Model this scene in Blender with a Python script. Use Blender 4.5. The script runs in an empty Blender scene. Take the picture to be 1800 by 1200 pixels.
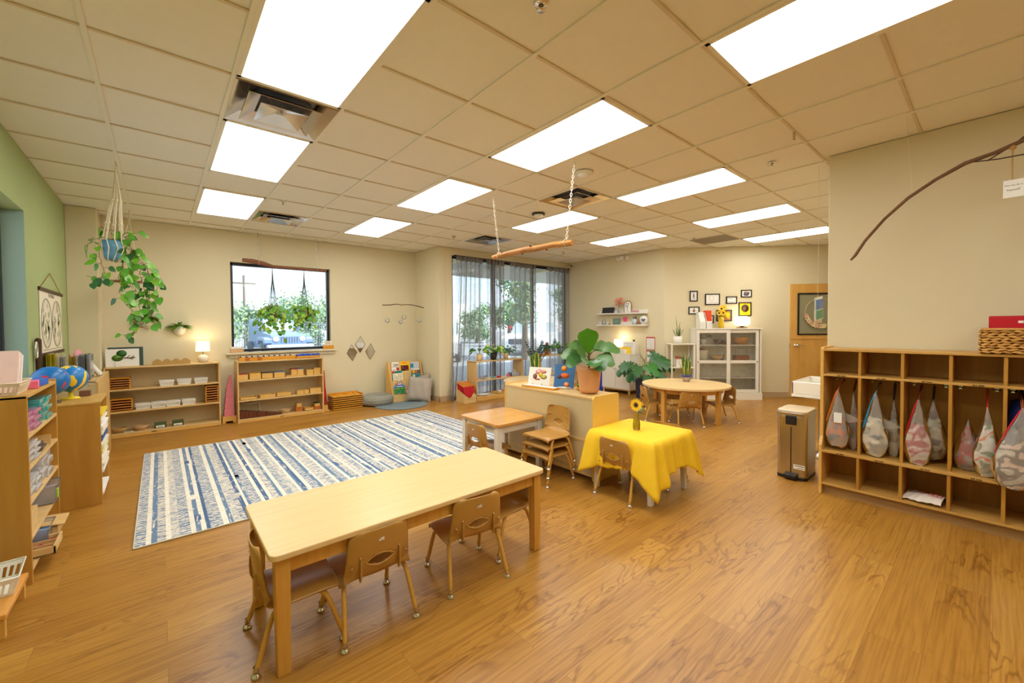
import bpy, bmesh, math, random
from mathutils import Vector, Matrix
R = math.radians
PI = math.pi
scene = bpy.context.scene
COL = scene.collection
random.seed(7)

# ---------------------------------------------------------------- camera
CAMH = 1.40
def make_camera():
    f, yaw, pitch, roll, cx, cy = 723.116, 0.694575, 0.0228832, -0.00739997, 882.763, 588.036
    F0 = Vector((math.sin(yaw), math.cos(yaw), 0)); Rt = Vector((math.cos(yaw), -math.sin(yaw), 0))
    F = F0*math.cos(pitch) - Vector((0, 0, 1))*math.sin(pitch)
    U = Rt.cross(F)
    R2 = Rt*math.cos(roll) + U*math.sin(roll); U2 = U*math.cos(roll) - Rt*math.sin(roll)
    cd = bpy.data.cameras.new('camera'); cd.sensor_width = 36; cd.sensor_fit = 'HORIZONTAL'
    cd.lens = f/1800*36; cd.shift_x = (900-cx)/1800; cd.shift_y = (cy-600)/1800
    cd.clip_start = 0.02; cd.clip_end = 300
    co = bpy.data.objects.new('camera', cd); COL.objects.link(co)
    m = Matrix((R2, U2, -F)).transposed().to_4x4(); m.translation = (0, 0, CAMH)
    co.matrix_world = m
    scene.camera = co
make_camera()

# ---------------------------------------------------------------- world, sun, exposure
w = bpy.data.worlds.new('world'); scene.world = w; w.use_nodes = True
nt = w.node_tree; bg = nt.nodes['Background']
tc = nt.nodes.new('ShaderNodeTexCoord'); mp = nt.nodes.new('ShaderNodeMapping'); nz = nt.nodes.new('ShaderNodeTexNoise')
rp = nt.nodes.new('ShaderNodeValToRGB')
mp.inputs['Scale'].default_value = (1, 1, 4); nz.inputs['Scale'].default_value = 2.5; nz.inputs['Detail'].default_value = 5
rp.color_ramp.elements[0].position = .35; rp.color_ramp.elements[0].color = (.60, .80, 1, 1)
rp.color_ramp.elements[1].position = .62; rp.color_ramp.elements[1].color = (.90, .95, 1, 1)
nt.links.new(tc.outputs['Generated'], mp.inputs['Vector']); nt.links.new(mp.outputs['Vector'], nz.inputs['Vector'])
nt.links.new(nz.outputs['Fac'], rp.inputs['Fac']); nt.links.new(rp.outputs['Color'], bg.inputs['Color'])
bg.inputs['Strength'].default_value = 1.3
sd = bpy.data.lights.new('sun', 'SUN'); sd.energy = 4.5; sd.angle = R(3); sd.color = (1, .97, .9)
so = bpy.data.objects.new('sun', sd); COL.objects.link(so); so.rotation_euler = (R(42), 0, R(25))
scene.view_settings.view_transform = 'Standard'
scene.view_settings.look = 'None'
scene.view_settings.gamma = 1.0
scene.view_settings.use_curve_mapping = False
scene.view_settings.exposure = 0.78
PANEL_STRENGTH = 6.4

# ---------------------------------------------------------------- materials
def lin(c):
    def g(v):
        v /= 255.0
        return v/12.92 if v <= .04045 else ((v+.055)/1.055)**2.4
    return (g(c[0]), g(c[1]), g(c[2]), 1)
MATS = {}
def newmat(name):
    m = bpy.data.materials.new(name); m.use_nodes = True
    MATS[name] = m
    return m, m.node_tree, m.node_tree.nodes['Principled BSDF']
def N(nt, t, **kw):
    n = nt.nodes.new(t)
    for k, v in kw.items(): setattr(n, k, v)
    return n
def plain(name, c, rough=.5, var=.06, scale=30, metal=0, spec=None, bump=0, coat=0, trans=0, alpha=1, emit=0):
    if name in MATS: return MATS[name]
    m, nt, b = newmat(name)
    col = lin(c)
    if metal: b.inputs['Metallic'].default_value = metal
    b.inputs['Roughness'].default_value = rough
    if spec is not None: b.inputs['Specular IOR Level'].default_value = spec
    if coat: b.inputs['Coat Weight'].default_value = coat
    tc = N(nt, 'ShaderNodeTexCoord'); nz = N(nt, 'ShaderNodeTexNoise'); nz.inputs['Scale'].default_value = scale; nz.inputs['Detail'].default_value = 3
    nt.links.new(tc.outputs['Object'], nz.inputs['Vector'])
    mr = N(nt, 'ShaderNodeMapRange'); mr.inputs['To Min'].default_value = 1-var; mr.inputs['To Max'].default_value = 1+var
    nt.links.new(nz.outputs['Fac'], mr.inputs['Value'])
    mx = N(nt, 'ShaderNodeVectorMath', operation='SCALE'); mx.inputs[0].default_value = col[:3]
    nt.links.new(mr.outputs['Result'], mx.inputs['Scale']); nt.links.new(mx.outputs['Vector'], b.inputs['Base Color'])
    if bump:
        bp = N(nt, 'ShaderNodeBump'); bp.inputs['Strength'].default_value = bump; bp.inputs['Distance'].default_value = .002
        nt.links.new(nz.outputs['Fac'], bp.inputs['Height']); nt.links.new(bp.outputs['Normal'], b.inputs['Normal'])
    if trans: b.inputs['Transmission Weight'].default_value = trans
    if alpha < 1: b.inputs['Alpha'].default_value = alpha
    if emit:
        b.inputs['Emission Color'].default_value = col; b.inputs['Emission Strength'].default_value = emit
    return m
def wood(name, c1, c2, axis=0, scale=1.0, rough=.4, stretch=12, strength=1.0):
    if name in MATS: return MATS[name]
    m, nt, b = newmat(name)
    tc = N(nt, 'ShaderNodeTexCoord'); mp = N(nt, 'ShaderNodeMapping')
    s = [stretch*scale]*3; s[axis] = scale
    mp.inputs['Scale'].default_value = s
    nt.links.new(tc.outputs['Object'], mp.inputs['Vector'])
    nz = N(nt, 'ShaderNodeTexNoise'); nz.inputs['Scale'].default_value = 1.6; nz.inputs['Detail'].default_value = 5; nz.inputs['Distortion'].default_value = .6
    nt.links.new(mp.outputs['Vector'], nz.inputs['Vector'])
    r = N(nt, 'ShaderNodeValToRGB'); r.color_ramp.elements[0].position = .5-.25/strength; r.color_ramp.elements[1].position = .5+.25/strength
    r.color_ramp.elements[0].color = lin(c2); r.color_ramp.elements[1].color = lin(c1)
    nt.links.new(nz.outputs['Fac'], r.inputs['Fac']); nt.links.new(r.outputs['Color'], b.inputs['Base Color'])
    b.inputs['Roughness'].default_value = rough
    return m
def emis(name, c, s):
    m = bpy.data.materials.new(name); m.use_nodes = True; nt = m.node_tree
    for n in list(nt.nodes): nt.nodes.remove(n)
    e = N(nt, 'ShaderNodeEmission'); o = N(nt, 'ShaderNodeOutputMaterial'); e.inputs['Color'].default_value = lin(c); e.inputs['Strength'].default_value = s
    nt.links.new(e.outputs[0], o.inputs[0]); MATS[name] = m
    return m
def film(name, c, op=.4, gloss=.15, rough=.15, transl=.5, graze=0):
    """thin sheet: part clear, part diffuse and translucent, part glossy"""
    m = bpy.data.materials.new(name); m.use_nodes = True; nt = m.node_tree
    for n in list(nt.nodes): nt.nodes.remove(n)
    o = N(nt, 'ShaderNodeOutputMaterial'); t = N(nt, 'ShaderNodeBsdfTransparent'); d = N(nt, 'ShaderNodeBsdfDiffuse'); tl = N(nt, 'ShaderNodeBsdfTranslucent'); g = N(nt, 'ShaderNodeBsdfGlossy')
    d.inputs['Color'].default_value = lin(c); tl.inputs['Color'].default_value = lin(c); g.inputs['Roughness'].default_value = rough
    m1 = N(nt, 'ShaderNodeMixShader'); m1.inputs[0].default_value = transl; nt.links.new(d.outputs[0], m1.inputs[1]); nt.links.new(tl.outputs[0], m1.inputs[2])
    m2 = N(nt, 'ShaderNodeMixShader'); nt.links.new(t.outputs[0], m2.inputs[1]); nt.links.new(m1.outputs[0], m2.inputs[2])
    tc = N(nt, 'ShaderNodeTexCoord'); nz = N(nt, 'ShaderNodeTexNoise'); nz.inputs['Scale'].default_value = 14; nt.links.new(tc.outputs['Object'], nz.inputs['Vector'])
    mr = N(nt, 'ShaderNodeMapRange'); mr.inputs['To Min'].default_value = max(0, op-.08); mr.inputs['To Max'].default_value = min(1, op+.08)
    nt.links.new(nz.outputs['Fac'], mr.inputs['Value'])
    if graze:   # folds seen edge-on cover more
        lw = N(nt, 'ShaderNodeLayerWeight'); lw.inputs[0].default_value = .45; ma = N(nt, 'ShaderNodeMath', operation='MULTIPLY_ADD'); ma.use_clamp = True; ma.inputs[1].default_value = graze
        nt.links.new(lw.outputs['Facing'], ma.inputs[0]); nt.links.new(mr.outputs['Result'], ma.inputs[2]); nt.links.new(ma.outputs[0], m2.inputs[0])
    else: nt.links.new(mr.outputs['Result'], m2.inputs[0])
    fr = N(nt, 'ShaderNodeFresnel'); fr.inputs[0].default_value = 1.35
    mt = N(nt, 'ShaderNodeMath', operation='MULTIPLY'); mt.inputs[1].default_value = gloss*6; mt.use_clamp = True; nt.links.new(fr.outputs[0], mt.inputs[0])
    m3 = N(nt, 'ShaderNodeMixShader'); nt.links.new(mt.outputs[0], m3.inputs[0]); nt.links.new(m2.outputs[0], m3.inputs[1]); nt.links.new(g.outputs[0], m3.inputs[2])
    nt.links.new(m3.outputs[0], o.inputs[0]); MATS[name] = m
    return m

def blotch(name, cols, scale=12, rough=.7, thresh=None):
    """patches of several colours"""
    if name in MATS: return MATS[name]
    m, nt, b = newmat(name)
    tc = N(nt, 'ShaderNodeTexCoord'); v = N(nt, 'ShaderNodeTexNoise'); v.inputs['Scale'].default_value = scale; v.inputs['Detail'].default_value = 1.5; v.inputs['Distortion'].default_value = 1.2
    nt.links.new(tc.outputs['Object'], v.inputs['Vector'])
    r = N(nt, 'ShaderNodeValToRGB'); r.color_ramp.interpolation = 'CONSTANT'
    el = r.color_ramp.elements
    n = len(cols)
    pos = [0] + [.5+.30*((i/(n-1))-.5)*1.3 for i in range(1, n)] if n > 1 else [0]
    if thresh: pos = thresh
    el[0].position = pos[0]; el[0].color = lin(cols[0]); el[1].position = pos[1]; el[1].color = lin(cols[1])
    for i in range(2, n):
        e = el.new(pos[i]); e.color = lin(cols[i])
    nt.links.new(v.outputs['Fac'], r.inputs['Fac']); nt.links.new(r.outputs['Color'], b.inputs['Base Color'])
    b.inputs['Roughness'].default_value = rough
    return m

# walls, ceiling, floor
M_WALL = plain('wall_paint', (222, 210, 174), .85, .02, 3)
M_WALLG = plain('wall_paint_green', (168, 182, 124), .85, .02, 3)
M_REVEAL = plain('window_reveal_paint', (150, 176, 160), .8, .02, 3)
M_CEIL = plain('ceiling_tile', (240, 235, 220), .9, .025, 25, bump=.15)
M_TEE = plain('ceiling_tee', (240, 234, 216), .6, .02, 5)
M_BASE = plain('vinyl_baseboard', (186, 160, 122), .5, .03, 10)
M_PANEL = emis('light_diffuser', (252, 251, 247), PANEL_STRENGTH)

def floor_mat():
    m, nt, b = newmat('plank_floor')
    tc = N(nt, 'ShaderNodeTexCoord')
    br = N(nt, 'ShaderNodeTexBrick'); br.offset = .37; br.offset_frequency = 2; br.squash = 1
    br.inputs['Scale'].default_value = 1; br.inputs['Brick Width'].default_value = 1.22; br.inputs['Row Height'].default_value = .18
    br.inputs['Mortar Size'].default_value = .0009; br.inputs['Mortar Smooth'].default_value = .2
    br.inputs['Color1'].default_value = (0, 0, 0, 1); br.inputs['Color2'].default_value = (1, 1, 1, 1); br.inputs['Mortar'].default_value = (.5, .5, .5, 1)
    nt.links.new(tc.outputs['Object'], br.inputs['Vector'])
    sx = N(nt, 'ShaderNodeSeparateXYZ'); nt.links.new(tc.outputs['Object'], sx.inputs[0])
    cz = N(nt, 'ShaderNodeMath', operation='MULTIPLY'); cz.inputs[1].default_value = 37; nt.links.new(br.outputs['Color'], cz.inputs[0])
    cx = N(nt, 'ShaderNodeCombineXYZ'); nt.links.new(sx.outputs[0], cx.inputs[0]); nt.links.new(sx.outputs[1], cx.inputs[1]); nt.links.new(cz.outputs[0], cx.inputs[2])
    mp = N(nt, 'ShaderNodeMapping'); mp.inputs['Scale'].default_value = (1.0, 4.6, 1); nt.links.new(cx.outputs[0], mp.inputs['Vector'])
    n1 = N(nt, 'ShaderNodeTexNoise'); n1.inputs['Scale'].default_value = 1.3; n1.inputs['Detail'].default_value = 4; n1.inputs['Distortion'].default_value = .5; nt.links.new(mp.outputs[0], n1.inputs['Vector'])
    # cathedral grain: contour lines of the noise
    k = N(nt, 'ShaderNodeMath', operation='MULTIPLY'); k.inputs[1].default_value = 22; nt.links.new(n1.outputs['Fac'], k.inputs[0])
    fr = N(nt, 'ShaderNodeMath', operation='PINGPONG'); fr.inputs[1].default_value = 1; nt.links.new(k.outputs[0], fr.inputs[0])
    mp2 = N(nt, 'ShaderNodeMapping'); mp2.inputs['Scale'].default_value = (2.5, 90, 1); nt.links.new(cx.outputs[0], mp2.inputs['Vector'])
    n2 = N(nt, 'ShaderNodeTexNoise'); n2.inputs['Scale'].default_value = 1; n2.inputs['Detail'].default_value = 3; nt.links.new(mp2.outputs[0], n2.inputs['Vector'])
    base = N(nt, 'ShaderNodeValToRGB'); e = base.color_ramp.elements
    e[0].position = .0; e[0].color = lin((168, 118, 44)); e[1].position = 1; e[1].color = lin((188, 139, 60))
    nt.links.new(br.outputs['Color'], base.inputs['Fac'])
    r1 = N(nt, 'ShaderNodeValToRGB'); e = r1.color_ramp.elements; e[0].position = .0; e[0].color = (.50, .38, .24, 1); e[1].position = .42; e[1].color = (1, 1, 1, 1)
    nt.links.new(fr.outputs[0], r1.inputs['Fac'])
    mk = N(nt, 'ShaderNodeTexNoise'); mk.inputs['Scale'].default_value = 1; mk.inputs['Detail'].default_value = 1; mpm = N(nt, 'ShaderNodeMapping'); mpm.inputs['Scale'].default_value = (1.6, 5, 3); nt.links.new(cx.outputs[0], mpm.inputs[0]); nt.links.new(mpm.outputs[0], mk.inputs[0])
    mkr = N(nt, 'ShaderNodeMapRange'); mkr.inputs['From Min'].default_value = .47; mkr.inputs['From Max'].default_value = .62; mkr.inputs['To Min'].default_value = .08; mkr.inputs['To Max'].default_value = .75; nt.links.new(mk.outputs['Fac'], mkr.inputs['Value'])
    mu = N(nt, 'ShaderNodeMix', data_type='RGBA', blend_type='MULTIPLY'); nt.links.new(mkr.outputs[0], mu.inputs[0])
    nt.links.new(base.outputs['Color'], mu.inputs[6]); nt.links.new(r1.outputs['Color'], mu.inputs[7])
    r2 = N(nt, 'ShaderNodeValToRGB'); e = r2.color_ramp.elements; e[0].position = .3; e[0].color = (.68, .58, .46, 1); e[1].position = .6; e[1].color = (1.05, 1.05, 1.05, 1)
    nt.links.new(n2.outputs['Fac'], r2.inputs['Fac'])
    mu2 = N(nt, 'ShaderNodeMix', data_type='RGBA', blend_type='MULTIPLY'); mu2.inputs[0].default_value = .8
    nt.links.new(mu.outputs[2], mu2.inputs[6]); nt.links.new(r2.outputs['Color'], mu2.inputs[7])
    mo = N(nt, 'ShaderNodeMix', data_type='RGBA', blend_type='MIX'); nt.links.new(br.outputs['Fac'], mo.inputs[0]); nt.links.new(mu2.outputs[2], mo.inputs[6]); mo.inputs[7].default_value = lin((140, 92, 40))
    nt.links.new(mo.outputs[2], b.inputs['Base Color'])
    b.inputs['Roughness'].default_value = .33; b.inputs['Specular IOR Level'].default_value = .5
    bp = N(nt, 'ShaderNodeBump'); bp.inputs['Strength'].default_value = .08; bp.inputs['Distance'].default_value = .002; nt.links.new(n2.outputs['Fac'], bp.inputs['Height']); nt.links.new(bp.outputs[0], b.inputs['Normal'])
    return m
M_FLOOR = floor_mat()

# furniture materials
M_MAPLE = wood('maple_ply', (228, 196, 136), (212, 174, 108), 0, 1.5, .38)
M_MAPLEZ = wood('maple_ply_upright', (226, 190, 126), (208, 166, 98), 2, 1.5, .38)
M_HONEY = wood('honey_ply', (198, 146, 60), (176, 122, 42), 2, 1.3, .4, 7)
M_HONEYH = wood('honey_ply_flat', (212, 168, 90), (192, 144, 66), 1, 1.3, .4, 8)
M_EDGE = wood('ply_edge', (232, 186, 100), (218, 164, 76), 0, 4, .4)
M_BACKP = plain('ply_back_panel', (208, 188, 142), .5, .05, 6)
M_TOP = wood('laminate_maple_top', (236, 204, 146), (228, 192, 130), 0, 1.0, .32, 30)
M_TOP2 = wood('table_oak_top', (222, 168, 92), (206, 148, 70), 0, 1.2, .22, 14)
M_TLEG = wood('table_leg_wood', (222, 168, 80), (204, 146, 58), 2, 1.5, .35)
M_DOOR = wood('birch_door', (226, 178, 96), (206, 152, 70), 2, 1.4, .35, 5, .8)
M_WHITE = plain('white_laminate', (236, 230, 215), .4, .02)
M_WHITEP = plain('white_plastic', (238, 234, 224), .35, .02)
M_SHELL = plain('chair_shell_plastic', (186, 138, 64), .34, .03, 8)
M_CLEG = plain('chair_leg_enamel', (212, 160, 70), .35, .03, 8)
M_CHROME = plain('chrome', (225, 222, 215), .12, .02, metal=1)
M_STEEL = plain('brushed_steel', (196, 188, 176), .24, .04, 4, metal=1)
M_BLACK = plain('black_plastic', (32, 28, 27), .4, .1)
M_BLACKF = plain('black_frame', (28, 26, 30), .35, .1)
M_DARKW = plain('dark_wood', (74, 44, 26), .5, .2, 20)
M_PAPER = plain('white_paper', (242, 239, 230), .8, .02)
M_CREAM = plain('cream_paper', (236, 226, 200), .8, .02)
M_RED = plain('red_plastic', (196, 22, 28), .35, .06)
M_ORANGEW = wood('orange_bead_wood', (232, 166, 52), (208, 136, 32), 0, 3, .35)
M_BLUE = plain('blue_plastic', (24, 84, 190), .35, .06)
M_GREENL = plain('leaf_green', (88, 152, 42), .4, .35, 14)
M_GREEND = plain('leaf_dark_green', (48, 98, 48), .35, .3, 12)
M_GREENY = plain('leaf_lime', (140, 176, 40), .4, .2, 12)
M_STEM = plain('stem_brown', (96, 84, 40), .6, .2)
M_SOIL = plain('soil', (58, 40, 28), .9, .3, 60)
M_ROPE = plain('cotton_rope', (228, 214, 180), .8, .1, 80)
M_JUTE = plain('jute', (186, 146, 84), .85, .25, 120, bump=.6)
M_TERRA = plain('terracotta', (202, 110, 58), .7, .08)
M_GLASS = film('window_glass', (220, 240, 245), .02, .12, .02)
M_CLEARP = film('clear_plastic', (236, 238, 240), .35, .2, .12)

# ---------------------------------------------------------------- mesh builder
class MB:
    def __init__(s): s.v = []; s.f = []; s.m = []; s.s = []
    def add(s, vs, fs, m=0, sm=False):
        o = len(s.v); s.v += [Vector(v) for v in vs]
        for f in fs: s.f.append([i+o for i in f]); s.m.append(m); s.s.append(sm)
        return s
    def box(s, x0, y0, z0, x1, y1, z1, m=0, rz=0, c=None, rx=0, ry=0):
        if x0 > x1: x0, x1 = x1, x0
        if y0 > y1: y0, y1 = y1, y0
        if z0 > z1: z0, z1 = z1, z0
        vs = [Vector(p) for p in ((x0,y0,z0),(x1,y0,z0),(x1,y1,z0),(x0,y1,z0),(x0,y0,z1),(x1,y0,z1),(x1,y1,z1),(x0,y1,z1))]
        if rz or rx or ry:
            c = Vector(c) if c else Vector(((x0+x1)/2, (y0+y1)/2, (z0+z1)/2))
            M = Matrix.Rotation(rz, 3, 'Z') @ Matrix.Rotation(ry, 3, 'Y') @ Matrix.Rotation(rx, 3, 'X')
            vs = [M @ (v-c) + c for v in vs]
        return s.add(vs, [(0,3,2,1),(4,5,6,7),(0,1,5,4),(1,2,6,5),(2,3,7,6),(3,0,4,7)], m)
    def tube(s, pts, r, n=8, m=0, cap=True, closed=False):
        pts = [Vector(p) for p in pts]
        rs = r if isinstance(r, (list, tuple)) else [r]*len(pts)
        rings = []; prev = None
        L = len(pts)
        for i, p in enumerate(pts):
            if closed: t = pts[(i+1) % L] - pts[i-1]
            else: t = (pts[min(i+1, L-1)] - pts[max(i-1, 0)])
            t = t.normalized() if t.length > 1e-9 else Vector((0,0,1))
            a = prev if prev is not None else (Vector((0,0,1)) if abs(t.z) < .9 else Vector((1,0,0)))
            u = (a - t*a.dot(t))
            if u.length < 1e-6: u = t.orthogonal()
            u.normalize(); prev = u; vv = t.cross(u)
            rings.append([p + (u*math.cos(2*PI*k/n) + vv*math.sin(2*PI*k/n))*rs[i] for k in range(n)])
        vs = [q for rg in rings for q in rg]; fs = []
        for i in range(L if closed else L-1):
            j = (i+1) % L
            for k in range(n): fs.append((i*n+k, i*n+(k+1) % n, j*n+(k+1) % n, j*n+k))
        s.add(vs, fs, m, True)
        if cap and not closed:
            s.add(rings[0], [tuple(reversed(range(n)))], m); s.add(rings[-1], [tuple(range(n))], m)
        return s
    def lathe(s, prof, c=(0,0,0), n=24, m=0, sm=True, sx=1, sy=1):
        vs = []; fs = []
        for r, z in prof:
            for k in range(n): vs.append((c[0]+sx*r*math.cos(2*PI*k/n), c[1]+sy*r*math.sin(2*PI*k/n), c[2]+z))
        for i in range(len(prof)-1):
            for k in range(n): fs.append((i*n+k, i*n+(k+1) % n, (i+1)*n+(k+1) % n, (i+1)*n+k))
        s.add(vs, fs, m, sm)
        return s
    def disc(s, c, r, n=24, m=0, up=True, ry=None):
        vs = [(c[0]+r*math.cos(2*PI*k/n), c[1]+(ry or r)*math.sin(2*PI*k/n), c[2]) for k in range(n)]
        return s.add(vs, [tuple(range(n)) if up else tuple(reversed(range(n)))], m)
    def cyl(s, c, r, h, n=20, m=0):
        s.lathe([(r, 0), (r, h)], c, n, m); s.disc(c, r, n, m, False); s.disc((c[0], c[1], c[2]+h), r, n, m)
        return s
    def sphere(s, c, r, n=16, m=0, sc=(1,1,1)):
        prof = [(max(1e-4, math.sin(PI*i/(n//2)))*r, -math.cos(PI*i/(n//2))*r*sc[2]) for i in range(n//2+1)]
        return s.lathe(prof, c, n, m, True, sc[0], sc[1])
    def prism(s, poly, h0, h1, m=0, ax='z'):
        """poly: 2D outline, extruded along ax between h0 and h1"""
        def P(a, b, h): return {'z': (a, b, h), 'y': (a, h, b), 'x': (h, a, b)}[ax]
        n = len(poly)
        vs = [P(a, b, h0) for a, b in poly] + [P(a, b, h1) for a, b in poly]
        fs = [tuple(range(n)), tuple(range(2*n-1, n-1, -1))] + [(i, (i+1) % n, n+(i+1) % n, n+i) for i in range(n)]
        return s.add(vs, fs, m)
    def grid(s, fn, nu, nv, m=0, sm=True, mf=None):
        vs = [fn(i/nu, j/nv) for j in range(nv+1) for i in range(nu+1)]
        o = len(s.v); s.v += [Vector(v) for v in vs]
        for j in range(nv):
            for i in range(nu):
                mm = mf(i, j) if mf else m
                if mm is None: continue
                s.f.append([o+j*(nu+1)+i, o+j*(nu+1)+i+1, o+(j+1)*(nu+1)+i+1, o+(j+1)*(nu+1)+i]); s.m.append(mm); s.s.append(sm)
        return s
    def xf(s, M, start=0):
        for i in range(start, len(s.v)): s.v[i] = M @ s.v[i]
        return s
def rrect(x0, y0, x1, y1, r, n=5):
    out = []
    for cx, cy, a in ((x1-r, y1-r, 0), (x0+r, y1-r, 90), (x0+r, y0+r, 180), (x1-r, y0+r, 270)):
        for k in range(n+1):
            t = R(a + 90*k/n); out.append((cx+r*math.cos(t), cy+r*math.sin(t)))
    return out

def O(name, mb, mats, parent=None, bevel=0, label=None, cat=None, group=None, kind=None, loc=None, rz=0, solid=0, sub=0, fixn=True):
    me = bpy.data.meshes.new(name)
    me.from_pydata([tuple(v) for v in mb.v], [], mb.f)
    if not isinstance(mats, (list, tuple)): mats = [mats]
    for m in mats: me.materials.append(m)
    me.polygons.foreach_set('material_index', mb.m); me.polygons.foreach_set('use_smooth', mb.s)
    if fixn:
        bm = bmesh.new(); bm.from_mesh(me); bmesh.ops.recalc_face_normals(bm, faces=bm.faces); bm.to_mesh(me); bm.free()
    me.update()
    o = bpy.data.objects.new(name, me); COL.objects.link(o)
    if parent: o.parent = parent
    if loc is not None: o.location = loc
    if rz: o.rotation_euler = (0, 0, rz)
    if solid:
        md = o.modifiers.new('s', 'SOLIDIFY'); md.thickness = solid; md.offset = 0
    if sub:
        md = o.modifiers.new('sub', 'SUBSURF'); md.levels = sub; md.render_levels = sub
    if bevel:
        md = o.modifiers.new('b', 'BEVEL'); md.width = bevel; md.segments = 2; md.limit_method = 'ANGLE'; md.angle_limit = R(50); md.harden_normals = False
    tagp(o, label, cat, group, kind)
    return o
def tagp(o, label=None, cat=None, group=None, kind=None):
    if label: o['label'] = label
    if cat: o['category'] = cat
    if group: o['group'] = group
    if kind: o['kind'] = kind
    return o
def T(name, label, cat, loc=(0,0,0), rz=0, group=None):
    o = bpy.data.objects.new(name, None); COL.objects.link(o); o.empty_display_size = .1
    o.location = loc; o.rotation_euler = (0, 0, rz)
    return tagp(o, label, cat, group)
def S(name, mb, mats, **k): return O(name, mb, mats, kind='structure', **k)
def dup(root, loc, rz=None, label=None, group=None, scale=None):
    r = root.copy(); COL.objects.link(r); r.location = loc
    if rz is not None: r.rotation_euler = (0, 0, rz)
    if scale: r.scale = (scale,)*3
    if label: r['label'] = label
    if group: r['group'] = group
    def rec(a, b):
        for ch in list(a.children):
            c = ch.copy(); COL.objects.link(c); c.parent = b; rec(ch, c)
    rec(root, r)
    return r
def text(name, s, size, mat, M, parent=None, ext=.0008, align='CENTER', **k):
    cu = bpy.data.curves.new(name, 'FONT'); cu.body = s; cu.size = size; cu.extrude = ext; cu.align_x = align; cu.align_y = 'CENTER'
    t = bpy.data.objects.new('tmp', cu); COL.objects.link(t)
    bpy.context.view_layer.update()
    me = bpy.data.meshes.new_from_object(t.evaluated_get(bpy.context.evaluated_depsgraph_get()))
    bpy.data.objects.remove(t)
    me.transform(M); me.materials.clear(); me.materials.append(mat)
    o = bpy.data.objects.new(name, me); COL.objects.link(o)
    if parent: o.parent = parent
    return tagp(o, **k)
def frameM(o, x, y):
    """matrix with local x->x, y->y, z->x cross y at origin o"""
    x = Vector(x).normalized(); y = Vector(y); y = (y - x*y.dot(x)).normalized(); z = x.cross(y)
    m = Matrix((x, y, z)).transposed().to_4x4(); m.translation = Vector(o)
    return m
# ================================================================ ROOM
CH = 2.85
S('floor', MB().box(-.98, -3.15, -.05, 4.67, 7.55, 0).box(4.67, .8, -.05, 10.8, 7.55, 0), M_FLOOR)
GX, GY, GS = -.2517, 2.826, .6096
VC = [(1, 0), (2, 5), (6, 0), (7, 4)]          # ceiling cells cut out for the air vents
cb = MB(); xs = sorted(set([-.98, 4.67, 10.8] + [GX+GS*(i+d) for i, j in VC for d in (0, 1)]))
for xa, xb in zip(xs, xs[1:]):
    y0 = -3.15 if xb <= 4.68 else .8; hs = sorted((GY+GS*j, GY+GS*(j+1)) for i, j in VC if GX+GS*i-.01 < (xa+xb)/2 < GX+GS*(i+1)+.01)
    for h0, h1 in hs: cb.box(xa, y0, CH+.004, xb, h0, CH+.12); y0 = h1
    cb.box(xa, y0, CH+.004, xb, 7.55, CH+.12)
cb.box(-.98, -3.15, CH+.12, 4.67, 7.55, CH+.16).box(4.67, .8, CH+.12, 10.8, 7.55, CH+.16)
S('ceiling', cb, M_CEIL)
# grid of tees
g = MB()
for i in range(-1, 19):
    x = GX + GS*i
    y0 = -3.0 if x < 4.52 else .95
    g.box(x-.012, y0, CH-.006, x+.012, 7.4 if x < 3.93 else 6.52, CH+.003)
for j in range(-9, 8):
    y = GY + GS*j
    x1 = 10.6 if y > .95 else 4.52
    if y > 4.10: x1 = 7.49 if y < 6.52 else 3.93
    else: x1 = min(x1, 11.59-y)
    g.box(-.83, y-.009, CH-.004, x1, y+.009, CH+.003, 1)
S('trim_1', g, [M_TEE, plain('cross_tee_reveal_shade', (222, 206, 174), .7, .02, 5)])  # cross tees coloured darker, painting in the shadow of the tile reveals

# green wall with deep window opening
t = .15
S('wall_left', MB().box(-.83-t, 5.08, 0, -.83, 7.55, CH).box(-.83-t, -3.15, 0, -.83, 3.05, CH).box(-.83-t, 3.05, 0, -.83, 5.08, 1.0).box(-.83-t, 3.05, 2.36, -.83, 5.08, CH), M_WALLG)
S('wall_back_left', MB().box(-.83, 7.0, 0, -.56, 7.55, CH), M_WALL, bevel=.006)
S('wall_back', MB().box(-.56, 7.4, 0, .837, 7.55, CH).box(2.29, 7.4, 0, 4.08, 7.55, CH).box(.837, 7.4, 0, 2.29, 7.55, 1.0).box(.837, 7.4, 2.39, 2.29, 7.55, CH), M_WALL)
S('wall_alcove_right', MB().box(3.93, 6.52, 0, 4.08, 7.4, CH), M_WALL, bevel=.006)
S('wall_curtain', MB().box(4.08, 6.52, 0, 4.22, 6.67, CH).box(4.22, 6.52, 2.72, 7.45, 6.67, CH).box(7.45, 6.52, 0, 7.64, 6.67, CH), M_WALL)
S('wall_right', MB().box(7.49, 4.10, 0, 7.64, 6.52, CH), M_WALL)
d = MB().box(0, 0, 0, 4.46, .15, CH)
S('wall_diagonal', d, M_WALL, loc=(7.49, 4.10, 0), rz=-PI/4)
S('wall_cubby', MB().box(4.52, -3.0, 0, 4.67, .95, CH).box(4.67, .8, 0, 10.8, .95, CH), M_WALL, bevel=.006)
S('wall_behind', MB().box(-.98, -3.15, 0, 4.67, -3.0, CH), M_WALL)
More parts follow.
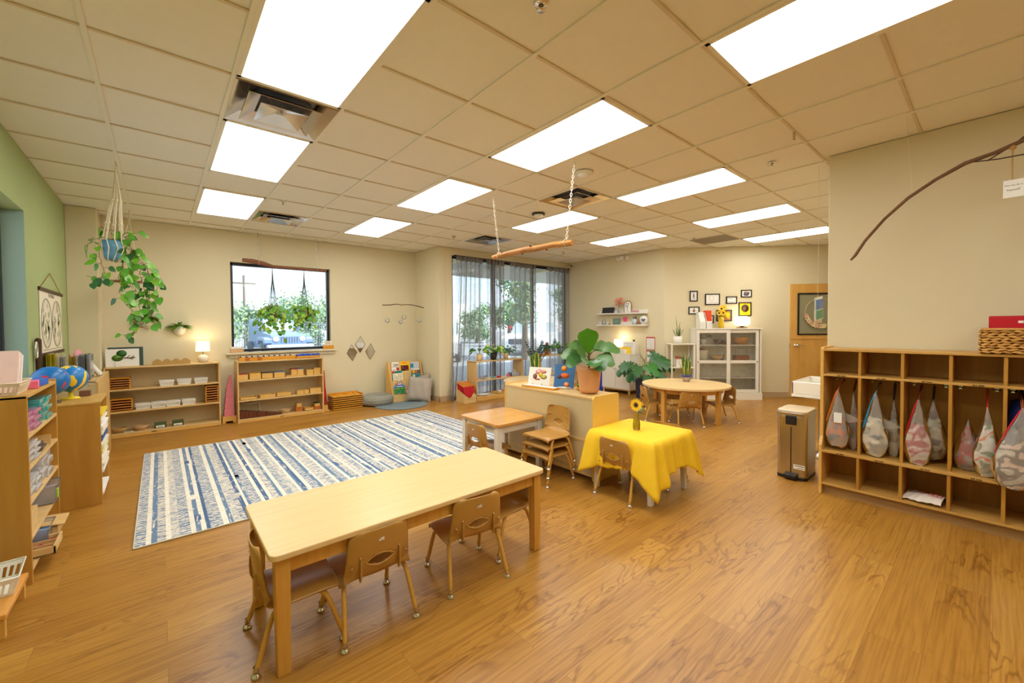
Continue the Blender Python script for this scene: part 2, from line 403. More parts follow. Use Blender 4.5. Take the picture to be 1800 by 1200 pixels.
# baseboards (0.1 m vinyl)
S('baseboard_left', MB().box(-.83, -3, 0, -.822, 7.0, .1), M_BASE)
S('baseboard_back', MB().box(-.83, 6.992, 0, -.552, 7.0, .1).box(-.56, 6.992, 0, -.552, 7.4, .1).box(-.56, 7.392, 0, 3.93, 7.4, .1), M_BASE)
S('baseboard_alcove', MB().box(3.922, 6.512, 0, 3.93, 7.4, .1).box(3.922, 6.512, 0, 4.22, 6.52, .1), M_BASE)
S('baseboard_right', MB().box(7.482, 4.1, 0, 7.49, 6.52, .1), M_BASE)
S('baseboard_diagonal', MB().box(0, -.008, 0, 2.27, 0, .1), M_BASE, loc=(7.49, 4.10, 0), rz=-PI/4)
S('baseboard_cubby', MB().box(4.512, -3, 0, 4.52, .958, .1).box(4.52, .95, 0, 10.6, .958, .1), M_BASE)

# ---- windows
def window(name, X0, X1, z0, z1, y, mull=(), fw=.05, depth=.06):
    f = MB()
    f.box(X0, y, z0, X0+fw, y+depth, z1).box(X1-fw, y, z0, X1, y+depth, z1).box(X0, y, z1-fw, X1, y+depth, z1).box(X0, y, z0, X1, y+depth, z0+fw)
    for x in mull: f.box(x-fw/2, y, z0, x+fw/2, y+depth, z1)
    w_ = S(name, f, M_BLACKF, bevel=.003)
    O('pane', MB().box(X0+fw, y+depth/2-.003, z0+fw, X1-fw, y+depth/2+.003, z1-fw), M_GLASS, w_)
    return w_
w1 = window('window_1', .837, 2.29, 1.02, 2.385, 7.47, fw=.04)
sill = MB().box(.76, 7.33, .985, 2.37, 7.47, 1.015).box(.80, 7.375, .93, 2.33, 7.4, .985)
S('trim_2', sill, plain('window_sill_paint', (224, 212, 180), .5, .02), bevel=.004)
w2 = window('window_2', 4.22, 7.45, .0, 2.72, 6.58, mull=(5.28, 6.37), fw=.055)
f = MB()
w3x = -.965
f.box(w3x-.05, 3.05, 1.0, w3x+.01, 3.10, 2.36).box(w3x-.05, 5.03, 1.0, w3x+.01, 5.08, 2.36).box(w3x-.05, 3.05, 1.0, w3x+.01, 5.08, 1.05).box(w3x-.05, 3.05, 2.31, w3x+.01, 5.08, 2.36).box(w3x-.05, 4.04, 1.0, w3x+.01, 4.09, 2.36)
w3 = S('window_3', f, M_BLACKF)
O('pane', MB().box(w3x-.022, 3.10, 1.05, w3x-.018, 5.03, 2.31), M_GLASS, w3)
S('trim_3', MB().box(-.955, 5.0795, 1.0, -.831, 5.0805, 2.36), M_REVEAL)

# ---- door on the diagonal wall; local frame: x along wall, y=-depth into the room
DA = -PI/4
def on_diag(s, out=0, z=0):
    """point s metres along the diagonal wall from its left end, out metres into the room"""
    a = Vector((math.cos(DA), math.sin(DA), 0)); n = Vector((-math.sin(-DA), -math.cos(DA), 0))
    return Vector((7.49, 4.10, z)) + a*s + Vector((-.70711, -.70711, 0))*out
door_root = S('door_1', MB().box(0, -.035, .01, .14, -.001, 2.13).box(.80, -.035, .01, .94, -.001, 2.13).box(.14, -.035, 1.93, .80, -.001, 2.13).box(.14, -.035, .01, .80, -.001, 1.21).box(.0, -.045, 1.10, .94, -.035, 1.125), M_DOOR, loc=on_diag(2.285), rz=DA, bevel=.003)
fr = MB()
x0, x1, z0, z1 = .115, .825, 1.175, 1.96
fr.box(x0, -.045, z0, x0+.03, -.034, z1).box(x1-.03, -.045, z0, x1, -.034, z1).box(x0, -.045, z0, x1, -.034, z0+.03).box(x0, -.045, z1-.03, x1, -.034, z1)
O('pane_frame', fr, M_BLACKF, door_root)
O('pane', MB().box(x0+.03, -.03, z0+.03, x1-.03, -.024, z1-.03), plain('door_pane_grey', (150, 146, 116), .15, .05), door_root)
h = MB(); h.lathe([(.03, 0), (.03, .012), (.012, .014), (.012, .05), (.028, .055), (.032, .07), (.02, .085), (.001, .087)], (0, 0, 0), 20); h.xf(Matrix.Translation((.085, -.035, .985)) @ Matrix.Rotation(R(90), 4, 'X'))
h.tube([(.085, -.10, .985), (.16, -.095, .98), (.2, -.095, .975)], [.01, .009, .007])
O('door_handle', h, M_CHROME, door_root)
O('latch_plate', MB().box(-.004, -.03, .93, .001, -.006, 1.02), M_STEEL, door_root)

# ---- ceiling lights
def panel(i, j, lab):
    x, y = GX+GS*i, GY+GS*j
    r = T('ceiling_light', lab, 'ceiling light', (x, y, CH-.004), group='recessed ceiling light panels')
    O('light_frame', MB().box(.012, .012, -.004, GS-.012, .034, .003).box(.012, 2*GS-.034, -.004, GS-.012, 2*GS-.012, .003).box(.012, .012, -.004, .034, 2*GS-.012, .003).box(GS-.034, .012, -.004, GS-.012, 2*GS-.012, .003), M_TEE, r)
    O('diffuser', MB().box(.03, .03, -.001, GS-.03, 2*GS-.03, .002), M_PANEL, r)
for i, j, lab in ((1, -2, 'huge bright light panel cropped by the top edge, above the air vent'), (1, 1, 'light panel just past the large air vent'), (1, 4, 'light panel farthest along the row over the green wall side'),
                  (4, -5, 'large light panel cropped at the top right'), (4, -2, 'light panel in the middle of the ceiling, before the log chains'), (4, 1, 'light panel by the left chain of the hanging log'), (4, 4, 'small light panel in front of the alcove with the twig mobile'),
                  (7, -2, 'long light panel right of the square vent'), (7, 1, 'light panel crossed by the right chain of the log'),
                  (10, -2, 'light panel over the white display cabinet side'), (10, 1, 'light panel nearest the emergency light'), (13, -2, 'light panel by the end of the coat cubby wall'),
                  (1, -5, 'unseen light panel added behind the camera, left row'), (4, -8, 'unseen light panel added behind the camera, right row')):  # last two are unseen, added along the row spacing to light the foreground
    panel(i, j, lab)

# ---- vents
def vent(i, j, lab, near=False):
    x, y = GX+GS*(i+.5), GY+GS*(j+.5)
    r = T('air_vent', lab, 'ceiling vent', (x, y, CH-.006), group='metal ceiling vents')
    h = GS/2-.012
    def ring(a0, z0, a1, z1, m=0):
        mb = MB()
        for q in range(4):
            M = Matrix.Rotation(q*PI/2, 4, 'Z'); o = len(mb.v)
            mb.add([(-a0, -a0, z0), (a0, -a0, z0), (a1, -a1, z1), (-a1, -a1, z1)], [(0, 1, 2, 3)], m); mb.xf(M, o)
        return mb
    mk = plain('vent_metal', (214, 206, 196), .16, .05, 9, metal=.92)
    fr = ring(h, -.002, .2, .05); fr.v += []
    O('vent_frame', fr, mk, r, solid=.003)
    O('vent_cone', ring(.215, -.014, .135, .035), mk, r, solid=.003)
    O('vent_core', ring(.14, -.026, .03, .008).add([(-.03, -.03, .008), (.03, -.03, .008), (.03, .03, .008), (-.03, .03, .008)], [(0, 1, 2, 3)]).cyl((0, 0, .0), .012, .009), mk, r, solid=.002)
    b = MB(); b.disc((0, 0, .064), .2, 24, 0, False); b.box(-.29, -.29, .070, .29, .29, .073, 1)
    for k in range(4): b.tube([(0, 0, .012), (.14*math.cos(PI/4+k*PI/2), .14*math.sin(PI/4+k*PI/2), .045)], .004, 6, 1)
    O('duct_opening', b, [M_BLACK, plain('galvanised', (150, 145, 138), .4, .1, metal=.6)], r)
vent(1, 0, 'large square metal air vent between two big light panels')
vent(2, 5, 'small silver air vent over the window wall')
vent(6, 0, 'square air vent beside the long light panel, right of the hanging log')
vent(7, 4, 'air vent above the hanging log, near the curtain wall')
# cut the ceiling behind the vents and over the return grille
O('return_grille', MB().box(GX+GS*12+.01, GY+GS*0+.01, CH-.008, GX+GS*13-.01, GY+GS*1-.01, CH+.004), plain('grille_grey', (134, 116, 92), .5, .1, 80), label='flat grey-brown return grille set in the far ceiling', cat='ceiling grille', bevel=.003)
# detectors and sprinklers
def detector(x, y, lab, base=M_WHITEP):
    r = T('smoke_detector', lab, 'smoke detector', (x, y, CH-.002))
    O('detector_base', MB().lathe([(.001, 0), (.085, 0), (.085, -.016), (.06, -.02), (.001, -.02)], n=24), base, r)
    O('detector_cap', MB().lathe([(.06, -.02), (.056, -.036), (.03, -.052), (.001, -.054)], n=24), M_WHITEP, r)
detector(3.13, 2.53, 'round white smoke detector beside the right chain of the log')
detector(3.82, 3.83, 'white detector on a dark ring in front of a light panel', plain('detector_dark', (70, 62, 54), .5))
def sprinkler(x, y, lab):
    r = T('sprinkler_head', lab, 'sprinkler', (x, y, CH-.002), group='ceiling sprinklers')
    O('escutcheon', MB().lathe([(.001, 0), (.035, 0), (.03, -.008), (.012, -.01)], n=16), M_CHROME, r)
    O('sprinkler_nozzle', MB().lathe([(.008, -.008), (.008, -.03), (.018, -.032), (.018, -.034), (.001, -.034)], n=12), M_CHROME, r)
sprinkler(4.271, 1.311, 'sprinkler head on the right, near the corner of the cubby wall')
sprinkler(1.127, 5.30, 'sprinkler head beside the small silver vent')
sprinkler(3.70, 5.655, 'sprinkler head left of the curtain wall ceiling')
sprinkler(6.225, 5.55, 'sprinkler head farthest away, by the curtain corner')
sprinkler(1.35, 1.33, 'sprinkler head cut by the top edge of the picture')
sprinkler(7.0, 3.30, 'sprinkler head in front of the return grille')
for x, y in ((1.05, 7.1), ):
    pass
O('ceiling_hook', MB().box(3.72, .99, CH-.06, 3.735, 1.005, CH-.004), M_STEEL, label='tiny metal clip hanging from the ceiling tee near the cubby wall', cat='ceiling clip')
# emergency light on the right wall
r = T('emergency_light', 'white two-headed emergency light high on the right wall', 'emergency light', (7.49, 5.03, 2.78), PI/2)
O('light_body', MB().box(-.05, 0, -.03, .05, .05, .04), M_WHITEP, r, bevel=.006)
for s in (-1, 1):
    q = MB().lathe([(.001, 0), (.03, .005), (.045, .04), (.048, .075), (.001, .07)], n=16); q.xf(Matrix.Translation((s*.1, .03, -.02)) @ Matrix.Rotation(R(60), 4, 'X') @ Matrix.Rotation(s*R(20), 4, 'Y'))
    O('lamp_head', q, M_WHITEP, r)
r = T('security_camera', 'small white security camera in the corner by the curtain rod', 'security camera', (7.47, 6.40, 2.80))
O('mount', MB().box(-.02, -.03, 0, .02, .03, .03), M_WHITEP, r, bevel=.004)
O('lens_body', MB().tube([(-.01, 0, -.01), (-.07, -.05, -.03)], .022, 12), [plain('camera_dark', (50, 48, 50), .3)], r)
# ================================================================ FURNITURE
def rect_table(name, label, x0, y0, x1, y1, h, top, leg, lw=.05, splay=0, apron=.07, th=.026, group=None, edge=None):
    cx, cy = (x0+x1)/2, (y0+y1)/2; a, b = (x1-x0)/2, (y1-y0)/2
    r = T(name, label, 'table', (cx, cy, 0), group=group)
    O('tabletop', MB().prism(rrect(-a, -b, a, b, .035), h-th, h), top, r, bevel=.005)
    ap = MB(); i = .035
    ap.box(-a+i, -b+i, h-th-apron, a-i, -b+i+.02, h-th).box(-a+i, b-i-.02, h-th-apron, a-i, b-i, h-th).box(-a+i, -b+i, h-th-apron, -a+i+.02, b-i, h-th).box(a-i-.02, -b+i, h-th-apron, a-i, b-i, h-th)
    O('apron', ap, leg, r, bevel=.002)
    for sx in (-1, 1):
        for sy in (-1, 1):
            px, py = sx*(a-.02-lw/2), sy*(b-.02-lw/2)
            l = MB()
            tx, ty = px+sx*splay, py+sy*splay
            v = []
            for z, qx, qy, w_ in ((0, tx, ty, lw*.42), (h-th, px, py, lw/2)):
                v += [(qx-w_, qy-w_, z), (qx+w_, qy-w_, z), (qx+w_, qy+w_, z), (qx-w_, qy+w_, z)]
            l.add(v, [(3,2,1,0),(4,5,6,7),(0,1,5,4),(1,2,6,5),(2,3,7,6),(3,0,4,7)])
            O('leg', l, leg, r, bevel=.004)
    return r
rect_table('classroom_table', 'long low maple rectangular table in the foreground with chairs around it', .31, 1.785, 1.83, 2.41, .505, M_TOP, M_TLEG, .058)
rect_table('activity_table', 'small square oak-topped table with white legs beside the cream shelf back', 2.29, 2.83, 2.895, 3.43, .51, M_TOP2, M_WHITE, .055, .006)
yt = rect_table('activity_table', 'square table with white legs hidden under the yellow cloth', 2.85, 1.655, 3.44, 2.225, .495, M_WHITE, M_WHITE, .045, .012)

def round_table(label, cx, cy, rr, h, a0=0):
    r = T('round_table', label, 'table', (cx, cy, 0))
    m = MB().cyl((0, 0, h-.026), rr, .026, 64)
    O('tabletop', m, M_TOP, r, bevel=.005)
    ap = MB().lathe([(rr-.10, h-.095), (rr-.10, h-.026), (rr-.12, h-.026), (rr-.12, h-.095), (rr-.10, h-.095)], n=48, sm=False)
    O('apron', ap, M_TLEG, r)
    for k in range(4):
        a = a0+k*PI/2; q = MB().box(-.028, -.028, 0, .028, .028, h-.026)
        M = Matrix.Translation(((rr-.10)*math.cos(a), (rr-.10)*math.sin(a), 0)) @ Matrix.Rotation(a, 4, 'Z'); q.xf(M)
        O('leg', q, M_TLEG, r, bevel=.004)
    return r
round_table('round maple table with four small chairs in front of the white display cabinet', 5.95, 2.93, .6, .52, R(-7)-PI/2)
round_table('round pale table standing behind the cream shelf back, near the curtains', 4.76, 4.78, .58, .50, R(20))

# ---------------------------------------------------------------- chair
def build_chair(name, label, loc, rz, group):
    r = T(name, label, 'chair', loc, rz, group)
    prof = [(.158, .238, .160), (.160, .250, .163), (.154, .259, .165), (.135, .263, .166), (.09, .264, .167), (.03, .262, .167), (-.03, .259, .166), (-.08, .259, .164), (-.115, .266, .161), (-.136, .283, .157), (-.147, .31, .152), (-.154, .345, .149), (-.160, .385, .146), (-.165, .425, .143), (-.1675, .450, .140), (-.169, .468, .134), (-.170, .480, .120), (-.1705, .487, .098)]
    # dense resample
    NV = 52
    def P(t):
        x = t*(len(prof)-1); i = min(int(x), len(prof)-2); f_ = x-i
        return [prof[i][k]*(1-f_)+prof[i+1][k]*f_ for k in range(3)]
    def fn(u, v):
        y, z, wd = P(v); a = 2*u-1
        x = a*wd
        e = abs(a)**5
        if v < .52:   # seat: sides turn down
            z -= .014*e; z += -.006*math.exp(-(a*2.2)**2)*(1 if .12 < v < .5 else 0)
        else:
            y += .016*e + .010*a*a
        return (x, y, z)
    def hole(i, j):
        u, v = (i+.5)/40, (j+.5)/NV
        x, y, z = fn(u, v)
        if v > .5 and abs(x) < .07:
            if abs(z-.342) < .025*(1-(abs(x)/.070)**2): return None
        return 0
    O('seat_shell', MB().grid(fn, 40, NV, mf=hole), M_SHELL, r, solid=.006)
    rim = []
    for k in range(24):
        t_ = 2*PI*k/24; x = .070*math.cos(t_); s_ = math.sin(t_)
        z = .342 + .027*(1-abs(math.cos(t_))**2.0)*(1 if s_ > 0 else -1)
        rim.append((x, -.1545-(z-.342)*.13+.010*(x/.15)**2, z))
    O('handle_rim', MB().tube(rim, .0052, 6, closed=True), M_SHELL, r)
    for s_ in (-1, 1):
        fin = MB(); fin.prism([(-.14, .268), (-.152, .262), (-.164, .29), (-.166, .33), (-.163, .372), (-.156, .378), (-.150, .34), (-.142, .30)], s_*.092-.003, s_*.092+.003, 0, 'x')
        O('back_rib', fin, M_SHELL, r)
    O('seat_frame', MB().tube([(-.12, .055, .248), (.12, .055, .248)], .009).tube([(-.12, -.055, .246), (.12, -.055, .246)], .009), M_CLEG, r)
    for sx in (-1, 1):
        for sy in (-1, 1):
            pts = [(sx*.10, sy*.055, .247), (sx*.128, sy*.062, .246), (sx*.143, sy*.082, .238), (sx*.150, sy*.104, .216), (sx*.155, sy*.122, .170), (sx*.162, sy*.144, .10), (sx*.169, sy*.166, .035)]
            l = O('leg', MB().tube(pts, .0105, 10), M_CLEG, r)
            g_ = MB().lathe([(.011, .045), (.011, .022), (.009, .020), (.012, .016), (.019, .009), (.019, .003), (.014, 0), (.001, 0)], (sx*.170, sy*.170, 0), 14)
            O('glide', g_, M_CHROME, l)
    for s_ in (-1, 1):
        O('shell_knob', MB().lathe([(.001, .006), (.006, .005), (.007, -.004), (.001, -.005)], n=10).xf(Matrix.Translation((s_*.128, -.150, .335)) @ Matrix.Rotation(R(90), 4, 'X')), M_SHELL, r)
    O('logo_mark', MB().box(-.014, -.1745, .432, .014, -.1735, .4335).prism([(-.013, .436), (-.006, .436), (-.003, .444), (.013, .444), (.010, .438), (.004, .436), (.006, .4375), (-.013, .4405)], -.1745, -.1735, 0, 'y'), M_PAPER, r)
    return r
CHG = 'small tan plastic classroom chairs'
ch0 = build_chair('classroom_chair', 'small tan chair at the near long side of the long table, second from the left', (.755, 1.942, 0), R(0), CHG)
dup(ch0, (1.318, 1.918, 0), R(-9), 'small tan chair at the near long side of the long table, on the right')
dup(ch0, (.448, 2.035, 0), R(-93), 'small tan chair tucked under the left end of the long table, facing right')
dup(ch0, (1.665, 2.05, 0), R(96), 'small tan chair tucked under the right end of the long table behind its leg')
dup(ch0, (2.915, 1.94, 0), R(-92), 'small tan chair in front of the yellow tablecloth, its back to the room')
dup(ch0, (3.42, 1.92, 0), R(90), 'small tan chair half hidden on the far side of the yellow tablecloth')
dup(ch0, (2.385, 3.10, 0), R(-86), 'small tan chair tucked under the small square oak table, facing right')
for k, lb in enumerate(('bottom chair of the stack of three tan chairs beside the cream shelf back', 'middle chair of the stack of three tan chairs', 'top chair of the stack of three tan chairs, seat and handle slot in full view')):
    dup(ch0, (2.70+.004*k, 2.615-.003*k, .078*k), R(90), lb, 'tan chairs stacked three high')
dup(ch0, (5.60, 2.74, 0), R(-42), 'small tan chair with its back to the camera at the round maple table', 'tan chairs at the round maple table')
dup(ch0, (5.62, 3.25, 0), R(-130), 'small tan chair at the left side of the round maple table', 'tan chairs at the round maple table')
dup(ch0, (6.20, 2.53, 0), R(50), 'small tan chair at the right side of the round maple table', 'tan chairs at the round maple table')
dup(ch0, (6.25, 3.22, 0), R(120), 'small tan chair on the far side of the round maple table', 'tan chairs at the round maple table')

# ---------------------------------------------------------------- island shelf (back towards the camera)
r = T('low_shelf', 'low maple shelf unit showing its cream back, with the big fiddle leaf pot on top', 'shelf', (0, 0, 0))
X0, X1, Y0, Y1, Hh = 2.91, 3.29, 2.25, 3.46, .755
O('top_board', MB().box(X0, Y0+.02, Hh-.02, X1, Y1-.02, Hh), M_MAPLE, r, bevel=.002)
O('side_panel', MB().prism(rrect(X0, 0, X1, Hh+.012, .03), Y0, Y0+.02, 0, 'y'), plain('island_end_cloth_bounce', (236, 196, 98), .35, .03), r, bevel=.003)  # near end tinted yellow, the tablecloth's reflection put into its colour
O('side_panel', MB().prism(rrect(X0, 0, X1, Hh+.012, .03), Y1-.02, Y1, 0, 'y'), M_EDGE, r, bevel=.003)
O('back_panel', MB().box(X0+.004, Y0+.02, .37, X0+.012, Y1-.02, Hh-.02).box(X0+.004, Y0+.02, .06, X0+.012, Y1-.02, .37), M_BACKP, r)
O('back_rail', MB().box(X0-.001, Y0+.02, .355, X0+.012, Y1-.02, .372).box(X0-.001, Y0+.02, .05, X0+.012, Y1-.02, .075).box(X0-.001, Y0+.02, .11, X0+.012, Y1-.02, .122), M_MAPLE, r)
for z in (.05, .36): O('shelf_board', MB().box(X0+.012, Y0+.02, z, X1, Y1-.02, z+.018), M_MAPLE, r)

# ---------------------------------------------------------------- open bookcases along the back wall
def bookcase(label, x0, x1, y0, y1, H_, levels, legs=.05, mark=None, back=True, sides=M_EDGE, rz=0):
    r = T('shelf_unit', label, 'shelf', ((x0+x1)/2, (y0+y1)/2, 0), rz)
    a, b = (x1-x0)/2, (y1-y0)/2; th = .02
    for s_ in (-1, 1):
        xx = s_*(a-th/2)
        O('side_panel', MB().box(xx-th/2, -b, 0, xx+th/2, b, H_-.004), M_MAPLEZ, r, bevel=.003)
    O('top_board', MB().box(-a, -b, H_-.02, a, b, H_), M_MAPLE, r, bevel=.004)
    if back: O('back_panel', MB().box(-a+th, b-.012, .04, a-th, b-.004, H_-.02), M_BACKP, r)
    for z in levels:
        O('shelf_board', MB().box(-a+th, -b+.004, z-.018, a-th, b-.012, z), M_MAPLE, r, bevel=.002)
    O('kick_board', MB().box(-a+th, -b+.006, .004, a-th, -b+.022, levels[-1]-.018), M_EDGE, r)
    if mark is not None:
        m = MB(); rnd = random.Random(3)
        for k in range(7): m.box(mark+k*.009, -b+.0045, levels[-1]-.033+rnd.random()*.006, mark+k*.009+.007, -b+.0058, levels[-1]-.022+rnd.random()*.004)
        O('maker_mark', m, M_BLACK, r)
    return r
bookcase('long maple shelf unit left of the window, holding white baskets and the table lamp', -.55, .655, 7.09, 7.385, .905, (.618, .335, .062), mark=-.16)
bookcase('maple shelf unit under the window, holding small wooden boxes and trays', .848, 2.04, 7.0, 7.30, .90, (.622, .33, .055), mark=-.05)
# windowside plant shelves, open back
p1 = bookcase('low open-backed shelf with potted plants before the sheer curtains, on the left', 4.45, 5.62, 6.09, 6.39, .735, (.385, .085), back=False)
p2_ = bookcase('low open-backed shelf with plants before the right-hand curtain, partly behind the fiddle leaf plant', 6.12, 7.3, 6.09, 6.39, .755, (.35, .085), back=False)

# ---------------------------------------------------------------- left wall units
# L1 near storage shelf, open towards the room
r = T('storage_shelf', 'tall birch storage shelf at the left edge filled with clear plastic boxes', 'shelf', (0, 0, 0))
X0, X1, Y0, Y1, Hh = -.825, -.56, 3.36, 4.19, 1.04
O('side_panel', MB().box(X0, Y0, 0, X1, Y0+.02, Hh-.005), M_HONEY, r, bevel=.003)
O('side_panel', MB().box(X0, Y1-.02, 0, X1, Y1, Hh+.012), M_HONEY, r, bevel=.003)
O('top_board', MB().box(X0, Y0, Hh-.02, X1, Y1-.02, Hh), M_HONEYH, r, bevel=.002)
for z in (.815, .64, .45, .255, .085): O('shelf_board', MB().box(X0+.01, Y0+.02, z-.018, X1, Y1-.02, z), M_MAPLE, r, bevel=.002)
O('back_panel', MB().box(X0, Y0+.02, .06, X0+.01, Y1-.02, Hh-.02), M_HONEY, r)
O('dowel_cap', MB().lathe([(.001, 0), (.008, 0), (.008, .003), (.001, .004)], n=12).xf(Matrix.Translation((-.79, Y0, .55)) @ Matrix.Rotation(R(90), 4, 'X')), M_MAPLE, r)
O('dowel_cap', MB().lathe([(.001, 0), (.008, 0), (.008, .003), (.001, .004)], n=12).xf(Matrix.Translation((-.79, Y0, .28)) @ Matrix.Rotation(R(90), 4, 'X')), M_MAPLE, r)
# L2 paper organiser
r = T('paper_cabinet', 'brown birch cabinet with paper slots between two shelves on the left', 'cabinet', (0, 0, 0))
X0, X1, Y0, Y1, Hh = -.825, -.375, 4.55, 5.09, .82
O('side_panel', MB().box(X0, Y0, 0, X1, Y0+.018, Hh-.018), M_HONEY, r, bevel=.002)
O('side_panel', MB().box(X0, Y1-.018, 0, X1, Y1, Hh-.018), M_HONEY, r, bevel=.002)
O('top_board', MB().box(X0, Y0-.004, Hh-.018, X1+.004, Y1, Hh), M_HONEYH, r, bevel=.003)
O('back_panel', MB().box(X0, Y0+.018, 0, X0+.01, Y1-.018, Hh-.018), M_HONEY, r)
lv = [.06, .24, .29, .34, .39, .44, .49, .54, .59, .64, .69]
for z in lv: O('slot_shelf', MB().box(X0+.01, Y0+.018, z-.006, X1-.012, Y1-.018, z), M_MAPLE, r)
sheetcols = [('slot_sheet_white', M_PAPER), ('slot_sheet_white', M_PAPER), ('slot_sheet_cream', M_CREAM), ('slot_sheet_white', M_PAPER), ('s', plain('pale_yellow_card', (232, 224, 150), .7)), ('s', M_CREAM), ('s', plain('navy_card', (30, 84, 150), .6)), ('s', M_CREAM), ('s', M_PAPER), ('s', M_PAPER), ('s', plain('yellow_card', (240, 210, 50), .6))]
for k, z in enumerate(lv):
    mm = sheetcols[k][1]
    lab = ['white sheets in the lowest wide slot', 'blue-edged cards in the second slot from the bottom', 'cream cards in the third slot from the bottom', 'white sheets in the fourth slot from the bottom', 'pale yellow cards in the fifth slot', 'cream cards in the sixth slot', 'dark blue card stack in a middle slot', 'cream cards just above the blue ones', 'white cards in the third slot from the top', 'white and grey cards in the second slot from the top', 'bright yellow sheets in the top slot'][k]
    hh = .022
    O('card_stack', MB().box(X0+.10, Y0+.04, z+.0005, X1+.003+(k % 3)*.004, Y1-.04, z+hh, 0), mm, label=lab+' of the paper cabinet', cat='card stack', group='sheets in the paper cabinet')
# L3 shelf against the corner, light end panel
r = T('low_shelf', 'pale maple shelf in the left corner with rows of colourful folders on top', 'shelf', (0, 0, 0))
X0, X1, Y0, Y1, Hh = -.825, -.455, 5.45, 6.53, .905
O('end_panel', MB().box(X0, Y0, 0, X1-.02, Y0+.018, Hh-.01), M_BACKP, r)
O('side_panel', MB().prism(rrect(Y0, 0, Y1, Hh+.008, .03), X1-.02, X1, 0, 'x'), M_MAPLEZ, r, bevel=.003)
O('top_board', MB().box(X0, Y0, Hh-.018, X1-.02, Y1, Hh), M_MAPLE, r, bevel=.002)
O('bottom_board', MB().box(X0, Y0+.02, .06, X1-.02, Y1, .08), M_MAPLE, r)
O('panel_knob', MB().sphere((X1-.06, Y0-.004, Hh-.035), .008, 8), M_CHROME, r)

# ---------------------------------------------------------------- coat cubbies
r = T('coat_cubby', 'long honey-coloured wooden coat cubby with five bays on the right wall', 'cubby', (0, 0, 0))
FX, BX = 4.15, 4.505; ZL, ZU, ZT = .365, .985, 1.19
ys = [.905, .675, .435, .195, -.045, -.285]
O('end_panel', MB().prism([(FX+.02, 0), (BX, 0), (BX, ZT+.012), (FX+.05, ZT+.012), (FX+.03, ZT), (FX+.03, .47), (FX-.005, .40), (FX-.005, 0)], .90, .922, 0, 'y'), M_EDGE, r, bevel=.003)
O('end_panel', MB().box(FX, -.31, 0, BX, -.288, ZT), M_HONEY, r)
O('top_board', MB().box(FX+.02, -.31, ZT-.018, BX, .90, ZT), M_HONEYH, r, bevel=.002)
O('back_panel', MB().box(BX-.01, -.29, .08, BX, .90, ZT-.018), M_HONEY, r)
O('upper_shelf', MB().box(FX+.03, -.29, ZU-.018, BX-.01, .90, ZU), M_HONEYH, r, bevel=.002)
O('seat_shelf', MB().box(FX-.005, -.29, ZL-.02, BX-.01, .90, ZL), M_HONEYH, r, bevel=.003)
O('bottom_board', MB().box(FX, -.29, .08, BX-.01, .90, .098), M_HONEYH, r, bevel=.002)
O('kick_board', MB().box(FX+.04, -.31, 0, BX, .90, .08), wood('kick_wood', (176, 140, 90), (160, 120, 74), 1, 2, .5), r)
for y in ys[1:-1]:
    O('divider', MB().box(FX+.032, y-.009, ZL, BX-.01, y+.009, ZU-.018).box(FX+.032, y-.009, ZU, BX-.01, y+.009, ZT-.018).box(FX, y-.009, .098, BX-.01, y+.009, ZL-.02), M_HONEY, r, bevel=.002)
def lbl(y, z):
    m = MB(); rnd = random.Random(int(y*100+z*10+50))
    for k in range(8):
        if k in (3,): continue
        m.box(FX+.0285 if z > .5 else FX-.006, y-k*.0065, z, FX+.0299 if z > .5 else FX-.0048, y-k*.0065-.005, z+.006+.003*rnd.random())
    return m
for k in range(5):
    yc = (ys[k]+ys[k+1])/2+.02
    O('name_label', lbl(yc, ZU-.014), M_BLACK, r); O('name_label', lbl(yc, ZL-.015), M_BLACK, r)
def coat_hook(y, z=.93):
    h = MB().box(BX-.014, y-.01, z-.02, BX-.01, y+.01, z+.012)
    for s_ in (-1, 1): h.tube([(BX-.012, y, z-.002), (BX-.045, y+s_*.012, z-.012), (BX-.055, y+s_*.02, z+.006)], [.004, .0035, .005], 6)
    O('coat_hook', h, M_CHROME, r)
for k in range(5):
    for y in (ys[k]-.035, ys[k+1]+.035): coat_hook(y)

# ---------------------------------------------------------------- white display cabinet on the diagonal wall
r = T('display_cabinet', 'white two-door glass display cabinet against the far diagonal wall', 'cabinet', on_diag(.46+.015, 0.02), DA)
r.location = on_diag(.475, .0); W, Dp, Hh = 1.165, .32, 1.315
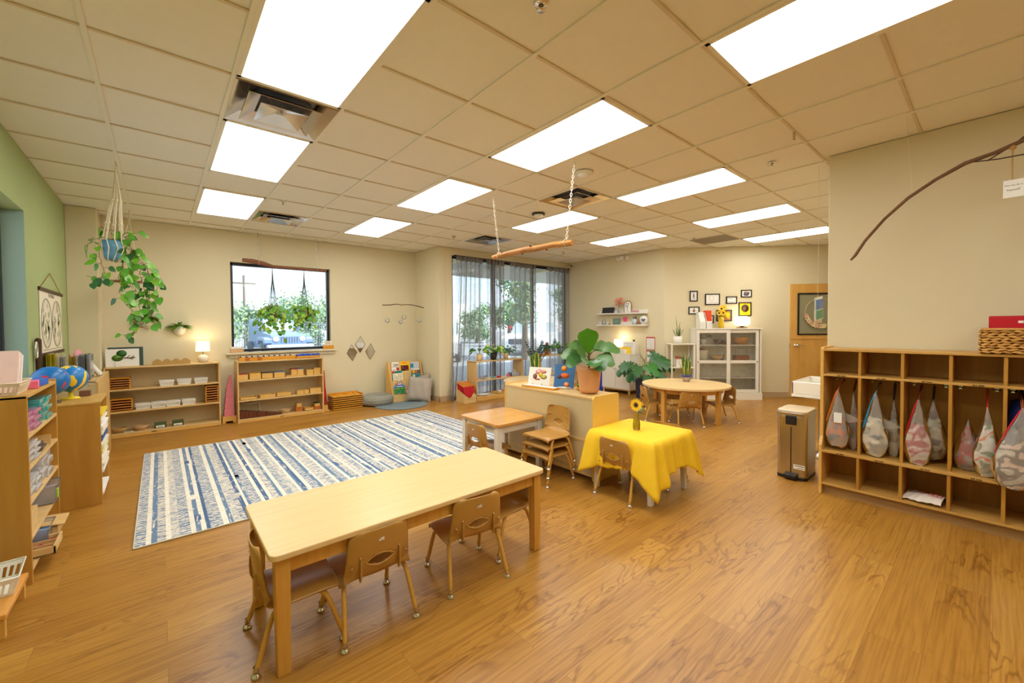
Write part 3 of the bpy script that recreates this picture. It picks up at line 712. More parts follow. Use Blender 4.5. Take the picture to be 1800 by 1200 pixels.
# local frame: x along the wall, -y into the room
O('carcass', MB().box(0, -Dp+.03, .13, .03, -.01, Hh-.025).box(W-.03, -Dp+.03, .13, W, -.01, Hh-.025).box(0, -Dp+.03, .10, W, -.01, .13).box(.03, -.02, .13, W-.03, -.01, Hh-.025), M_WHITE, r)
O('top_board', MB().box(-.01, -Dp, Hh-.025, W+.01, -.005, Hh), M_WHITE, r, bevel=.003)
O('plinth', MB().box(-.005, -Dp-.004, 0, W+.005, -.01, .13), M_WHITE, r, bevel=.003)
for z in (1.01, .405): O('shelf_board', MB().box(.03, -Dp+.05, z-.018, W-.03, -.02, z), M_WHITE, r)
O('shelf_board', MB().box(.03, -Dp+.05, .705-.018, W-.03, -.02, .705), M_WHITE, r)
M_CABG = film('cabinet_glass', (205, 205, 190), .1, .12, .02)
for k in range(2):
    a, b_ = (.01, .60) if k == 0 else (.565, W-.05)
    y = -Dp+.022 if k == 0 else -Dp+.04
    d_ = MB(); fw = .055
    d_.box(a, y-.018, .135, a+fw, y, Hh-.03).box(b_-fw, y-.018, .135, b_, y, Hh-.03).box(a+fw, y-.018, Hh-.03-fw, b_-fw, y, Hh-.03).box(a+fw, y-.018, .135, b_-fw, y, .135+fw).box(a+fw, y-.018, .67, b_-fw, y, .725)
    dd = O('door', d_, M_WHITE, r, bevel=.002)
    O('glass_pane', MB().box(a+fw, y-.011, .135+fw, b_-fw, y-.007, .67).box(a+fw, y-.011, .725, b_-fw, y-.007, Hh-.03-fw), M_CABG, dd)
    kx = a+fw/2 if k == 0 else b_-fw/2
    O('knob', MB().sphere((kx, y-.026, .70), .010, 10).tube([(kx, y-.018, .70), (kx, y-.026, .70)], .004, 6), M_BLACK, dd)
CABZ = Hh
# ---- white cabinet with wooden legs on the right wall
r = T('sideboard', 'white two-door sideboard on pale wooden legs below the white wall shelves', 'cabinet', (7.10, 4.61, 0), 0)
O('carcass', MB().box(.02, 0, .10, .38, .66, .79), M_WHITE, r, bevel=.002)
O('top_board', MB().box(0, -.005, .79, .385, .665, .81), M_WHITE, r, bevel=.003)
for k in range(2):
    d_ = O('door', MB().box(0, .003+k*.33, .105, .018, .327+k*.33, .787), M_WHITE, r, bevel=.002)
    O('knob', MB().lathe([(.004, 0), (.004, .012), (.010, .016), (.008, .022), (.001, .023)], n=12).xf(Matrix.Translation((0, .30+k*.06, .50)) @ Matrix.Rotation(R(-90), 4, 'Y')), M_STEEL, d_)
O('leg_frame', MB().box(.015, .01, .075, .37, .65, .099), M_MAPLE, r)
for x in (.02, .34):
    for y in (.015, .615): O('leg', MB().box(x, y, 0, x+.03, y+.03, .077), M_MAPLE, r, bevel=.003)
# ---- wall ledges
for z, lb in ((1.63, 'upper white picture ledge on the right wall'), (1.385, 'lower white picture ledge on the right wall, above the glowing lamp')):
    m = MB().box(7.37, 4.43, z-.018, 7.486, 5.62, z).box(7.472, 4.43, z, 7.486, 5.62, z+.07).box(7.37, 4.43, z, 7.378, 5.62, z+.012)
    O('picture_ledge', m, M_WHITE, label=lb, cat='wall shelf', bevel=.002)
# ---- corner shelf left of the cabinet
r = T('corner_shelf', 'white three-tier open metal shelf between the monstera and the display cabinet', 'shelf', on_diag(-.10, 0), DA)
r.location = on_diag(.02, .02)
for z in (1.035, .60, .22): O('shelf_board', MB().prism(rrect(0, -.33, .44, -.01, .03), z-.02, z), M_WHITE, r, bevel=.002)
for x in (.02, .42):
    for y in (-.31, -.03): O('post', MB().box(x-.013, y-.013, 0, x+.013, y+.013, 1.03), M_WHITE, r)

# ---------------------------------------------------------------- step bin
r = T('step_bin', 'tall stainless steel step bin standing at the end of the cubbies', 'trash bin', (4.50, 1.165, 0), R(0))
a, b_ = .165, .115
O('base_ring', MB().prism(rrect(-a, -b_, a, b_, .04), 0, .03), M_BLACK, r, bevel=.004)
O('bin_body', MB().prism(rrect(-a, -b_, a, b_, .045, 8), .028, .565), M_STEEL, r, bevel=.003)
O('lid_rim', MB().prism(rrect(-a-.006, -b_-.006, a+.006, b_+.006, .05, 8), .565, .60), M_STEEL, r, bevel=.004)
O('lid', MB().prism(rrect(-a, -b_, a, b_, .045, 8), .60, .618), plain('bin_lid_glossy', (232, 214, 184), .2, .02), r, bevel=.006)
O('latch_box', MB().box(-a-.016, -.04, .49, -a, .04, .575), M_BLACK, r, bevel=.006)
O('seam', MB().box(-a-.0015, -.004, .06, -a, .004, .47), M_BLACK, r)
O('pedal', MB().box(-a-.05, -.05, .012, -a, .05, .05), M_BLACK, r, bevel=.008)
O('sticker', MB().box(-a-.0015, -.105, .10, -a, -.02, .14).box(-a-.0022, -.10, .125, -a-.0014, -.03, .132, 1).box(-a-.0022, -.10, .108, -a-.0014, -.05, .113, 1), [M_PAPER, plain('print_grey', (120, 116, 110), .8)], r)
# wall-mounted white basin by the door
r = T('basin', 'white rectangular basin cut off by the end of the cubby wall', 'sink', (5.02, 1.06, .68))
X0, X1, Y0, Y1 = -.26, .36, -.10, .22
m = MB().box(X0, Y0, 0, X1, Y1, .03).box(X0, Y0, .03, X0+.02, Y1, .15).box(X1-.02, Y0, .03, X1, Y1, .15).box(X0, Y0, .03, X1, Y0+.02, .15).box(X0, Y1-.02, .03, X1, Y1, .15)
O('bowl', m, plain('ceramic', (244, 240, 230), .15, .01), r, bevel=.006)
O('pedestal', MB().lathe([(.10, -.68), (.10, -.64), (.05, -.6), (.05, -.05), (.09, 0)], (.22, .06, 0), 20), M_STEEL, r)
# ================================================================ TEXTILES
# ---- striped rug: strips of four fabrics
def rug_mat(name, c1, c2, sx, sy, thr=.5, dist=1.5, wave=False):
    m, nt, b = newmat(name)
    tc = N(nt, 'ShaderNodeTexCoord'); mp = N(nt, 'ShaderNodeMapping'); mp.inputs['Scale'].default_value = (sx, sy, 1)
    nt.links.new(tc.outputs['Object'], mp.inputs[0])
    nz = N(nt, 'ShaderNodeTexNoise'); nz.inputs['Scale'].default_value = 1; nz.inputs['Detail'].default_value = 4; nz.inputs['Distortion'].default_value = dist
    nt.links.new(mp.outputs[0], nz.inputs[0])
    src = nz.outputs['Fac']
    if wave:
        wv = N(nt, 'ShaderNodeTexWave', wave_type='BANDS', bands_direction='Y'); wv.inputs['Scale'].default_value = 9; wv.inputs['Distortion'].default_value = 6; wv.inputs['Detail'].default_value = 2; wv.inputs['Detail Scale'].default_value = 3
        nt.links.new(tc.outputs['Object'], wv.inputs[0])
        mm = N(nt, 'ShaderNodeMath', operation='ADD'); nt.links.new(wv.outputs['Fac'], mm.inputs[0]); nt.links.new(nz.outputs['Fac'], mm.inputs[1])
        m2 = N(nt, 'ShaderNodeMath', operation='MULTIPLY'); m2.inputs[1].default_value = .5; nt.links.new(mm.outputs[0], m2.inputs[0]); src = m2.outputs[0]
    r = N(nt, 'ShaderNodeValToRGB'); e = r.color_ramp.elements; e[0].position = thr-.04; e[1].position = thr+.04; e[0].color = lin(c1); e[1].color = lin(c2)
    nt.links.new(src, r.inputs[0]); nt.links.new(r.outputs[0], b.inputs['Base Color']); b.inputs['Roughness'].default_value = .95
    b.inputs['Specular IOR Level'].default_value = .1
    return m
CR, BL, BD, GY_ = (222, 214, 198), (112, 136, 164), (84, 110, 146), (158, 166, 176)
rm = [rug_mat('rug_cream', CR, (238, 232, 216), 30, 30, .45), rug_mat('rug_blue_stripe', CR, BL, 40, 7, .38), rug_mat('rug_motif', BL, CR, 45, 30, .5, wave=True), rug_mat('rug_worn', GY_, CR, 22, 40, .47), rug_mat('rug_dark_stripe', BD, CR, 30, 5, .62), rug_mat('rug_teeth', BD, CR, 12, 60, .46)]
rx0, rx1, ry0, ry1 = -.155, 3.36, 3.465, 6.0
rnd = random.Random(11)
mb = MB(); x = rx0; k = 0
seq = [2, 0, 1, 5, 0, 3, 2, 0, 1, 0, 4, 2, 0, 1, 3, 5, 4, 0, 1, 2, 0, 4, 0, 5, 1, 0, 2, 3, 0, 1, 4, 0, 2, 1, 0, 3, 5, 0, 1]
wid = {0: (.018, .034), 1: (.018, .032), 2: (.045, .075), 3: (.04, .07), 4: (.022, .034), 5: (.035, .055)}
while x < rx1-.001:
    m_ = seq[k % len(seq)]; w_ = rnd.uniform(*wid[m_]); xx = min(rx1, x+w_)
    mb.add([(x, ry0, .009), (xx, ry0, .009), (xx, ry1, .009), (x, ry1, .009)], [(0, 1, 2, 3)], m_)
    if m_ == 1 and rnd.random() < .3:
        for q in range(3):
            y = rnd.uniform(ry0, ry1-.3); mb.add([(x, y, .0093), (xx+.01, y, .0093), (xx+.01, y+.12, .0093), (x, y+.12, .0093)], [(0, 1, 2, 3)], 4 if q else 0)
    x = xx; k += 1
mb.box(rx0, ry0, .001, rx1, ry0+.004, .009, 0).box(rx0, ry1-.004, .001, rx1, ry1, .009, 0).box(rx0, ry0, .001, rx0+.004, ry1, .009, 0).box(rx1-.004, ry0, .001, rx1, ry1, .009, 0)
rug = T('area_rug', 'large blue and cream striped rug in the middle of the floor', 'rug', (0, 0, 0))
O('rug_field', mb, rm, rug, fixn=False)
e_ = MB(); 
for a, b_ in (((rx0, ry0), (rx1, ry0)), ((rx1, ry0), (rx1, ry1)), ((rx1, ry1), (rx0, ry1)), ((rx0, ry1), (rx0, ry0))): e_.tube([(a[0], a[1], .006), (b_[0], b_[1], .006)], .0055, 6)
O('bound_edge', e_, plain('rug_binding', (206, 196, 174), .9), rug)

# ---- yellow tablecloth
def cloth(cx, cy, a, b, ztop, drop, seed=1):
    NT = 160; NR = 6; ND = 14
    rnd = random.Random(seed); ph = [rnd.uniform(0, 6.28) for _ in range(6)]
    def per(t):
        # rounded rectangle perimeter, returns point, outward normal, cornerness
        P_ = 2*(2*a+2*b); s = t*P_; rr = .03
        segs = [((-a, -b), (1, 0), 2*a), ((a, -b), (0, 1), 2*b), ((a, b), (-1, 0), 2*a), ((-a, b), (0, -1), 2*b)]
        for (p, d, L) in segs:
            if s <= L: break
            s -= L
        x, y = p[0]+d[0]*s, p[1]+d[1]*s
        n = Vector((d[1], -d[0], 0)); dc = min(s, L-s)
        c = max(0, 1-dc/.16)
        # blend normals near the corners
        if dc < .10:
            q = Vector((math.copysign(1, x), math.copysign(1, y), 0)).normalized(); f_ = (1-dc/.10)**1.2
            n = (n*(1-f_)+q*f_).normalized()
        return Vector((x, y, 0)), n, c
    vs = []; fs = []
    tot = NR+ND
    for j in range(tot+1):
        for i in range(NT):
            t = i/NT; p, n, c = per(t)
            if j <= NR:
                f_ = (j/NR)**.8; v = Vector((p.x*f_, p.y*f_, .0012*math.sin(9*p.x*f_+ph[0])*math.sin(7*p.y*f_)))
            else:
                u = (j-NR)/ND
                L = drop*(1+.55*c**1.6) + .012*math.sin(t*2*PI*5+ph[1])
                fold = math.sin(t*2*PI*19+ph[2]+1.2*math.sin(t*2*PI*3))*.5+.3*math.sin(t*2*PI*33+ph[3])
                out = .006+.012*min(1, u*6) + (.035*u + .055*c*u) + fold*(.004+.030*u)*(.6+.9*c)
                v = p + n*out; v.z = -L*u*(1-.04*u) + .004*math.sin(t*40+u*9)
            vs.append((cx+v.x, cy+v.y, ztop+v.z))
    for j in range(tot):
        for i in range(NT): fs.append((j*NT+i, j*NT+(i+1) % NT, (j+1)*NT+(i+1) % NT, (j+1)*NT+i))
    return MB().add(vs, fs, 0, True)
M_YEL = plain('yellow_cloth', (250, 204, 30), .75, .05, 20, bump=.2)
O('tablecloth', cloth(3.145, 1.94, .308, .298, .4985, .265, 4), M_YEL, label='bright yellow tablecloth draped over the square table', cat='tablecloth', solid=.0015)

# ---- sheer curtains on a rod
M_SHEER = film('sheer_grey_fabric', (170, 166, 162), .40, .0, .5, .6, graze=.85)
M_SHEERD = film('curtain_heading_fabric', (136, 124, 112), .88, .0, .5, .3)
rod = T('curtain_rod', 'slim dark curtain rod across the top of the storefront window', 'curtain rod', (0, 0, 0))
O('rod_tube', MB().tube([(4.24, 6.45, 2.705), (7.47, 6.45, 2.705)], .009, 8), M_BLACKF, rod)
for x in (4.27, 5.85, 7.44): O('rod_bracket', MB().box(x-.008, 6.45, 2.69, x+.008, 6.519, 2.72), M_BLACKF, rod)
def curtain(label, x0, x1, seed, dens=13, flare=0):
    rnd = random.Random(seed); ph = [rnd.uniform(0, 6.28) for _ in range(5)]
    NU = int((x1-x0)*110); 
    def fn(u, v):
        z = .025+(2.70-.025)*v
        w_ = x1-x0; X = x0+w_*u - flare*(1-u)*(1-v)**1.6
        amp = .026+.010*(1-v)
        y = 6.445 + amp*(math.sin(u*w_*dens*2*PI+ph[0]+.8*math.sin(u*5+ph[1])+.25*(1-v)*math.sin(u*11+ph[4])) + .35*math.sin(u*w_*dens*4.7*PI+ph[2]))*.85
        X += .012*math.sin(u*w_*dens*2*PI*2+ph[3])*(.5+.5*v)
        y = min(6.50, max(6.398, y))
        return (X, y, z)
    r = T('sheer_curtain', label, 'curtain', (0, 0, 0), group='sheer grey curtains on the storefront window')
    O('curtain_fabric', MB().grid(lambda u, v: fn(u, v*.965), NU, 24), M_SHEER, r, fixn=False)
    def hd(u, v):
        x, y, z = fn(u, .965+.035*v); y -= .006; return (x, y, z+.008*math.sin(u*(x1-x0)*dens*6)*(1-v))
    O('curtain_heading', MB().grid(hd, NU, 4), M_SHEERD, r, fixn=False)
curtain('leftmost grey sheer curtain, its bottom swinging left onto the floor', 4.29, 4.87, 3, 9, .22)
curtain('second grey sheer curtain from the left, bunched tightly', 4.97, 5.43, 5, 12, .05)
curtain('third grey sheer curtain from the left', 5.63, 6.33, 8, 7)
curtain('rightmost grey sheer curtain, beside the right wall', 6.66, 7.46, 12, 6)

# ---- floor cushions, pouf, round rug
M_PILLOW = plain('taupe_velvet', (172, 160, 146), .85, .06, 6)
def pillow(label, loc, rot, s=.42, th=.16, m=M_PILLOW):
    def fn_side(sg):
        def fn(u, v):
            a, b_ = 2*u-1, 2*v-1
            e = (1-a**4)*(1-b_**4)
            k = 1-.10*(a*a*(1-b_*b_)*0+ (1-abs(a))*0)
            pin = 1-.07*(1-a*a)*abs(b_)**3-.0; pin2 = 1-.07*(1-b_*b_)*abs(a)**3
            y = sg*th/2*max(0, e)**.55 + .006*math.sin(9*a+3*b_)*e
            return (a*s/2*pin2, y, b_*s/2*pin)
        return fn
    mb = MB().grid(fn_side(1), 20, 20).grid(fn_side(-1), 20, 20)
    mb.tube([(fn_side(0)(t, 0)) for t in [i/20 for i in range(21)]] + [(fn_side(0)(1, t)) for t in [i/20 for i in range(1, 21)]] + [(fn_side(0)(1-t, 1)) for t in [i/20 for i in range(1, 21)]] + [(fn_side(0)(0, 1-t)) for t in [i/20 for i in range(1, 20)]], .006, 6, closed=True)
    o = O('floor_cushion', mb, m, label=label, cat='cushion')
    o.rotation_euler = rot; o.location = loc
    return o
O('round_rug', MB().lathe([(.001, .016), (.40, .018), (.455, .014), (.462, .004), (.455, .001)], n=72), plain('shaggy_blue_grey', (120, 134, 138), .98, .35, 70, bump=1), label='round blue-grey shaggy rug in the reading corner', cat='rug', loc=(3.28, 6.76, 0))
pillow('large taupe velvet cushion leaning on the reading corner book rack', (3.66, 6.78, .235), (R(-14), R(6), R(-38)), .44, .15)
pillow('second taupe cushion almost hidden behind the first, against the wall corner', (3.80, 6.98, .25), (R(-10), R(-14), R(-60)), .42, .12)
def pouf_fn(u, v):
    t = u*2*PI; a = v*PI
    rr = .10+.155*math.sin(a)**.6 if 0 < v < 1 else .0
    prof = [(0, .115), (.12, .125), (.19, .165), (.235, .175), (.275, .155), (.292, .11), (.288, .06), (.262, .022), (.20, .003), (0, .0)]
    x = v*(len(prof)-1); i = min(int(x), len(prof)-2); f_ = x-i; f_ = f_*f_*(3-2*f_)
    r_ = prof[i][0]*(1-f_)+prof[i+1][0]*f_; z = prof[i][1]*(1-f_)+prof[i+1][1]*f_
    r_ += .0045*math.sin(t*34+v*16)*math.sin(v*70)
    return (r_*math.cos(t), r_*math.sin(t), z)
O('knitted_pouf', MB().grid(pouf_fn, 140, 60), plain('chunky_grey_knit', (150, 148, 134), .95, .35, 60, bump=1), label='grey chunky knitted floor pouf with a sunken middle', cat='pouf', loc=(2.97, 7.09, 0))

# ================================================================ PLANTS
SH = {'heart': [.0, .72, .98, 1.0, .88, .68, .38, 0], 'oval': [0, .45, .8, 1, 1, .8, .45, 0], 'blade': [.7, .8, .9, 1, .95, .8, .5, 0], 'lance': [0, .5, .85, 1, .9, .65, .35, 0], 'obov': [.08, .42, .58, .72, .92, 1, .82, 0]}
def leaf(mb, base, d, up, L, W, shape='heart', fold=.25, droop=.6, m=0, wav=0, edge=None):
    d = Vector(d).normalized(); up = Vector(up); up = (up-d*up.dot(d)); up = up.normalized() if up.length > 1e-4 else d.orthogonal().normalized()
    side = d.cross(up); pr_ = SH[shape]; n = len(pr_)-1
    p = Vector(base); vs = []; cur = d.copy()
    cols = 5 if edge is not None else 3
    for i in range(n+1):
        t = i/n; w_ = pr_[i]*W/2
        nrm = side.cross(cur).normalized() if side.cross(cur).length > 1e-6 else up
        row = []
        wv = wav*math.sin(i*2.3)*W
        if cols == 3: offs = (-1, 0, 1)
        else: offs = (-1, -.72, 0, .72, 1)
        for s_ in offs:
            row.append(p + side*(s_*w_) + nrm*(abs(s_)*w_*fold*(1 if shape != 'blade' else 1) + (wv if s_ else 0)*(1 if s_ > 0 else -1)))
        vs += row
        cur = (cur + Vector((0, 0, -1))*droop/n).normalized()
        p = p + cur*(L/n)
    o = len(mb.v); mb.v += vs
    for i in range(n):
        for c in range(cols-1):
            mb.f.append([o+i*cols+c, o+i*cols+c+1, o+(i+1)*cols+c+1, o+(i+1)*cols+c]); mb.s.append(True)
            mb.m.append(edge if (edge is not None and c in (0, cols-2)) else m)
def pot(parent, mat, r0, r1, h, rim=.006, z=0, n=28, soil=True, name='pot', extra=None):
    prof = [(.001, 0), (r0, 0)] + (extra or []) + [(r1, h), (r1-rim, h), (r1-rim*1.3, h*.82), (.001, h*.82)]
    p_ = O(name, MB().lathe([(a, z+b) for a, b in prof], n=n), mat, parent)
    if soil: O('soil', MB().disc((0, 0, z+h*.86), r1-rim*1.2, n), M_SOIL, parent)
    return p_
def bush(parent, seed, n, z0, hgt, spread, L, W, shape='heart', mats=None, droop=.8, stemr=.002, upb=.6, wav=0):
    rnd = random.Random(seed); fo = MB(); st = MB(); mats = mats or [M_GREENL, M_GREEND, M_GREENY]
    for i in range(n):
        a = rnd.uniform(0, 2*PI); rr = spread*math.sqrt(rnd.random()); zz = z0+hgt*rnd.uniform(.25, 1)*(1-.35*(rr/spread)**2)
        tip = Vector((rr*math.cos(a), rr*math.sin(a), zz))
        st.tube([(0, 0, z0-.02), tip*.5+Vector((0, 0, .5*z0*.8)), tip], stemr, 5, cap=False)
        d = Vector((math.cos(a), math.sin(a), upb*rnd.uniform(-.6, 1)))
        s_ = rnd.uniform(.75, 1.15)
        leaf(fo, tip, d, (-.5, -.55, .7), L*s_, W*s_, shape, .22, droop, rnd.choice(range(len(mats))) if rnd.random() < .6 else 0, wav)
    O('foliage', fo, mats, parent, fixn=False); O('stems', st, M_STEM, parent)

# ---- fiddle leaf plant on the island
r = T('fiddle_leaf_plant', 'fiddle leaf plant with huge round leaves in a ribbed peach pot on the cream shelf', 'potted plant', (3.10, 2.447, .767))
ribs = []
for i in range(18): 
    z = .02+.0105*i; ribs += [(.088+.026*z/.24+(.0022 if i % 2 else 0), z)]
pot(r, plain('peach_ribbed_pot', (222, 160, 106), .6, .03), .084, .116, .235, .008, extra=ribs)
fo = MB(); st = MB()
# (azimuth deg, elevation, stem height, length, width, droop)
for az, el, z, L, W, dr in ((205, 80, .33, .24, .20, .05), (60, 35, .36, .20, .15, .5), (-48, 26, .37, .24, .14, .75), (-70, 8, .31, .20, .13, .7), (140, 22, .33, .22, .14, .7), (165, 12, .30, .22, .14, .7), (235, 2, .30, .17, .15, .6), (262, -15, .31, .17, .15, .5), (300, 18, .30, .17, .13, .7), (110, 30, .33, .16, .12, .5), (20, 45, .38, .13, .09, .4), (200, 18, .30, .15, .13, .6), (-25, 42, .36, .2, .13, .9), (-52, 10, .40, .22, .06, 1.5), (150, 40, .37, .16, .12, .6), (180, 35, .34, .14, .11, .5)):
    a, e = R(az), R(el); base = Vector((.02*math.cos(a), .02*math.sin(a), z)); d = Vector((math.cos(a)*math.cos(e), math.sin(a)*math.cos(e), math.sin(e)))
    st.tube([(0, 0, .19), (0.004*math.cos(a), .004*math.sin(a), z-.02), base, base+d*.04], [.006, .005, .003, .0025], 6)
    leaf(fo, base+d*.035, d, (-.55, -.6, .6) if el < 60 else (-.64, -.77, .1), L, W, 'obov', .18, dr, 0 if el > 60 else (1 if az in (235, 262, 165) else 2), .03)
st.tube([(0, 0, .18), (.006, .004, .27), (0, 0, .36)], [.008, .006, .004], 8)
O('foliage', fo, [plain('fiddle_leaf_bright', (74, 140, 30), .3, .12, 20), plain('fiddle_leaf_dark', (64, 112, 52), .3, .15, 20), plain('fiddle_leaf_mid', (84, 128, 60), .3, .15, 20)], r, fixn=False)
O('stems', st, M_STEM, r)

# ---- sunflower vase on the yellow cloth
def sunflower(mb, st, c, d, rad, m0=0):
    d = Vector(d).normalized(); u = d.orthogonal().normalized(); v = d.cross(u)
    for k in range(20):
        a = 2*PI*k/20+.05*(k % 3); q = u*math.cos(a)+v*math.sin(a)
        leaf(mb, Vector(c)+q*rad*.34, q+d*.12, d, rad*.68, rad*.26, 'lance', .2, .1*0, m0)
    s = MB().lathe([(.001, .006), (rad*.2, .005), (rad*.30, 0), (rad*.29, -.006), (.001, -.008)], n=16, m=1)
    M = Matrix((u, v, d)).transposed().to_4x4(); M.translation = Vector(c)+d*.004
    s.xf(M); mb.add(s.v, s.f, 1, True)
    mb.m[-len(s.f):] = [1]*len(s.f)
M_PETAL = plain('sunflower_petal', (252, 206, 24), .6, .05); M_SEED = plain('sunflower_seed', (72, 42, 18), .9, .3, 90)
r = T('flower_vase', 'yellow glass bottle vase holding sunflowers on the yellow tablecloth', 'vase', (3.115, 1.955, .502))
O('vase_glass', MB().lathe([(.001, .002), (.026, .0), (.030, .01), (.031, .05), (.024, .085), (.014, .115), (.013, .135), (.017, .142), (.014, .14), (.011, .115), (.021, .085), (.027, .05), (.026, .012), (.001, .01)], n=20), film('yellow_glass', (236, 204, 40), .45, .25, .08), r)
fo = MB(); st = MB()
for c, d, rad, m_ in (((-.03, -.012, .215), (-.5, -.75, .25), .058, 0), ((.07, -.025, .19), (.4, -.8, .5), .042, 0)):
    st.tube([(0, 0, .02), (0, 0, .12), Vector(c)*.7+Vector((0, 0, .05)), c], .003, 6)
    sunflower(fo, st, c, d, rad)
for k in range(4): leaf(fo, (.01+.01*k, -.005, .15), (.5+.3*math.sin(k*2), -.6+.5*k*.5, -.2+.2*k), (0, 0, 1), .075, .05, 'heart', .2, .8, 2)
for k in range(5): st.tube([(0, 0, .14), (.016*math.cos(k*1.3), .016*math.sin(k*1.3), .02)], .0018, 5)
O('flowers', fo, [M_PETAL, M_SEED, M_GREEND], r, fixn=False); O('stems', st, plain('flower_stem', (88, 112, 40), .6), r)
# vase on display cabinet
cp = on_diag(1.0, .12, CABZ+.002)
r = T('flower_vase', 'small yellow vase of sunflowers on top of the white display cabinet', 'vase', cp)
O('vase_glass', MB().lathe([(.001, 0), (.05, 0), (.055, .04), (.045, .12), (.05, .21), (.042, .21), (.036, .12), (.001, .02)], n=20), plain('amber_vase', (214, 178, 22), .15, .1), r)
fo = MB(); st = MB()
for c, rad in (((-.06, -.03, .36), .06), ((.03, -.03, .38), .065), ((-.02, -.05, .28), .05), ((.08, 0, .30), .05), ((-.09, .0, .28), .05)):
    st.tube([(0, 0, .05), Vector(c)], .003, 5); sunflower(fo, st, c, (-.7, -.7, .15), rad)
O('flowers', fo, [M_PETAL, M_SEED], r, fixn=False); O('stems', st, M_GREEND, r)

# ---- snake plants
def snake(label, loc, seed, n, h, potf, spread=.05, w=.05, m1=None):
    r = T('snake_plant', label, 'potted plant', loc); potf(r)
    rnd = random.Random(seed); fo = MB()
    for i in range(n):
        a = 2*PI*i/n+rnd.uniform(-.3, .3); tilt = rnd.uniform(.08, .42); d = Vector((math.cos(a)*tilt, math.sin(a)*tilt, 1))
        leaf(fo, (spread*.4*math.cos(a), spread*.4*math.sin(a), .08), d, (math.cos(a), math.sin(a), 0), h*rnd.uniform(.7, 1.05), w, 'blade', .18, -.05, 0, 0, 1)
    O('foliage', fo, [m1 or M_GREEND, plain('leaf_edge_yellow', (206, 204, 84), .4)], r, fixn=False)
    return r
M_TALA = blotch('painted_ceramic', [(238, 230, 214), (40, 60, 140), (238, 230, 214), (190, 120, 50), (30, 40, 90)], 34, .25)
def talpot(r):
    O('pot', MB().lathe([(.001, 0), (.045, 0), (.062, .07), (.068, .072), (.07, .10), (.06, .10), (.055, .08), (.001, .08)], n=28), [M_TALA], r)
    O('pot_rim', MB().lathe([(.066, .070), (.073, .074), (.074, .10), (.064, .102), (.063, .09)], n=28), plain('cobalt_glaze', (50, 62, 140), .25, .2, 40), r)
snake('snake plant in a painted blue and white pot on the round maple table', (6.17, 3.02, .522), 5, 10, .34, talpot, .05, .065)
snake('yellow-edged snake plant standing behind the open books on the far round table', (4.76, 4.86, .502), 9, 11, .42, lambda r: pot(r, M_WHITEP, .05, .07, .12), .06, .085)

# ---- monstera in tall blue pot
r = T('monstera_plant', 'monstera with split leaves in a tall navy pot left of the round maple table', 'potted plant', (7.02, 4.30, 0))
O('pot', MB().add([(-.07, -.07, 0), (.07, -.07, 0), (.07, .07, 0), (-.07, .07, 0), (-.085, -.085, .38), (.085, -.085, .38), (.085, .085, .38), (-.085, .085, .38)], [(3, 2, 1, 0), (4, 5, 6, 7), (0, 1, 5, 4), (1, 2, 6, 5), (2, 3, 7, 6), (3, 0, 4, 7)]), plain('navy_pot', (42, 52, 84), .4, .1), r, bevel=.004)
fo = MB(); st = MB(); rnd = random.Random(4)
def monleaf(mb, base, d, L, m=0):
    d = (Vector(d)+Vector((0, 0, -.35))).normalized(); side = d.cross(Vector((-.62, -.7, .55))).normalized(); nrm = side.cross(d)
    # notched heart outline as a fan
    pts = []
    for k in range(25):
        t = -1+2*k/24; a = t*PI*.92
        rr = L*.52*(1-.15*abs(t)) * (1 if k % 3 else .62) if abs(t) > .12 else L*.56
        q = Vector(base)+d*(L*.42) + d*(math.cos(a)*rr) + side*(math.sin(a)*rr*.92) - Vector((0, 0, 1))*(.35*(math.cos(a)*rr+L*.3)**2/L) - nrm*(abs(math.sin(a))*rr*.12)
        pts.append(q)
    c = Vector(base)+d*(L*.3)
    o = len(mb.v); mb.v += [c]+pts
    for k in range(24): mb.f.append([o, o+1+k, o+2+k]); mb.m.append(m); mb.s.append(True)
for az, rr, z, L in ((140, .38, .62, .24), (175, .30, .50, .22), (200, .36, .66, .24), (255, .22, .68, .26), (290, .34, .76, .26), (310, .48, .74, .28), (335, .34, .66, .22), (20, .25, .75, .2), (90, .30, .62, .22), (230, .42, .48, .2), (275, .34, .55, .24), (300, .22, .86, .22), (-50, .62, .72, .24), (160, .48, .66, .2)):
    a = R(az); base = Vector((rr*.5*math.cos(a), rr*.5*math.sin(a), z)); st.tube([(0, 0, .33), (.1*rr*math.cos(a), .1*rr*math.sin(a), z*.7), base], [.007, .006, .004], 6)
    monleaf(fo, base, (math.cos(a), math.sin(a), -.1+.2*rnd.random()), L*1.3, rnd.choice((0, 0, 1)))
O('foliage', fo, [M_GREEND, plain('monstera_mid', (58, 120, 48), .3, .2)], r, fixn=False); O('stems', st, plain('monstera_stem', (150, 160, 90), .6), r)

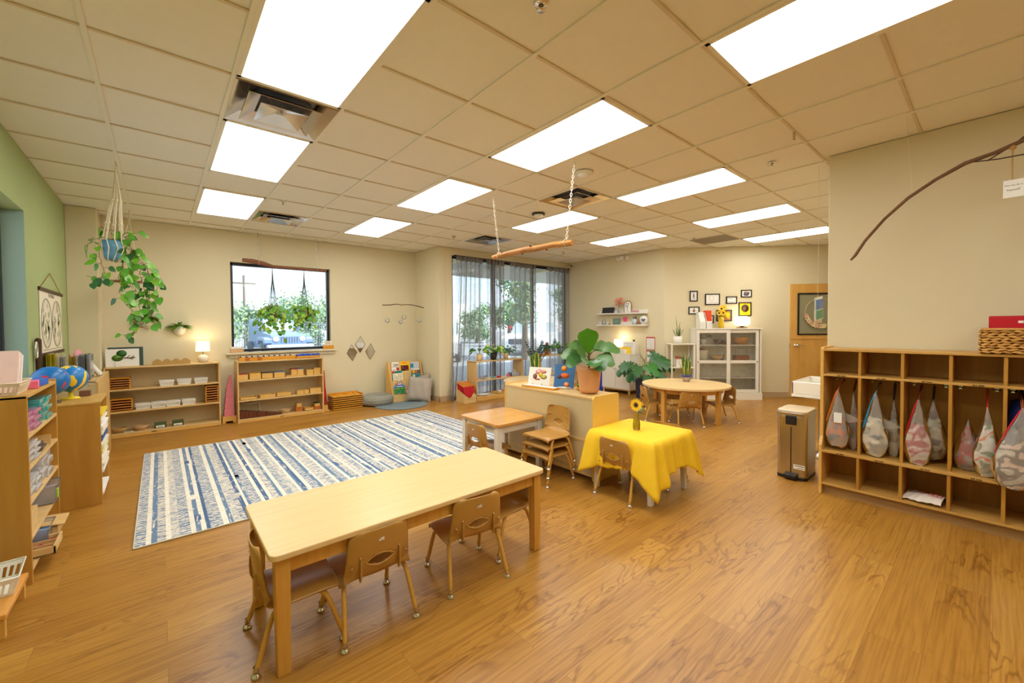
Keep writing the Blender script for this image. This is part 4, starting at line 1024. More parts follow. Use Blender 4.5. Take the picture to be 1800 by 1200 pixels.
# ---- plants on the window shelves
def smallplant(label, loc, seed, n, hgt, spread, L, W, shape, potm, pr0, pr1, ph, mats=None, droop=.8, cat='potted plant', name='potted_plant', upb=.6):
    r = T(name, label, cat, loc); pot(r, potm, pr0, pr1, ph); bush(r, seed, n, ph*.9, hgt, spread, L, W, shape, mats, droop, upb=upb); return r
zt = .737
smallplant('drooping peace lily in a small peach pot, leftmost on the window shelf', (4.62, 6.22, zt), 2, 11, .20, .13, .13, .05, 'lance', plain('peach_pot', (232, 196, 142), .6), .05, .058, .12, [M_GREEND, M_GREENL], 1.1)
smallplant('bushy variegated pothos in a black pot on the window shelf', (4.96, 6.22, zt), 3, 60, .18, .17, .08, .065, 'heart', M_BLACK, .05, .07, .12, [M_GREENL, M_GREENY, plain('cream_leaf', (198, 206, 130), .4)], .9)
smallplant('trailing green plant in a cream pot at the right end of the window shelf', (5.27, 6.22, zt), 6, 26, .18, .16, .09, .045, 'lance', plain('cream_pot', (236, 208, 156), .6), .045, .058, .12, [M_GREEND, M_GREENL], 1.0)
smallplant('red-centred bromeliad in a terracotta pot with a face on it, on the right window shelf', (6.42, 6.2, .757), 7, 26, .14, .06, .22, .03, 'blade', M_TERRA, .055, .075, .13, [M_GREEND], 1.5, name='bromeliad')
fo = MB()
for i in range(9): leaf(fo, (0, 0, .12), (.25*math.cos(i*.7), .25*math.sin(i*.7), 1), (math.cos(i*.7), math.sin(i*.7), 0), .17, .03, 'lance', .3, .1, 0)
O('flower_spike', fo, plain('bromeliad_red', (150, 40, 60), .5), [o for o in bpy.data.objects if o.name.startswith('bromeliad')][0], fixn=False)
smallplant('leafy plant in a grey-blue pot on the right window shelf behind the fiddle leaf', (6.85, 6.2, .757), 8, 34, .16, .16, .08, .05, 'heart', plain('slate_pot', (96, 124, 128), .6), .06, .085, .13, [M_GREENL, M_GREENY, M_GREEND], 1.0)
# ZZ plant
r = T('zz_plant', 'dark tall ZZ plant with glossy leaflets between the two window shelves', 'potted plant', (5.80, 5.92, 0))
O('pot_stand', MB().cyl((0, 0, 0), .13, .38, 28), M_WHITEP, r, bevel=.005); pot(r, plain('grey_pot', (196, 190, 180), .6), .10, .13, .14, z=.38)
fo = MB(); st = MB(); rnd = random.Random(21)
for i in range(12):
    a = 2*PI*i/12+rnd.uniform(-.2, .2); tl = rnd.uniform(.15, .55); Ls = rnd.uniform(.38, .62)
    P_ = [Vector((0, 0, .5))]; d = Vector((math.cos(a)*tl, math.sin(a)*tl, 1)).normalized()
    for k in range(11):
        P_.append(P_[-1]+d*Ls/11); d = (d+Vector((math.cos(a), math.sin(a), -.1))*.035).normalized()
        if k > 1:
            sd_ = d.cross(Vector((0, 0, 1))).normalized()
            for s_ in (-1, 1): leaf(fo, P_[-1], sd_*s_+d*.6, (0, 0, 1), .085, .036, 'lance', .2, .2, 0)
    st.tube(P_, [.006]*6+[.003]*6, 6)
O('foliage', fo, [plain('zz_leaf', (34, 62, 50), .25, .3)], r, fixn=False); O('stems', st, M_GREEND, r)

# corner shelf pot with spiky plant
r = T('aloe_plant', 'spiky plant in a white diamond-patterned pot on the corner shelf', 'potted plant', on_diag(.20, .17, 1.038))
pot(r, blotch('diamond_pot', [(240, 236, 224), (240, 236, 224), (150, 146, 138)], 60, .5), .07, .08, .13)
fo = MB(); rnd = random.Random(3)
for i in range(14):
    a = rnd.uniform(0, 6.28); d = Vector((math.cos(a)*.45, math.sin(a)*.45, 1)); leaf(fo, (.02*math.cos(a), .02*math.sin(a), .11), d, (math.cos(a), math.sin(a), 0), rnd.uniform(.12, .24), .02, 'lance', .5, .2, 0)
leaf(fo, (0, 0, .12), (-.1, .05, 1), (1, 0, 0), .42, .014, 'lance', .5, .05, 0)
leaf(fo, (0, .01, .12), (.15, -.1, 1), (1, 0, 0), .30, .016, 'lance', .5, .1, 0)
O('foliage', fo, [plain('aloe_green', (92, 118, 60), .5, .3)], r, fixn=False)

# ---- hanging plants
def vineplant(parent, vines, seed, Ls=.07, mats=None, rad=.0022, jit=.03, dens=.045):
    rnd = random.Random(seed); fo = MB(); st = MB(); mats = mats or [M_GREENL, M_GREEND, plain('pothos_bright', (112, 170, 40), .35, .15)]
    for v in vines:
        P_ = [Vector(p) for p in v]; fine = []
        for i in range(len(P_)-1):
            n = max(1, int((P_[i+1]-P_[i]).length/dens))
            for k in range(n): fine.append(P_[i].lerp(P_[i+1], k/n)+Vector((rnd.uniform(-1, 1), rnd.uniform(-1, 1), rnd.uniform(-1, 1)))*jit*.35)
        fine.append(P_[-1]); st.tube(fine, rad, 5, cap=False)
        for i, p in enumerate(fine):
            if i == 0: continue
            a = rnd.uniform(0, 2*PI); d = Vector((math.cos(a), math.sin(a)*.8, rnd.uniform(-.7, .5)))
            q = p+d*jit*.6; st.tube([p, q], rad*.6, 4, cap=False)
            s_ = rnd.uniform(.7, 1.2); leaf(fo, q, d+Vector((0, 0, -.3)), (-.3, -.8, .5), Ls*s_, Ls*.8*s_, 'heart', .15, .9, rnd.choice((0, 0, 1, 2)))
    O('foliage', fo, mats, parent, fixn=False); O('vines', st, M_STEM, parent)
hx, hy = -.262, 4.905
r = T('hanging_pothos', 'trailing pothos in a blue pot in a cream macrame hanger, nearest the green wall', 'hanging plant', (hx, hy, 0))
O('ceiling_hook', MB().tube([(0, 0, 2.85), (0, 0, 2.82), (.008, 0, 2.81), (0, 0, 2.80)], .003, 6), M_STEEL, r)
O('pot', MB().lathe([(.001, 1.985), (.045, 1.985), (.060, 2.02), (.068, 2.09), (.067, 2.15), (.060, 2.15), (.058, 2.12), (.001, 2.12)], (-.035, -.02, 0), 28), plain('blue_glaze_pot', (84, 138, 164), .3, .06), r)
mac = MB()
for k in range(8):
    a = 2*PI*k/8+.2; c, s_ = math.cos(a), math.sin(a)
    mac.tube([(0, 0, 2.80), (.012*c, .012*s_, 2.66), (.028*c, .028*s_, 2.52), (.040*c-.01, .040*s_, 2.44), (.052*c-.02, .052*s_-.01, 2.30), (.066*c-.03, .066*s_-.02, 2.16), (.074*math.cos(a+.35)-.035, .074*math.sin(a+.35)-.02, 2.08), (.05*c-.035, .05*s_-.02, 1.985), (-.035, -.02, 1.972)], .0042, 6)
    mac.sphere((.034*c-.005, .034*s_, 2.50), .011, 8).sphere((.052*c-.02, .052*s_-.01, 2.30), .010, 8)
O('macrame_hanger', mac, M_ROPE, r)
def rel(pts): return [(x-hx, y-hy, z) for x, y, z in pts]
V1 = [[(-.30, 4.88, 2.14), (-.38, 4.86, 2.17), (-.43, 4.85, 2.12), (-.45, 4.86, 2.06)],
      [(-.30, 4.88, 2.14), (-.37, 4.85, 2.08), (-.38, 4.84, 1.94), (-.34, 4.85, 1.85), (-.40, 4.86, 1.80), (-.46, 4.88, 1.84)],
      [(-.28, 4.9, 2.14), (-.22, 4.92, 2.20), (-.18, 4.93, 2.16), (-.16, 4.92, 2.05), (-.13, 4.92, 1.95), (-.10, 4.93, 1.82), (-.08, 4.94, 1.70), (-.07, 4.94, 1.58), (-.05, 4.95, 1.46)],
      [(-.30, 4.9, 2.13), (-.24, 4.93, 2.0), (-.22, 4.94, 1.88), (-.18, 4.94, 1.76), (-.14, 4.95, 1.64), (-.12, 4.95, 1.52), (-.10, 4.94, 1.42), (-.16, 4.92, 1.37), (-.24, 4.9, 1.33)],
      [(-.28, 4.91, 2.13), (-.20, 4.95, 2.05), (-.14, 4.96, 1.98), (-.07, 4.97, 1.92), (-.03, 4.98, 1.84), (-.01, 4.98, 1.74), (-.02, 4.98, 1.62)],
      [(-.28, 4.88, 2.12), (-.25, 4.86, 2.0), (-.24, 4.86, 1.88), (-.26, 4.86, 1.76), (-.24, 4.87, 1.66), (-.19, 4.88, 1.55), (-.15, 4.9, 1.46)],
      [(-.25, 4.92, 2.12), (-.16, 4.9, 2.08), (-.10, 4.9, 2.0), (-.08, 4.9, 1.9), (-.05, 4.91, 1.8), (-.06, 4.91, 1.70)],
      [(-.26, 4.9, 2.16), (-.30, 4.88, 2.24), (-.36, 4.87, 2.26)], [(-.26, 4.9, 2.16), (-.2, 4.92, 2.24), (-.16, 4.93, 2.24)]]
vineplant(r, [rel(v) for v in V1], 5, .074, jit=.05, dens=.025)
hx, hy = -.255, 6.78
r = T('hanging_shelf_planter', 'plant on a small dark wooden board hung by ropes, behind the macrame pothos', 'hanging plant', (hx, hy, 0))
O('hanging_board', MB().box(-.18, -.09, 1.955, .10, .09, 1.972), plain('red_brown_board', (128, 58, 34), .5), r, bevel=.003)
m = MB()
for sx, sy in ((-.17, -.08), (-.17, .08), (.09, -.08), (.09, .08)): m.tube([(0, 0, 2.845), (0, 0, 2.72), (sx, sy, 1.95)], .0035, 6)
m.sphere((0, 0, 2.72), .014, 8); O('rope', m, M_ROPE, r)
O('pot', MB().lathe([(.001, 1.973), (.05, 1.973), (.062, 2.06), (.055, 2.06), (.001, 2.04)], (-.02, 0, 0), 24), plain('pale_blue_pot', (150, 178, 186), .4), r)
vineplant(r, [[(-.02, 0, 2.05), (.05, -.04, 2.12), (.09, -.06, 2.02), (.12, -.07, 1.88), (.14, -.08, 1.75)], [(-.02, 0, 2.05), (-.03, -.05, 2.1), (-.02, -.08, 1.98), (.02, -.1, 1.85), (.05, -.1, 1.70)], [(0, 0, 2.05), (.04, .02, 2.12), (.10, .02, 2.08)]], 15, .08)
# wall planters
def wallplanter(label, x, z, seed, hang=False):
    r = T('wall_planter', label, 'wall planter', (x, 7.398, z))
    mb = MB(); n = 20; prof = [(.02, 0), (.055, .03), (.075, .08), (.078, .13), (.07, .13), (.001, .11)]
    vs = []; fs = []
    for rr, zz in prof:
        for k in range(n+1): a = PI+PI*k/n; vs.append((rr*math.cos(a), rr*math.sin(a)-.001, zz))
    for i in range(len(prof)-1):
        for k in range(n): fs.append((i*(n+1)+k, i*(n+1)+k+1, (i+1)*(n+1)+k+1, (i+1)*(n+1)+k))
    mb.add(vs, fs, 0, True)
    O('pot', mb, plain('white_stone_pot', (226, 220, 200), .6), r, solid=.003)
    O('hanging_cord', MB().tube([(-.03, -.008, .13), (0, -.006, .20), (.03, -.008, .13)], .003, 6), M_JUTE, r)
    rnd = random.Random(seed); fo = MB()
    for i in range(64):
        a = rnd.uniform(PI, 2*PI); d = Vector((math.cos(a)*1.1, math.sin(a)*.5, rnd.uniform(.1, 1))); leaf(fo, (.03*math.cos(a), -.03+.01*math.sin(a), .12), d, (0, 0, 1), rnd.uniform(.09, .17), .026 if not hang else .045, 'lance', .3, 1.1, rnd.choice((0, 1)))
    O('foliage', fo, [M_GREENL, M_GREENY], r, fixn=False)
wallplanter('white wall planter with a spider plant, right beside the glowing table lamp', .215, 1.285, 4)
wallplanter('white wall planter partly behind the trailing pothos vines', -.125, 1.39, 6, True)

# ---- branch over the window with chains and two hanging plants
def chain(mb, a, b, link=.03, r=.0022):
    a, b = Vector(a), Vector(b); n = max(2, int((b-a).length/(link*.72))); d = (b-a)/n; dd = d.normalized(); u = dd.orthogonal().normalized(); v = dd.cross(u)
    for i in range(n):
        c = a+d*(i+.5); s = u if i % 2 else v
        mb.tube([c + dd*(math.cos(t)*link/2) + s*(math.sin(t)*link*.26) for t in [2*PI*k/8 for k in range(8)]], r, 4, closed=True)
r = T('hanging_branch', 'brown driftwood branch hung on chains across the top of the back window', 'branch', (0, 0, 0))
O('branch', MB().tube([(.97, 7.2, 2.40), (1.10, 7.2, 2.395), (1.25, 7.2, 2.37), (1.38, 7.2, 2.335), (1.55, 7.2, 2.335), (1.75, 7.2, 2.335), (1.95, 7.2, 2.33), (2.17, 7.2, 2.335)], [.028, .034, .032, .024, .024, .022, .022, .018], 9), wood('driftwood', (150, 96, 66), (112, 70, 46), 0, 3, .8), r)
for x, z in ((1.18, 2.38), (2.02, 2.33)):
    m = MB(); chain(m, (x, 7.2, 2.84), (x, 7.2, z), .035, .003); m.tube([(x, 7.2+.032*math.cos(t), z+.0+.036*math.sin(t)) for t in [2*PI*k/12 for k in range(12)]], .0025, 4, closed=True); O('chain', m, M_CHROME, r)
for i, (x, lb) in enumerate(((1.365, 'left hanging pothos in front of the window, with a long trailing vine'), (1.82, 'right hanging pothos in front of the window'))):
    r = T('hanging_pothos', lb, 'hanging plant', (x, 7.2, 0), group='two plants hanging from the window branch')
    m = MB()
    for k in range(6):
        a = 2*PI*k/6; m.tube([(0, 0, 2.31), (.01*math.cos(a), .01*math.sin(a), 2.1), (.045*math.cos(a), .045*math.sin(a), 1.82), (.07*math.cos(a), .07*math.sin(a), 1.66), (.03*math.cos(a), .03*math.sin(a), 1.56)], .0042, 5)
    O('macrame_hanger', m, plain('teal_cord', (70, 88, 84), .8), r)
    O('pot', MB().lathe([(.001, 1.56), (.045, 1.56), (.065, 1.66), (.06, 1.66), (.001, 1.64)], n=20), plain('hanging_pot', (178, 150, 110), .6), r)
    rnd = random.Random(30+i); vs_ = []
    for k in range(16):
        a = rnd.uniform(0, 6.28); q = rnd.uniform(.10, .20); dz = rnd.uniform(.02, .30)
        vs_.append([(0, 0, 1.66), (q*.6*math.cos(a), q*.5*math.sin(a), 1.72), (q*math.cos(a), q*.6*math.sin(a), 1.64), (q*1.1*math.cos(a), q*.65*math.sin(a), 1.64-dz)])
    if i == 0: vs_.append([(0, 0, 1.66), (.05, -.06, 1.6), (.03, -.08, 1.45), (.08, -.08, 1.30), (.12, -.08, 1.22)])
    else: vs_.append([(0, 0, 1.66), (-.1, -.04, 1.6), (-.12, -.05, 1.42), (-.13, -.05, 1.36)])
    vineplant(r, vs_, 40+i, .082, [M_GREENL, plain('pothos_bright2', (120, 160, 40), .35, .15), M_GREENY])
# ---- big log on chains in the middle
r = T('hanging_log', 'knotty orange-brown log hanging from two white chains in the middle of the room', 'log', (2.88, 0, 0))
O('log', MB().tube([(0, 3.60, 2.155), (-.005, 3.45, 2.16), (0, 3.25, 2.165), (.008, 3.08, 2.168), (.004, 2.9, 2.158), (0, 2.7, 2.158), (-.004, 2.55, 2.145), (0, 2.455, 2.14)], [.026, .030, .030, .033, .031, .028, .028, .027], 12), wood('orange_bark', (206, 146, 66), (150, 92, 34), 1, 4, .5), r)
for k, (y, z, s_) in enumerate(((3.42, 2.185, .012), (3.15, 2.145, .016), (2.98, 2.19, .012), (2.8, 2.13, .010))): O('knot', MB().sphere((.022*(1 if k % 2 else -1), y, z), s_, 8), plain('knot_dark', (110, 62, 26), .7), r)
for y0, y1, z in ((3.60, 3.50, 2.16), (2.43, 2.53, 2.15)):
    m = MB(); chain(m, (0, y0, 2.845), (0, y1, z+.02), .036, .003); m.tube([(.036*math.cos(t), y1, z+.036*math.sin(t)) for t in [2*PI*k/12 for k in range(12)]], .003, 4, closed=True); O('chain', m, plain('white_chain', (232, 222, 200), .4), r)
# ---- twig mobile with glass balls in the alcove
r = T('twig_mobile', 'thin dark twig mobile with four clear glass balls hanging in the alcove', 'mobile', (0, 0, 0))
O('twig', MB().tube([(3.06, 7.0, 1.775), (3.2, 7.0, 1.78), (3.33, 7.0, 1.80), (3.42, 7.0, 1.79), (3.5, 7.0, 1.795), (3.62, 7.0, 1.795), (3.75, 7.0, 1.775), (3.885, 7.0, 1.742)], [.008, .008, .007, .006, .006, .007, .008, .009], 6), M_DARKW, r)
O('knot', MB().sphere((3.43, 6.99, 1.79), .022, 8), M_JUTE, r)
O('thread', MB().tube([(3.43, 7.0, 2.845), (3.43, 7.0, 1.80)], .0008, 4), M_ROPE, r)
for x, z in ((3.15, 1.50), (3.41, 1.475), (3.475, 1.56), (3.79, 1.505)):
    b_ = O('glass_ball', MB().sphere((x, 7.0, z), .042, 16), film('frosted_ball', (240, 240, 236), .45, .3, .1), r)
    O('thread', MB().tube([(x, 7.0, z+.04), (x, 7.0, 1.79)], .0007, 4), M_ROPE, b_)
# ---- curved branch hung in front of the cubby wall with a paper tag
r = T('curved_branch', 'long curved bare branch hanging before the cubby wall on the right', 'branch', (0, 0, 0))
O('branch', MB().tube([(4.0, .705, 1.868), (4.0, .68, 1.90), (4.0, .625, 2.0), (4.0, .52, 2.14), (4.0, .40, 2.26), (4.0, .27, 2.35), (4.0, .14, 2.418), (4.0, .02, 2.445), (4.0, -.08, 2.48), (4.0, -.25, 2.53), (4.0, -.6, 2.58)], [.007, .010, .010, .010, .011, .011, .013, .012, .013, .014, .014], 8), wood('grey_bark', (128, 92, 60), (92, 62, 38), 1, 5, .85), r)
O('side_twig', MB().tube([(4.0, .10, 2.415), (3.99, 0, 2.40), (4.0, -.12, 2.40), (4.0, -.3, 2.42)], .004, 6), M_DARKW, r)
O('side_twig', MB().tube([(4.0, .05, 2.405), (4.01, -.05, 2.47), (4.0, -.2, 2.60)], .004, 6), M_DARKW, r)
O('hanging_thread', MB().tube([(4.0, .38, 2.27), (4.05, .42, 2.845)], .0008, 4).tube([(4.0, -.3, 2.53), (4.0, -.3, 2.845)], .0008, 4), M_ROPE, r)
r = T('paper_tag', 'white paper tag with two printed lines hanging by twine from the curved branch', 'tag', (4.0, -.052, 0))
O('twine', MB().tube([(0, 0, 2.46), (.001, .001, 2.36), (0, 0, 2.262)], .0035, 6).sphere((0, 0, 2.455), .016, 8), M_JUTE, r)
O('tag_card', MB().box(-.0008, -.045, 2.155, .0008, .035, 2.26), M_PAPER, r)
MT = frameM((-.0016, -.005, 2.228), (0, -1, 0), (0, 0, 1)); text('tag_writing', 'You can do it', .013, M_BLACK, MT, r, .0002)
MT = frameM((-.0016, -.005, 2.200), (0, -1, 0), (0, 0, 1)); text('tag_writing', 'Yourself!', .015, M_BLACK, MT, r, .0002)
# ================================================================ SMALL THINGS
def thing1(name, mb, mats, label, cat, loc=(0,0,0), rz=0, group=None, bevel=0, **k):
    return O(name, mb, mats, label=label, cat=cat, loc=loc, rz=rz, group=group, bevel=bevel, **k)
def lampglow(name, loc, e, col=(1, .78, .5), rad=.03):
    l = bpy.data.lights.new(name, 'POINT'); l.energy = e; l.color = col; l.shadow_soft_size = rad
    o = bpy.data.objects.new(name, l); COL.objects.link(o); o.location = loc
M_SHADE = emis('lamp_shade_lit', (255, 226, 176), 1.3)
M_SHADE2 = emis('globe_lamp_lit', (255, 240, 214), 1.6)
# table lamp on the left bookcase
r = T('table_lamp', 'small lit table lamp with a white ball base on the left maple shelf unit', 'lamp', (.47, 7.23, .907))
O('base', MB().lathe([(.001, 0), (.04, 0), (.048, .005), (.07, .035), (.072, .055), (.058, .085), (.028, .105), (.012, .11), (.001, .11)], n=28), plain('white_ceramic', (226, 216, 196), .5, .04), r)
O('neck', MB().cyl((0, 0, .11), .007, .05, 10), M_STEEL, r)
O('lamp_shade', MB().lathe([(.085, .155), (.078, .30)], n=32).lathe([(.083, .155), (.076, .30)], n=32), M_SHADE, r)
O('bulb', MB().sphere((0, 0, .21), .022, 10), emis('bulb', (255, 214, 150), 12), r)
lampglow('lamp_light', (.47, 7.23, 1.20), 1.3)
# lamp on the sideboard
r = T('table_lamp', 'lit cube-shaded lamp with a brown wooden block base on the white sideboard', 'lamp', (7.30, 5.0, .812))
O('base', MB().lathe([(.001, 0), (.05, 0), (.058, .02), (.055, .08), (.05, .09), (.001, .09)], n=20), plain('walnut_block', (132, 76, 36), .5, .2), r)
O('lamp_shade', MB().prism(rrect(-.07, -.07, .07, .07, .02), .12, .28), M_SHADE, r)
O('neck', MB().cyl((0, 0, .09), .008, .03, 10), M_STEEL, r)
lampglow('lamp_light', (7.38, 5.0, 1.13), 1.0, rad=.05)
# globe lamp on the display cabinet
cp = on_diag(1.04-.0, .13, CABZ+.002); cp = on_diag(1.36, .15, CABZ+.002)
r = T('globe_lamp', 'glowing white rounded globe lamp on top of the white display cabinet', 'lamp', cp)
O('lamp_foot', MB().lathe([(.001, 0), (.09, 0), (.09, .014), (.03, .018), (.03, .028), (.06, .032), (.06, .04), (.001, .04)], n=24), plain('brass_brown', (120, 86, 40), .4), r)
O('lamp_globe', MB().lathe([(.001, .04), (.10, .045), (.132, .08), (.135, .13), (.125, .19), (.09, .215), (.001, .22)], n=32), M_SHADE2, r)
lampglow('lamp_light', tuple(cp+Vector((0, 0, .30))), 1.0, rad=.1)

# ---- left bookcase contents
def basket(label, loc, rz=0, w=.155, d=.11, h=.07, group=None, name='storage_basket', mat=None):
    """slotted plastic basket, tapered"""
    r = T(name, label, 'basket', loc, rz, group); mat = mat or M_WHITEP
    mb = MB(); t_ = .002
    a0, b0, a1, b1 = w/2*.86, d/2*.84, w/2, d/2
    c0 = [(-a0, -b0), (a0, -b0), (a0, b0), (-a0, b0)]; c1 = [(-a1, -b1), (a1, -b1), (a1, b1), (-a1, b1)]
    def lerp(f_): return [(c0[k][0]*(1-f_)+c1[k][0]*f_, c0[k][1]*(1-f_)+c1[k][1]*f_) for k in range(4)]
    mb.prism(c0, 0, .003)
    for k in range(4):
        n = 12 if k % 2 == 0 else 8
        def P(u, f_):
            q = lerp(f_); p, s_ = q[k], q[(k+1) % 4]; return (p[0]*(1-u)+s_[0]*u, p[1]*(1-u)+s_[1]*u, h*f_)
        for f0, f1 in ((0, .16), (.72, 1.0)): mb.add([P(0, f0), P(1, f0), P(1, f1), P(0, f1)], [(0, 1, 2, 3)])
        for i in range(n):
            u0, u1 = (i)/n, (i+.42)/n; mb.add([P(u0, .16), P(u1, .16), P(u1, .72), P(u0, .72)], [(0, 1, 2, 3)])
        mb.add([P(1-.42/n, .16), P(1, .16), P(1, .72), P(1-.42/n, .72)], [(0, 1, 2, 3)])
    O('basket_body', mb, mat, r, solid=.003, fixn=False)
    O('basket_rim', MB().tube([(-a1, -b1, h), (a1, -b1, h), (a1, b1, h), (-a1, b1, h)], .0045, 6, closed=True), mat, r)
    return r
Yb = 7.20
b0 = basket('white slotted basket, leftmost on the upper shelf left of the window', (.062, Yb, .619), group='white baskets on the left maple shelf')
for x, z, lb in ((.25, .619, 'white slotted basket in the middle of the upper shelf left of the window'), (.44, .619, 'white slotted basket at the right on the upper shelf left of the window'),
                 (-.185, .336, 'white slotted basket beside the slotted rack on the middle shelf, first from the left'), (-.025, .336, 'second white slotted basket from the left on the middle shelf'), (.125, .336, 'third white slotted basket from the left on the middle shelf'), (.295, .336, 'white slotted basket nearest the small wooden card cabinet on the middle shelf')):
    dup(b0, (x, Yb, z), R(random.uniform(-5, 5)), lb)
def slotrack(label, x0, x1, z, h, n, mats=None):
    r = T('slotted_rack', label, 'rack', ((x0+x1)/2, 7.19, z)); a = (x1-x0)/2
    fr = MB().box(-a, -.09, 0, -a+.01, .09, h).box(a-.01, -.09, 0, a, .09, h).box(-a, -.09, h-.01, a, .09, h).box(-a, -.09, 0, a, .09, .008).box(-a, .085, 0, a, .09, h)
    O('rack_frame', fr, M_ORANGEW if mats is None else mats, r, bevel=.002)
    for k in range(n):
        zz = .02+k*(h-.03)/n
        O('rack_slat', MB().box(-a+.01, -.088, zz, a-.01, .08, zz+.012), wood('rack_slat_wood', (206, 140, 70), (180, 110, 44), 0, 3), r)
slotrack('slotted wooden rack at the left on the upper shelf, dark gaps between slats', -.50, -.30, .619, .145, 4)
slotrack('slotted wooden rack at the left on the middle shelf, topped by a bead row', -.50, -.285, .336, .16, 4)
slotrack('tall small wooden card cabinet at the right on the middle shelf', .48, .63, .336, .235, 6)
def bowlb(label, loc, rr=.075, h=.055, m=M_JUTE, name='woven_basket', cat='basket'):
    prof = [(.001, 0), (rr*.62, 0), (rr*.8, h*.45), (rr, h), (rr*.94, h), (rr*.74, h*.45), (rr*.56, .008), (.001, .008)]
    return thing1(name, MB().lathe(prof, n=28), m, label, cat, loc)
bowlb('round woven basket at the left end of the bottom shelf left of the window', (-.42, 7.17, .064), .08, .06)
bowlb('round woven basket in the middle of the bottom shelf left of the window', (-.215, 7.19, .064), .085, .062, plain('willow', (206, 166, 116), .8, .25, 90, bump=.5))
thing1('photo_card', MB().box(-.045, -.03, 0, .045, .03, .003).box(-.03, -.018, .003, .02, .018, .0036, 1), [M_CREAM, plain('photo_dark', (70, 84, 84), .6)], 'small card with a dark picture lying between the two woven baskets', 'card', (-.33, 7.14, .066), .2)
M_GRG = film('green_bin_plastic', (120, 150, 100), .55, .15, .2)
def greenbox(label, x):
    r = T('clear_bin', label, 'bin', (x, 7.19, .064), 0, 'clear green bins on the bottom shelf')
    m = MB(); a, b_, h = .062, .05, .065
    for q in ((-a, -b_, a, -b_+.003), (-a, b_-.003, a, b_), (-a, -b_, -a+.003, b_), (a-.003, -b_, a, b_)): m.box(q[0], q[1], 0, q[2], q[3], h)
    m.box(-a, -b_, 0, a, b_, .004); O('bin_body', m, M_GRG, r)
    O('bin_label', MB().box(-.045, -b_-.0015, .005, .045, -b_-.0005, .032).box(-.03, -b_-.002, .018, .03, -b_-.0014, .021, 1).box(-.03, -b_-.002, .011, .015, -b_-.0014, .014, 1), [M_PAPER, M_BLACK], r)
greenbox('clear green bin with a white label, left of the pair on the bottom shelf', -.015)
greenbox('clear green bin with a white label, right of the pair on the bottom shelf', .17)
# scalloped tray on top
sc = MB(); n = 60
for yy in (-.075, .075):
    pts = [(-.20, 0)] + [(.20, 0)] + [(.20-.40*i/n, .032+.034*abs(math.sin(PI*4*i/n))) for i in range(n+1)]
    sc.prism(pts, yy-.004, yy+.004, 0, 'y')
sc.box(-.20, -.075, 0, -.192, .075, .04).box(.192, -.075, 0, .2, .075, .04).box(-.2, -.075, 0, .2, .075, .006)
thing1('scalloped_tray', sc, plain('seagrass', (184, 146, 84), .9, .3, 90, bump=.8), 'woven seagrass tray with a scalloped edge on top of the left maple shelf', 'tray', (.12, 7.22, .907))
# botanical book
r = T('picture_folder', 'large folder with a green tree drawing at the left end of the shelf top', 'book', (-.36, 7.18, .907), R(2)); 
O('back_folder', MB().box(-.15, .03, 0, .19, .045, .245, 0, rx=R(-6)), plain('dark_green_board', (46, 72, 66), .5), r)
bd = O('front_card', MB().box(-.17, .0, 0, .15, .006, .225), M_PAPER, r)
for (x, z, a, b_, m) in ((-.06, .11, .055, .042, M_GREENL), (-.02, .165, .05, .045, plain('drawn_dark_green', (52, 110, 52), .8, .2))):
    O('drawn_leaf_patch', MB().lathe([(.001, -.001), (1, 0), (.001, .001)], n=20).xf(Matrix.Translation((x, -.002, z)) @ Matrix.Rotation(R(90), 4, 'X') @ Matrix.Diagonal((a, b_, 1, 1))), m, bd)
tw = MB().tube([(-.09, -.003, .10), (-.02, -.003, .115), (.05, -.003, .105), (.11, -.003, .11)], .006, 5)
for q in ((.03, .11, .06, .14), (.05, .105, .09, .085), (.07, .108, .10, .135)): tw.tube([(q[0], -.003, q[1]), (q[2], -.003, q[3])], .004, 5)
O('drawn_branch', tw, plain('drawn_brown', (98, 66, 48), .8), bd)
O('lower_sheet', MB().box(-.08, -.012, 0, .13, -.008, .06), M_PAPER, r)

# ---- window bookcase contents (shelf tops: .90, .622, .33, .055)
def wbox(label, x0, x1, z, h, lid=None, lidh=.012, m=M_EDGE, y=7.12, d=.12, name='wooden_box', group=None, over=0):
    r = T(name, label, 'box', ((x0+x1)/2, y, z), 0, group); a = (x1-x0)/2
    O('box_body', MB().box(-a, -d/2, 0, a, d/2, h-(lidh if lid else 0)), m, r, bevel=.002)
    if lid: O('lid', MB().box(-a-over, -d/2-over, h-lidh, a+over, d/2+over, h), lid, r, bevel=.002)
    return r
M_LB = wood('light_box_wood', (228, 186, 106), (212, 164, 78), 0, 4, .4)
lidc = {'red': plain('lid_red', (176, 52, 30), .4), 'yel': plain('lid_yellow', (238, 184, 40), .4), 'grn': plain('lid_dark_green', (50, 64, 44), .4), 'blu': plain('lid_blue', (76, 106, 150), .4)}
G1 = 'cylinder block boxes with coloured lids'
for x, c, lb in ((.918, 'red', 'wooden box with a red lid, first on the upper shelf under the window'), (1.085, 'yel', 'wooden box with a yellow lid on the upper shelf under the window'), (1.245, 'grn', 'wooden box with a dark green lid on the upper shelf under the window'), (1.41, 'blu', 'wooden box with a blue lid on the upper shelf under the window')):
    wbox(lb, x-.072, x+.072, .624, .088, lidc[c], m=M_LB, group=G1)
thing1('wooden_tray', MB().box(-.13, -.06, 0, .13, .06, .012).box(-.13, -.06, .012, .13, -.055, .02).box(-.13, .055, .012, .13, .06, .02), M_LB, 'flat wooden tray carrying two small lidded boxes on the upper shelf', 'tray', (1.635, 7.12, .624), bevel=.002)
wbox('small box with a red lid, left on the flat tray on the upper shelf', 1.575, 1.66, .645, .095, lidc['red'], m=M_LB)
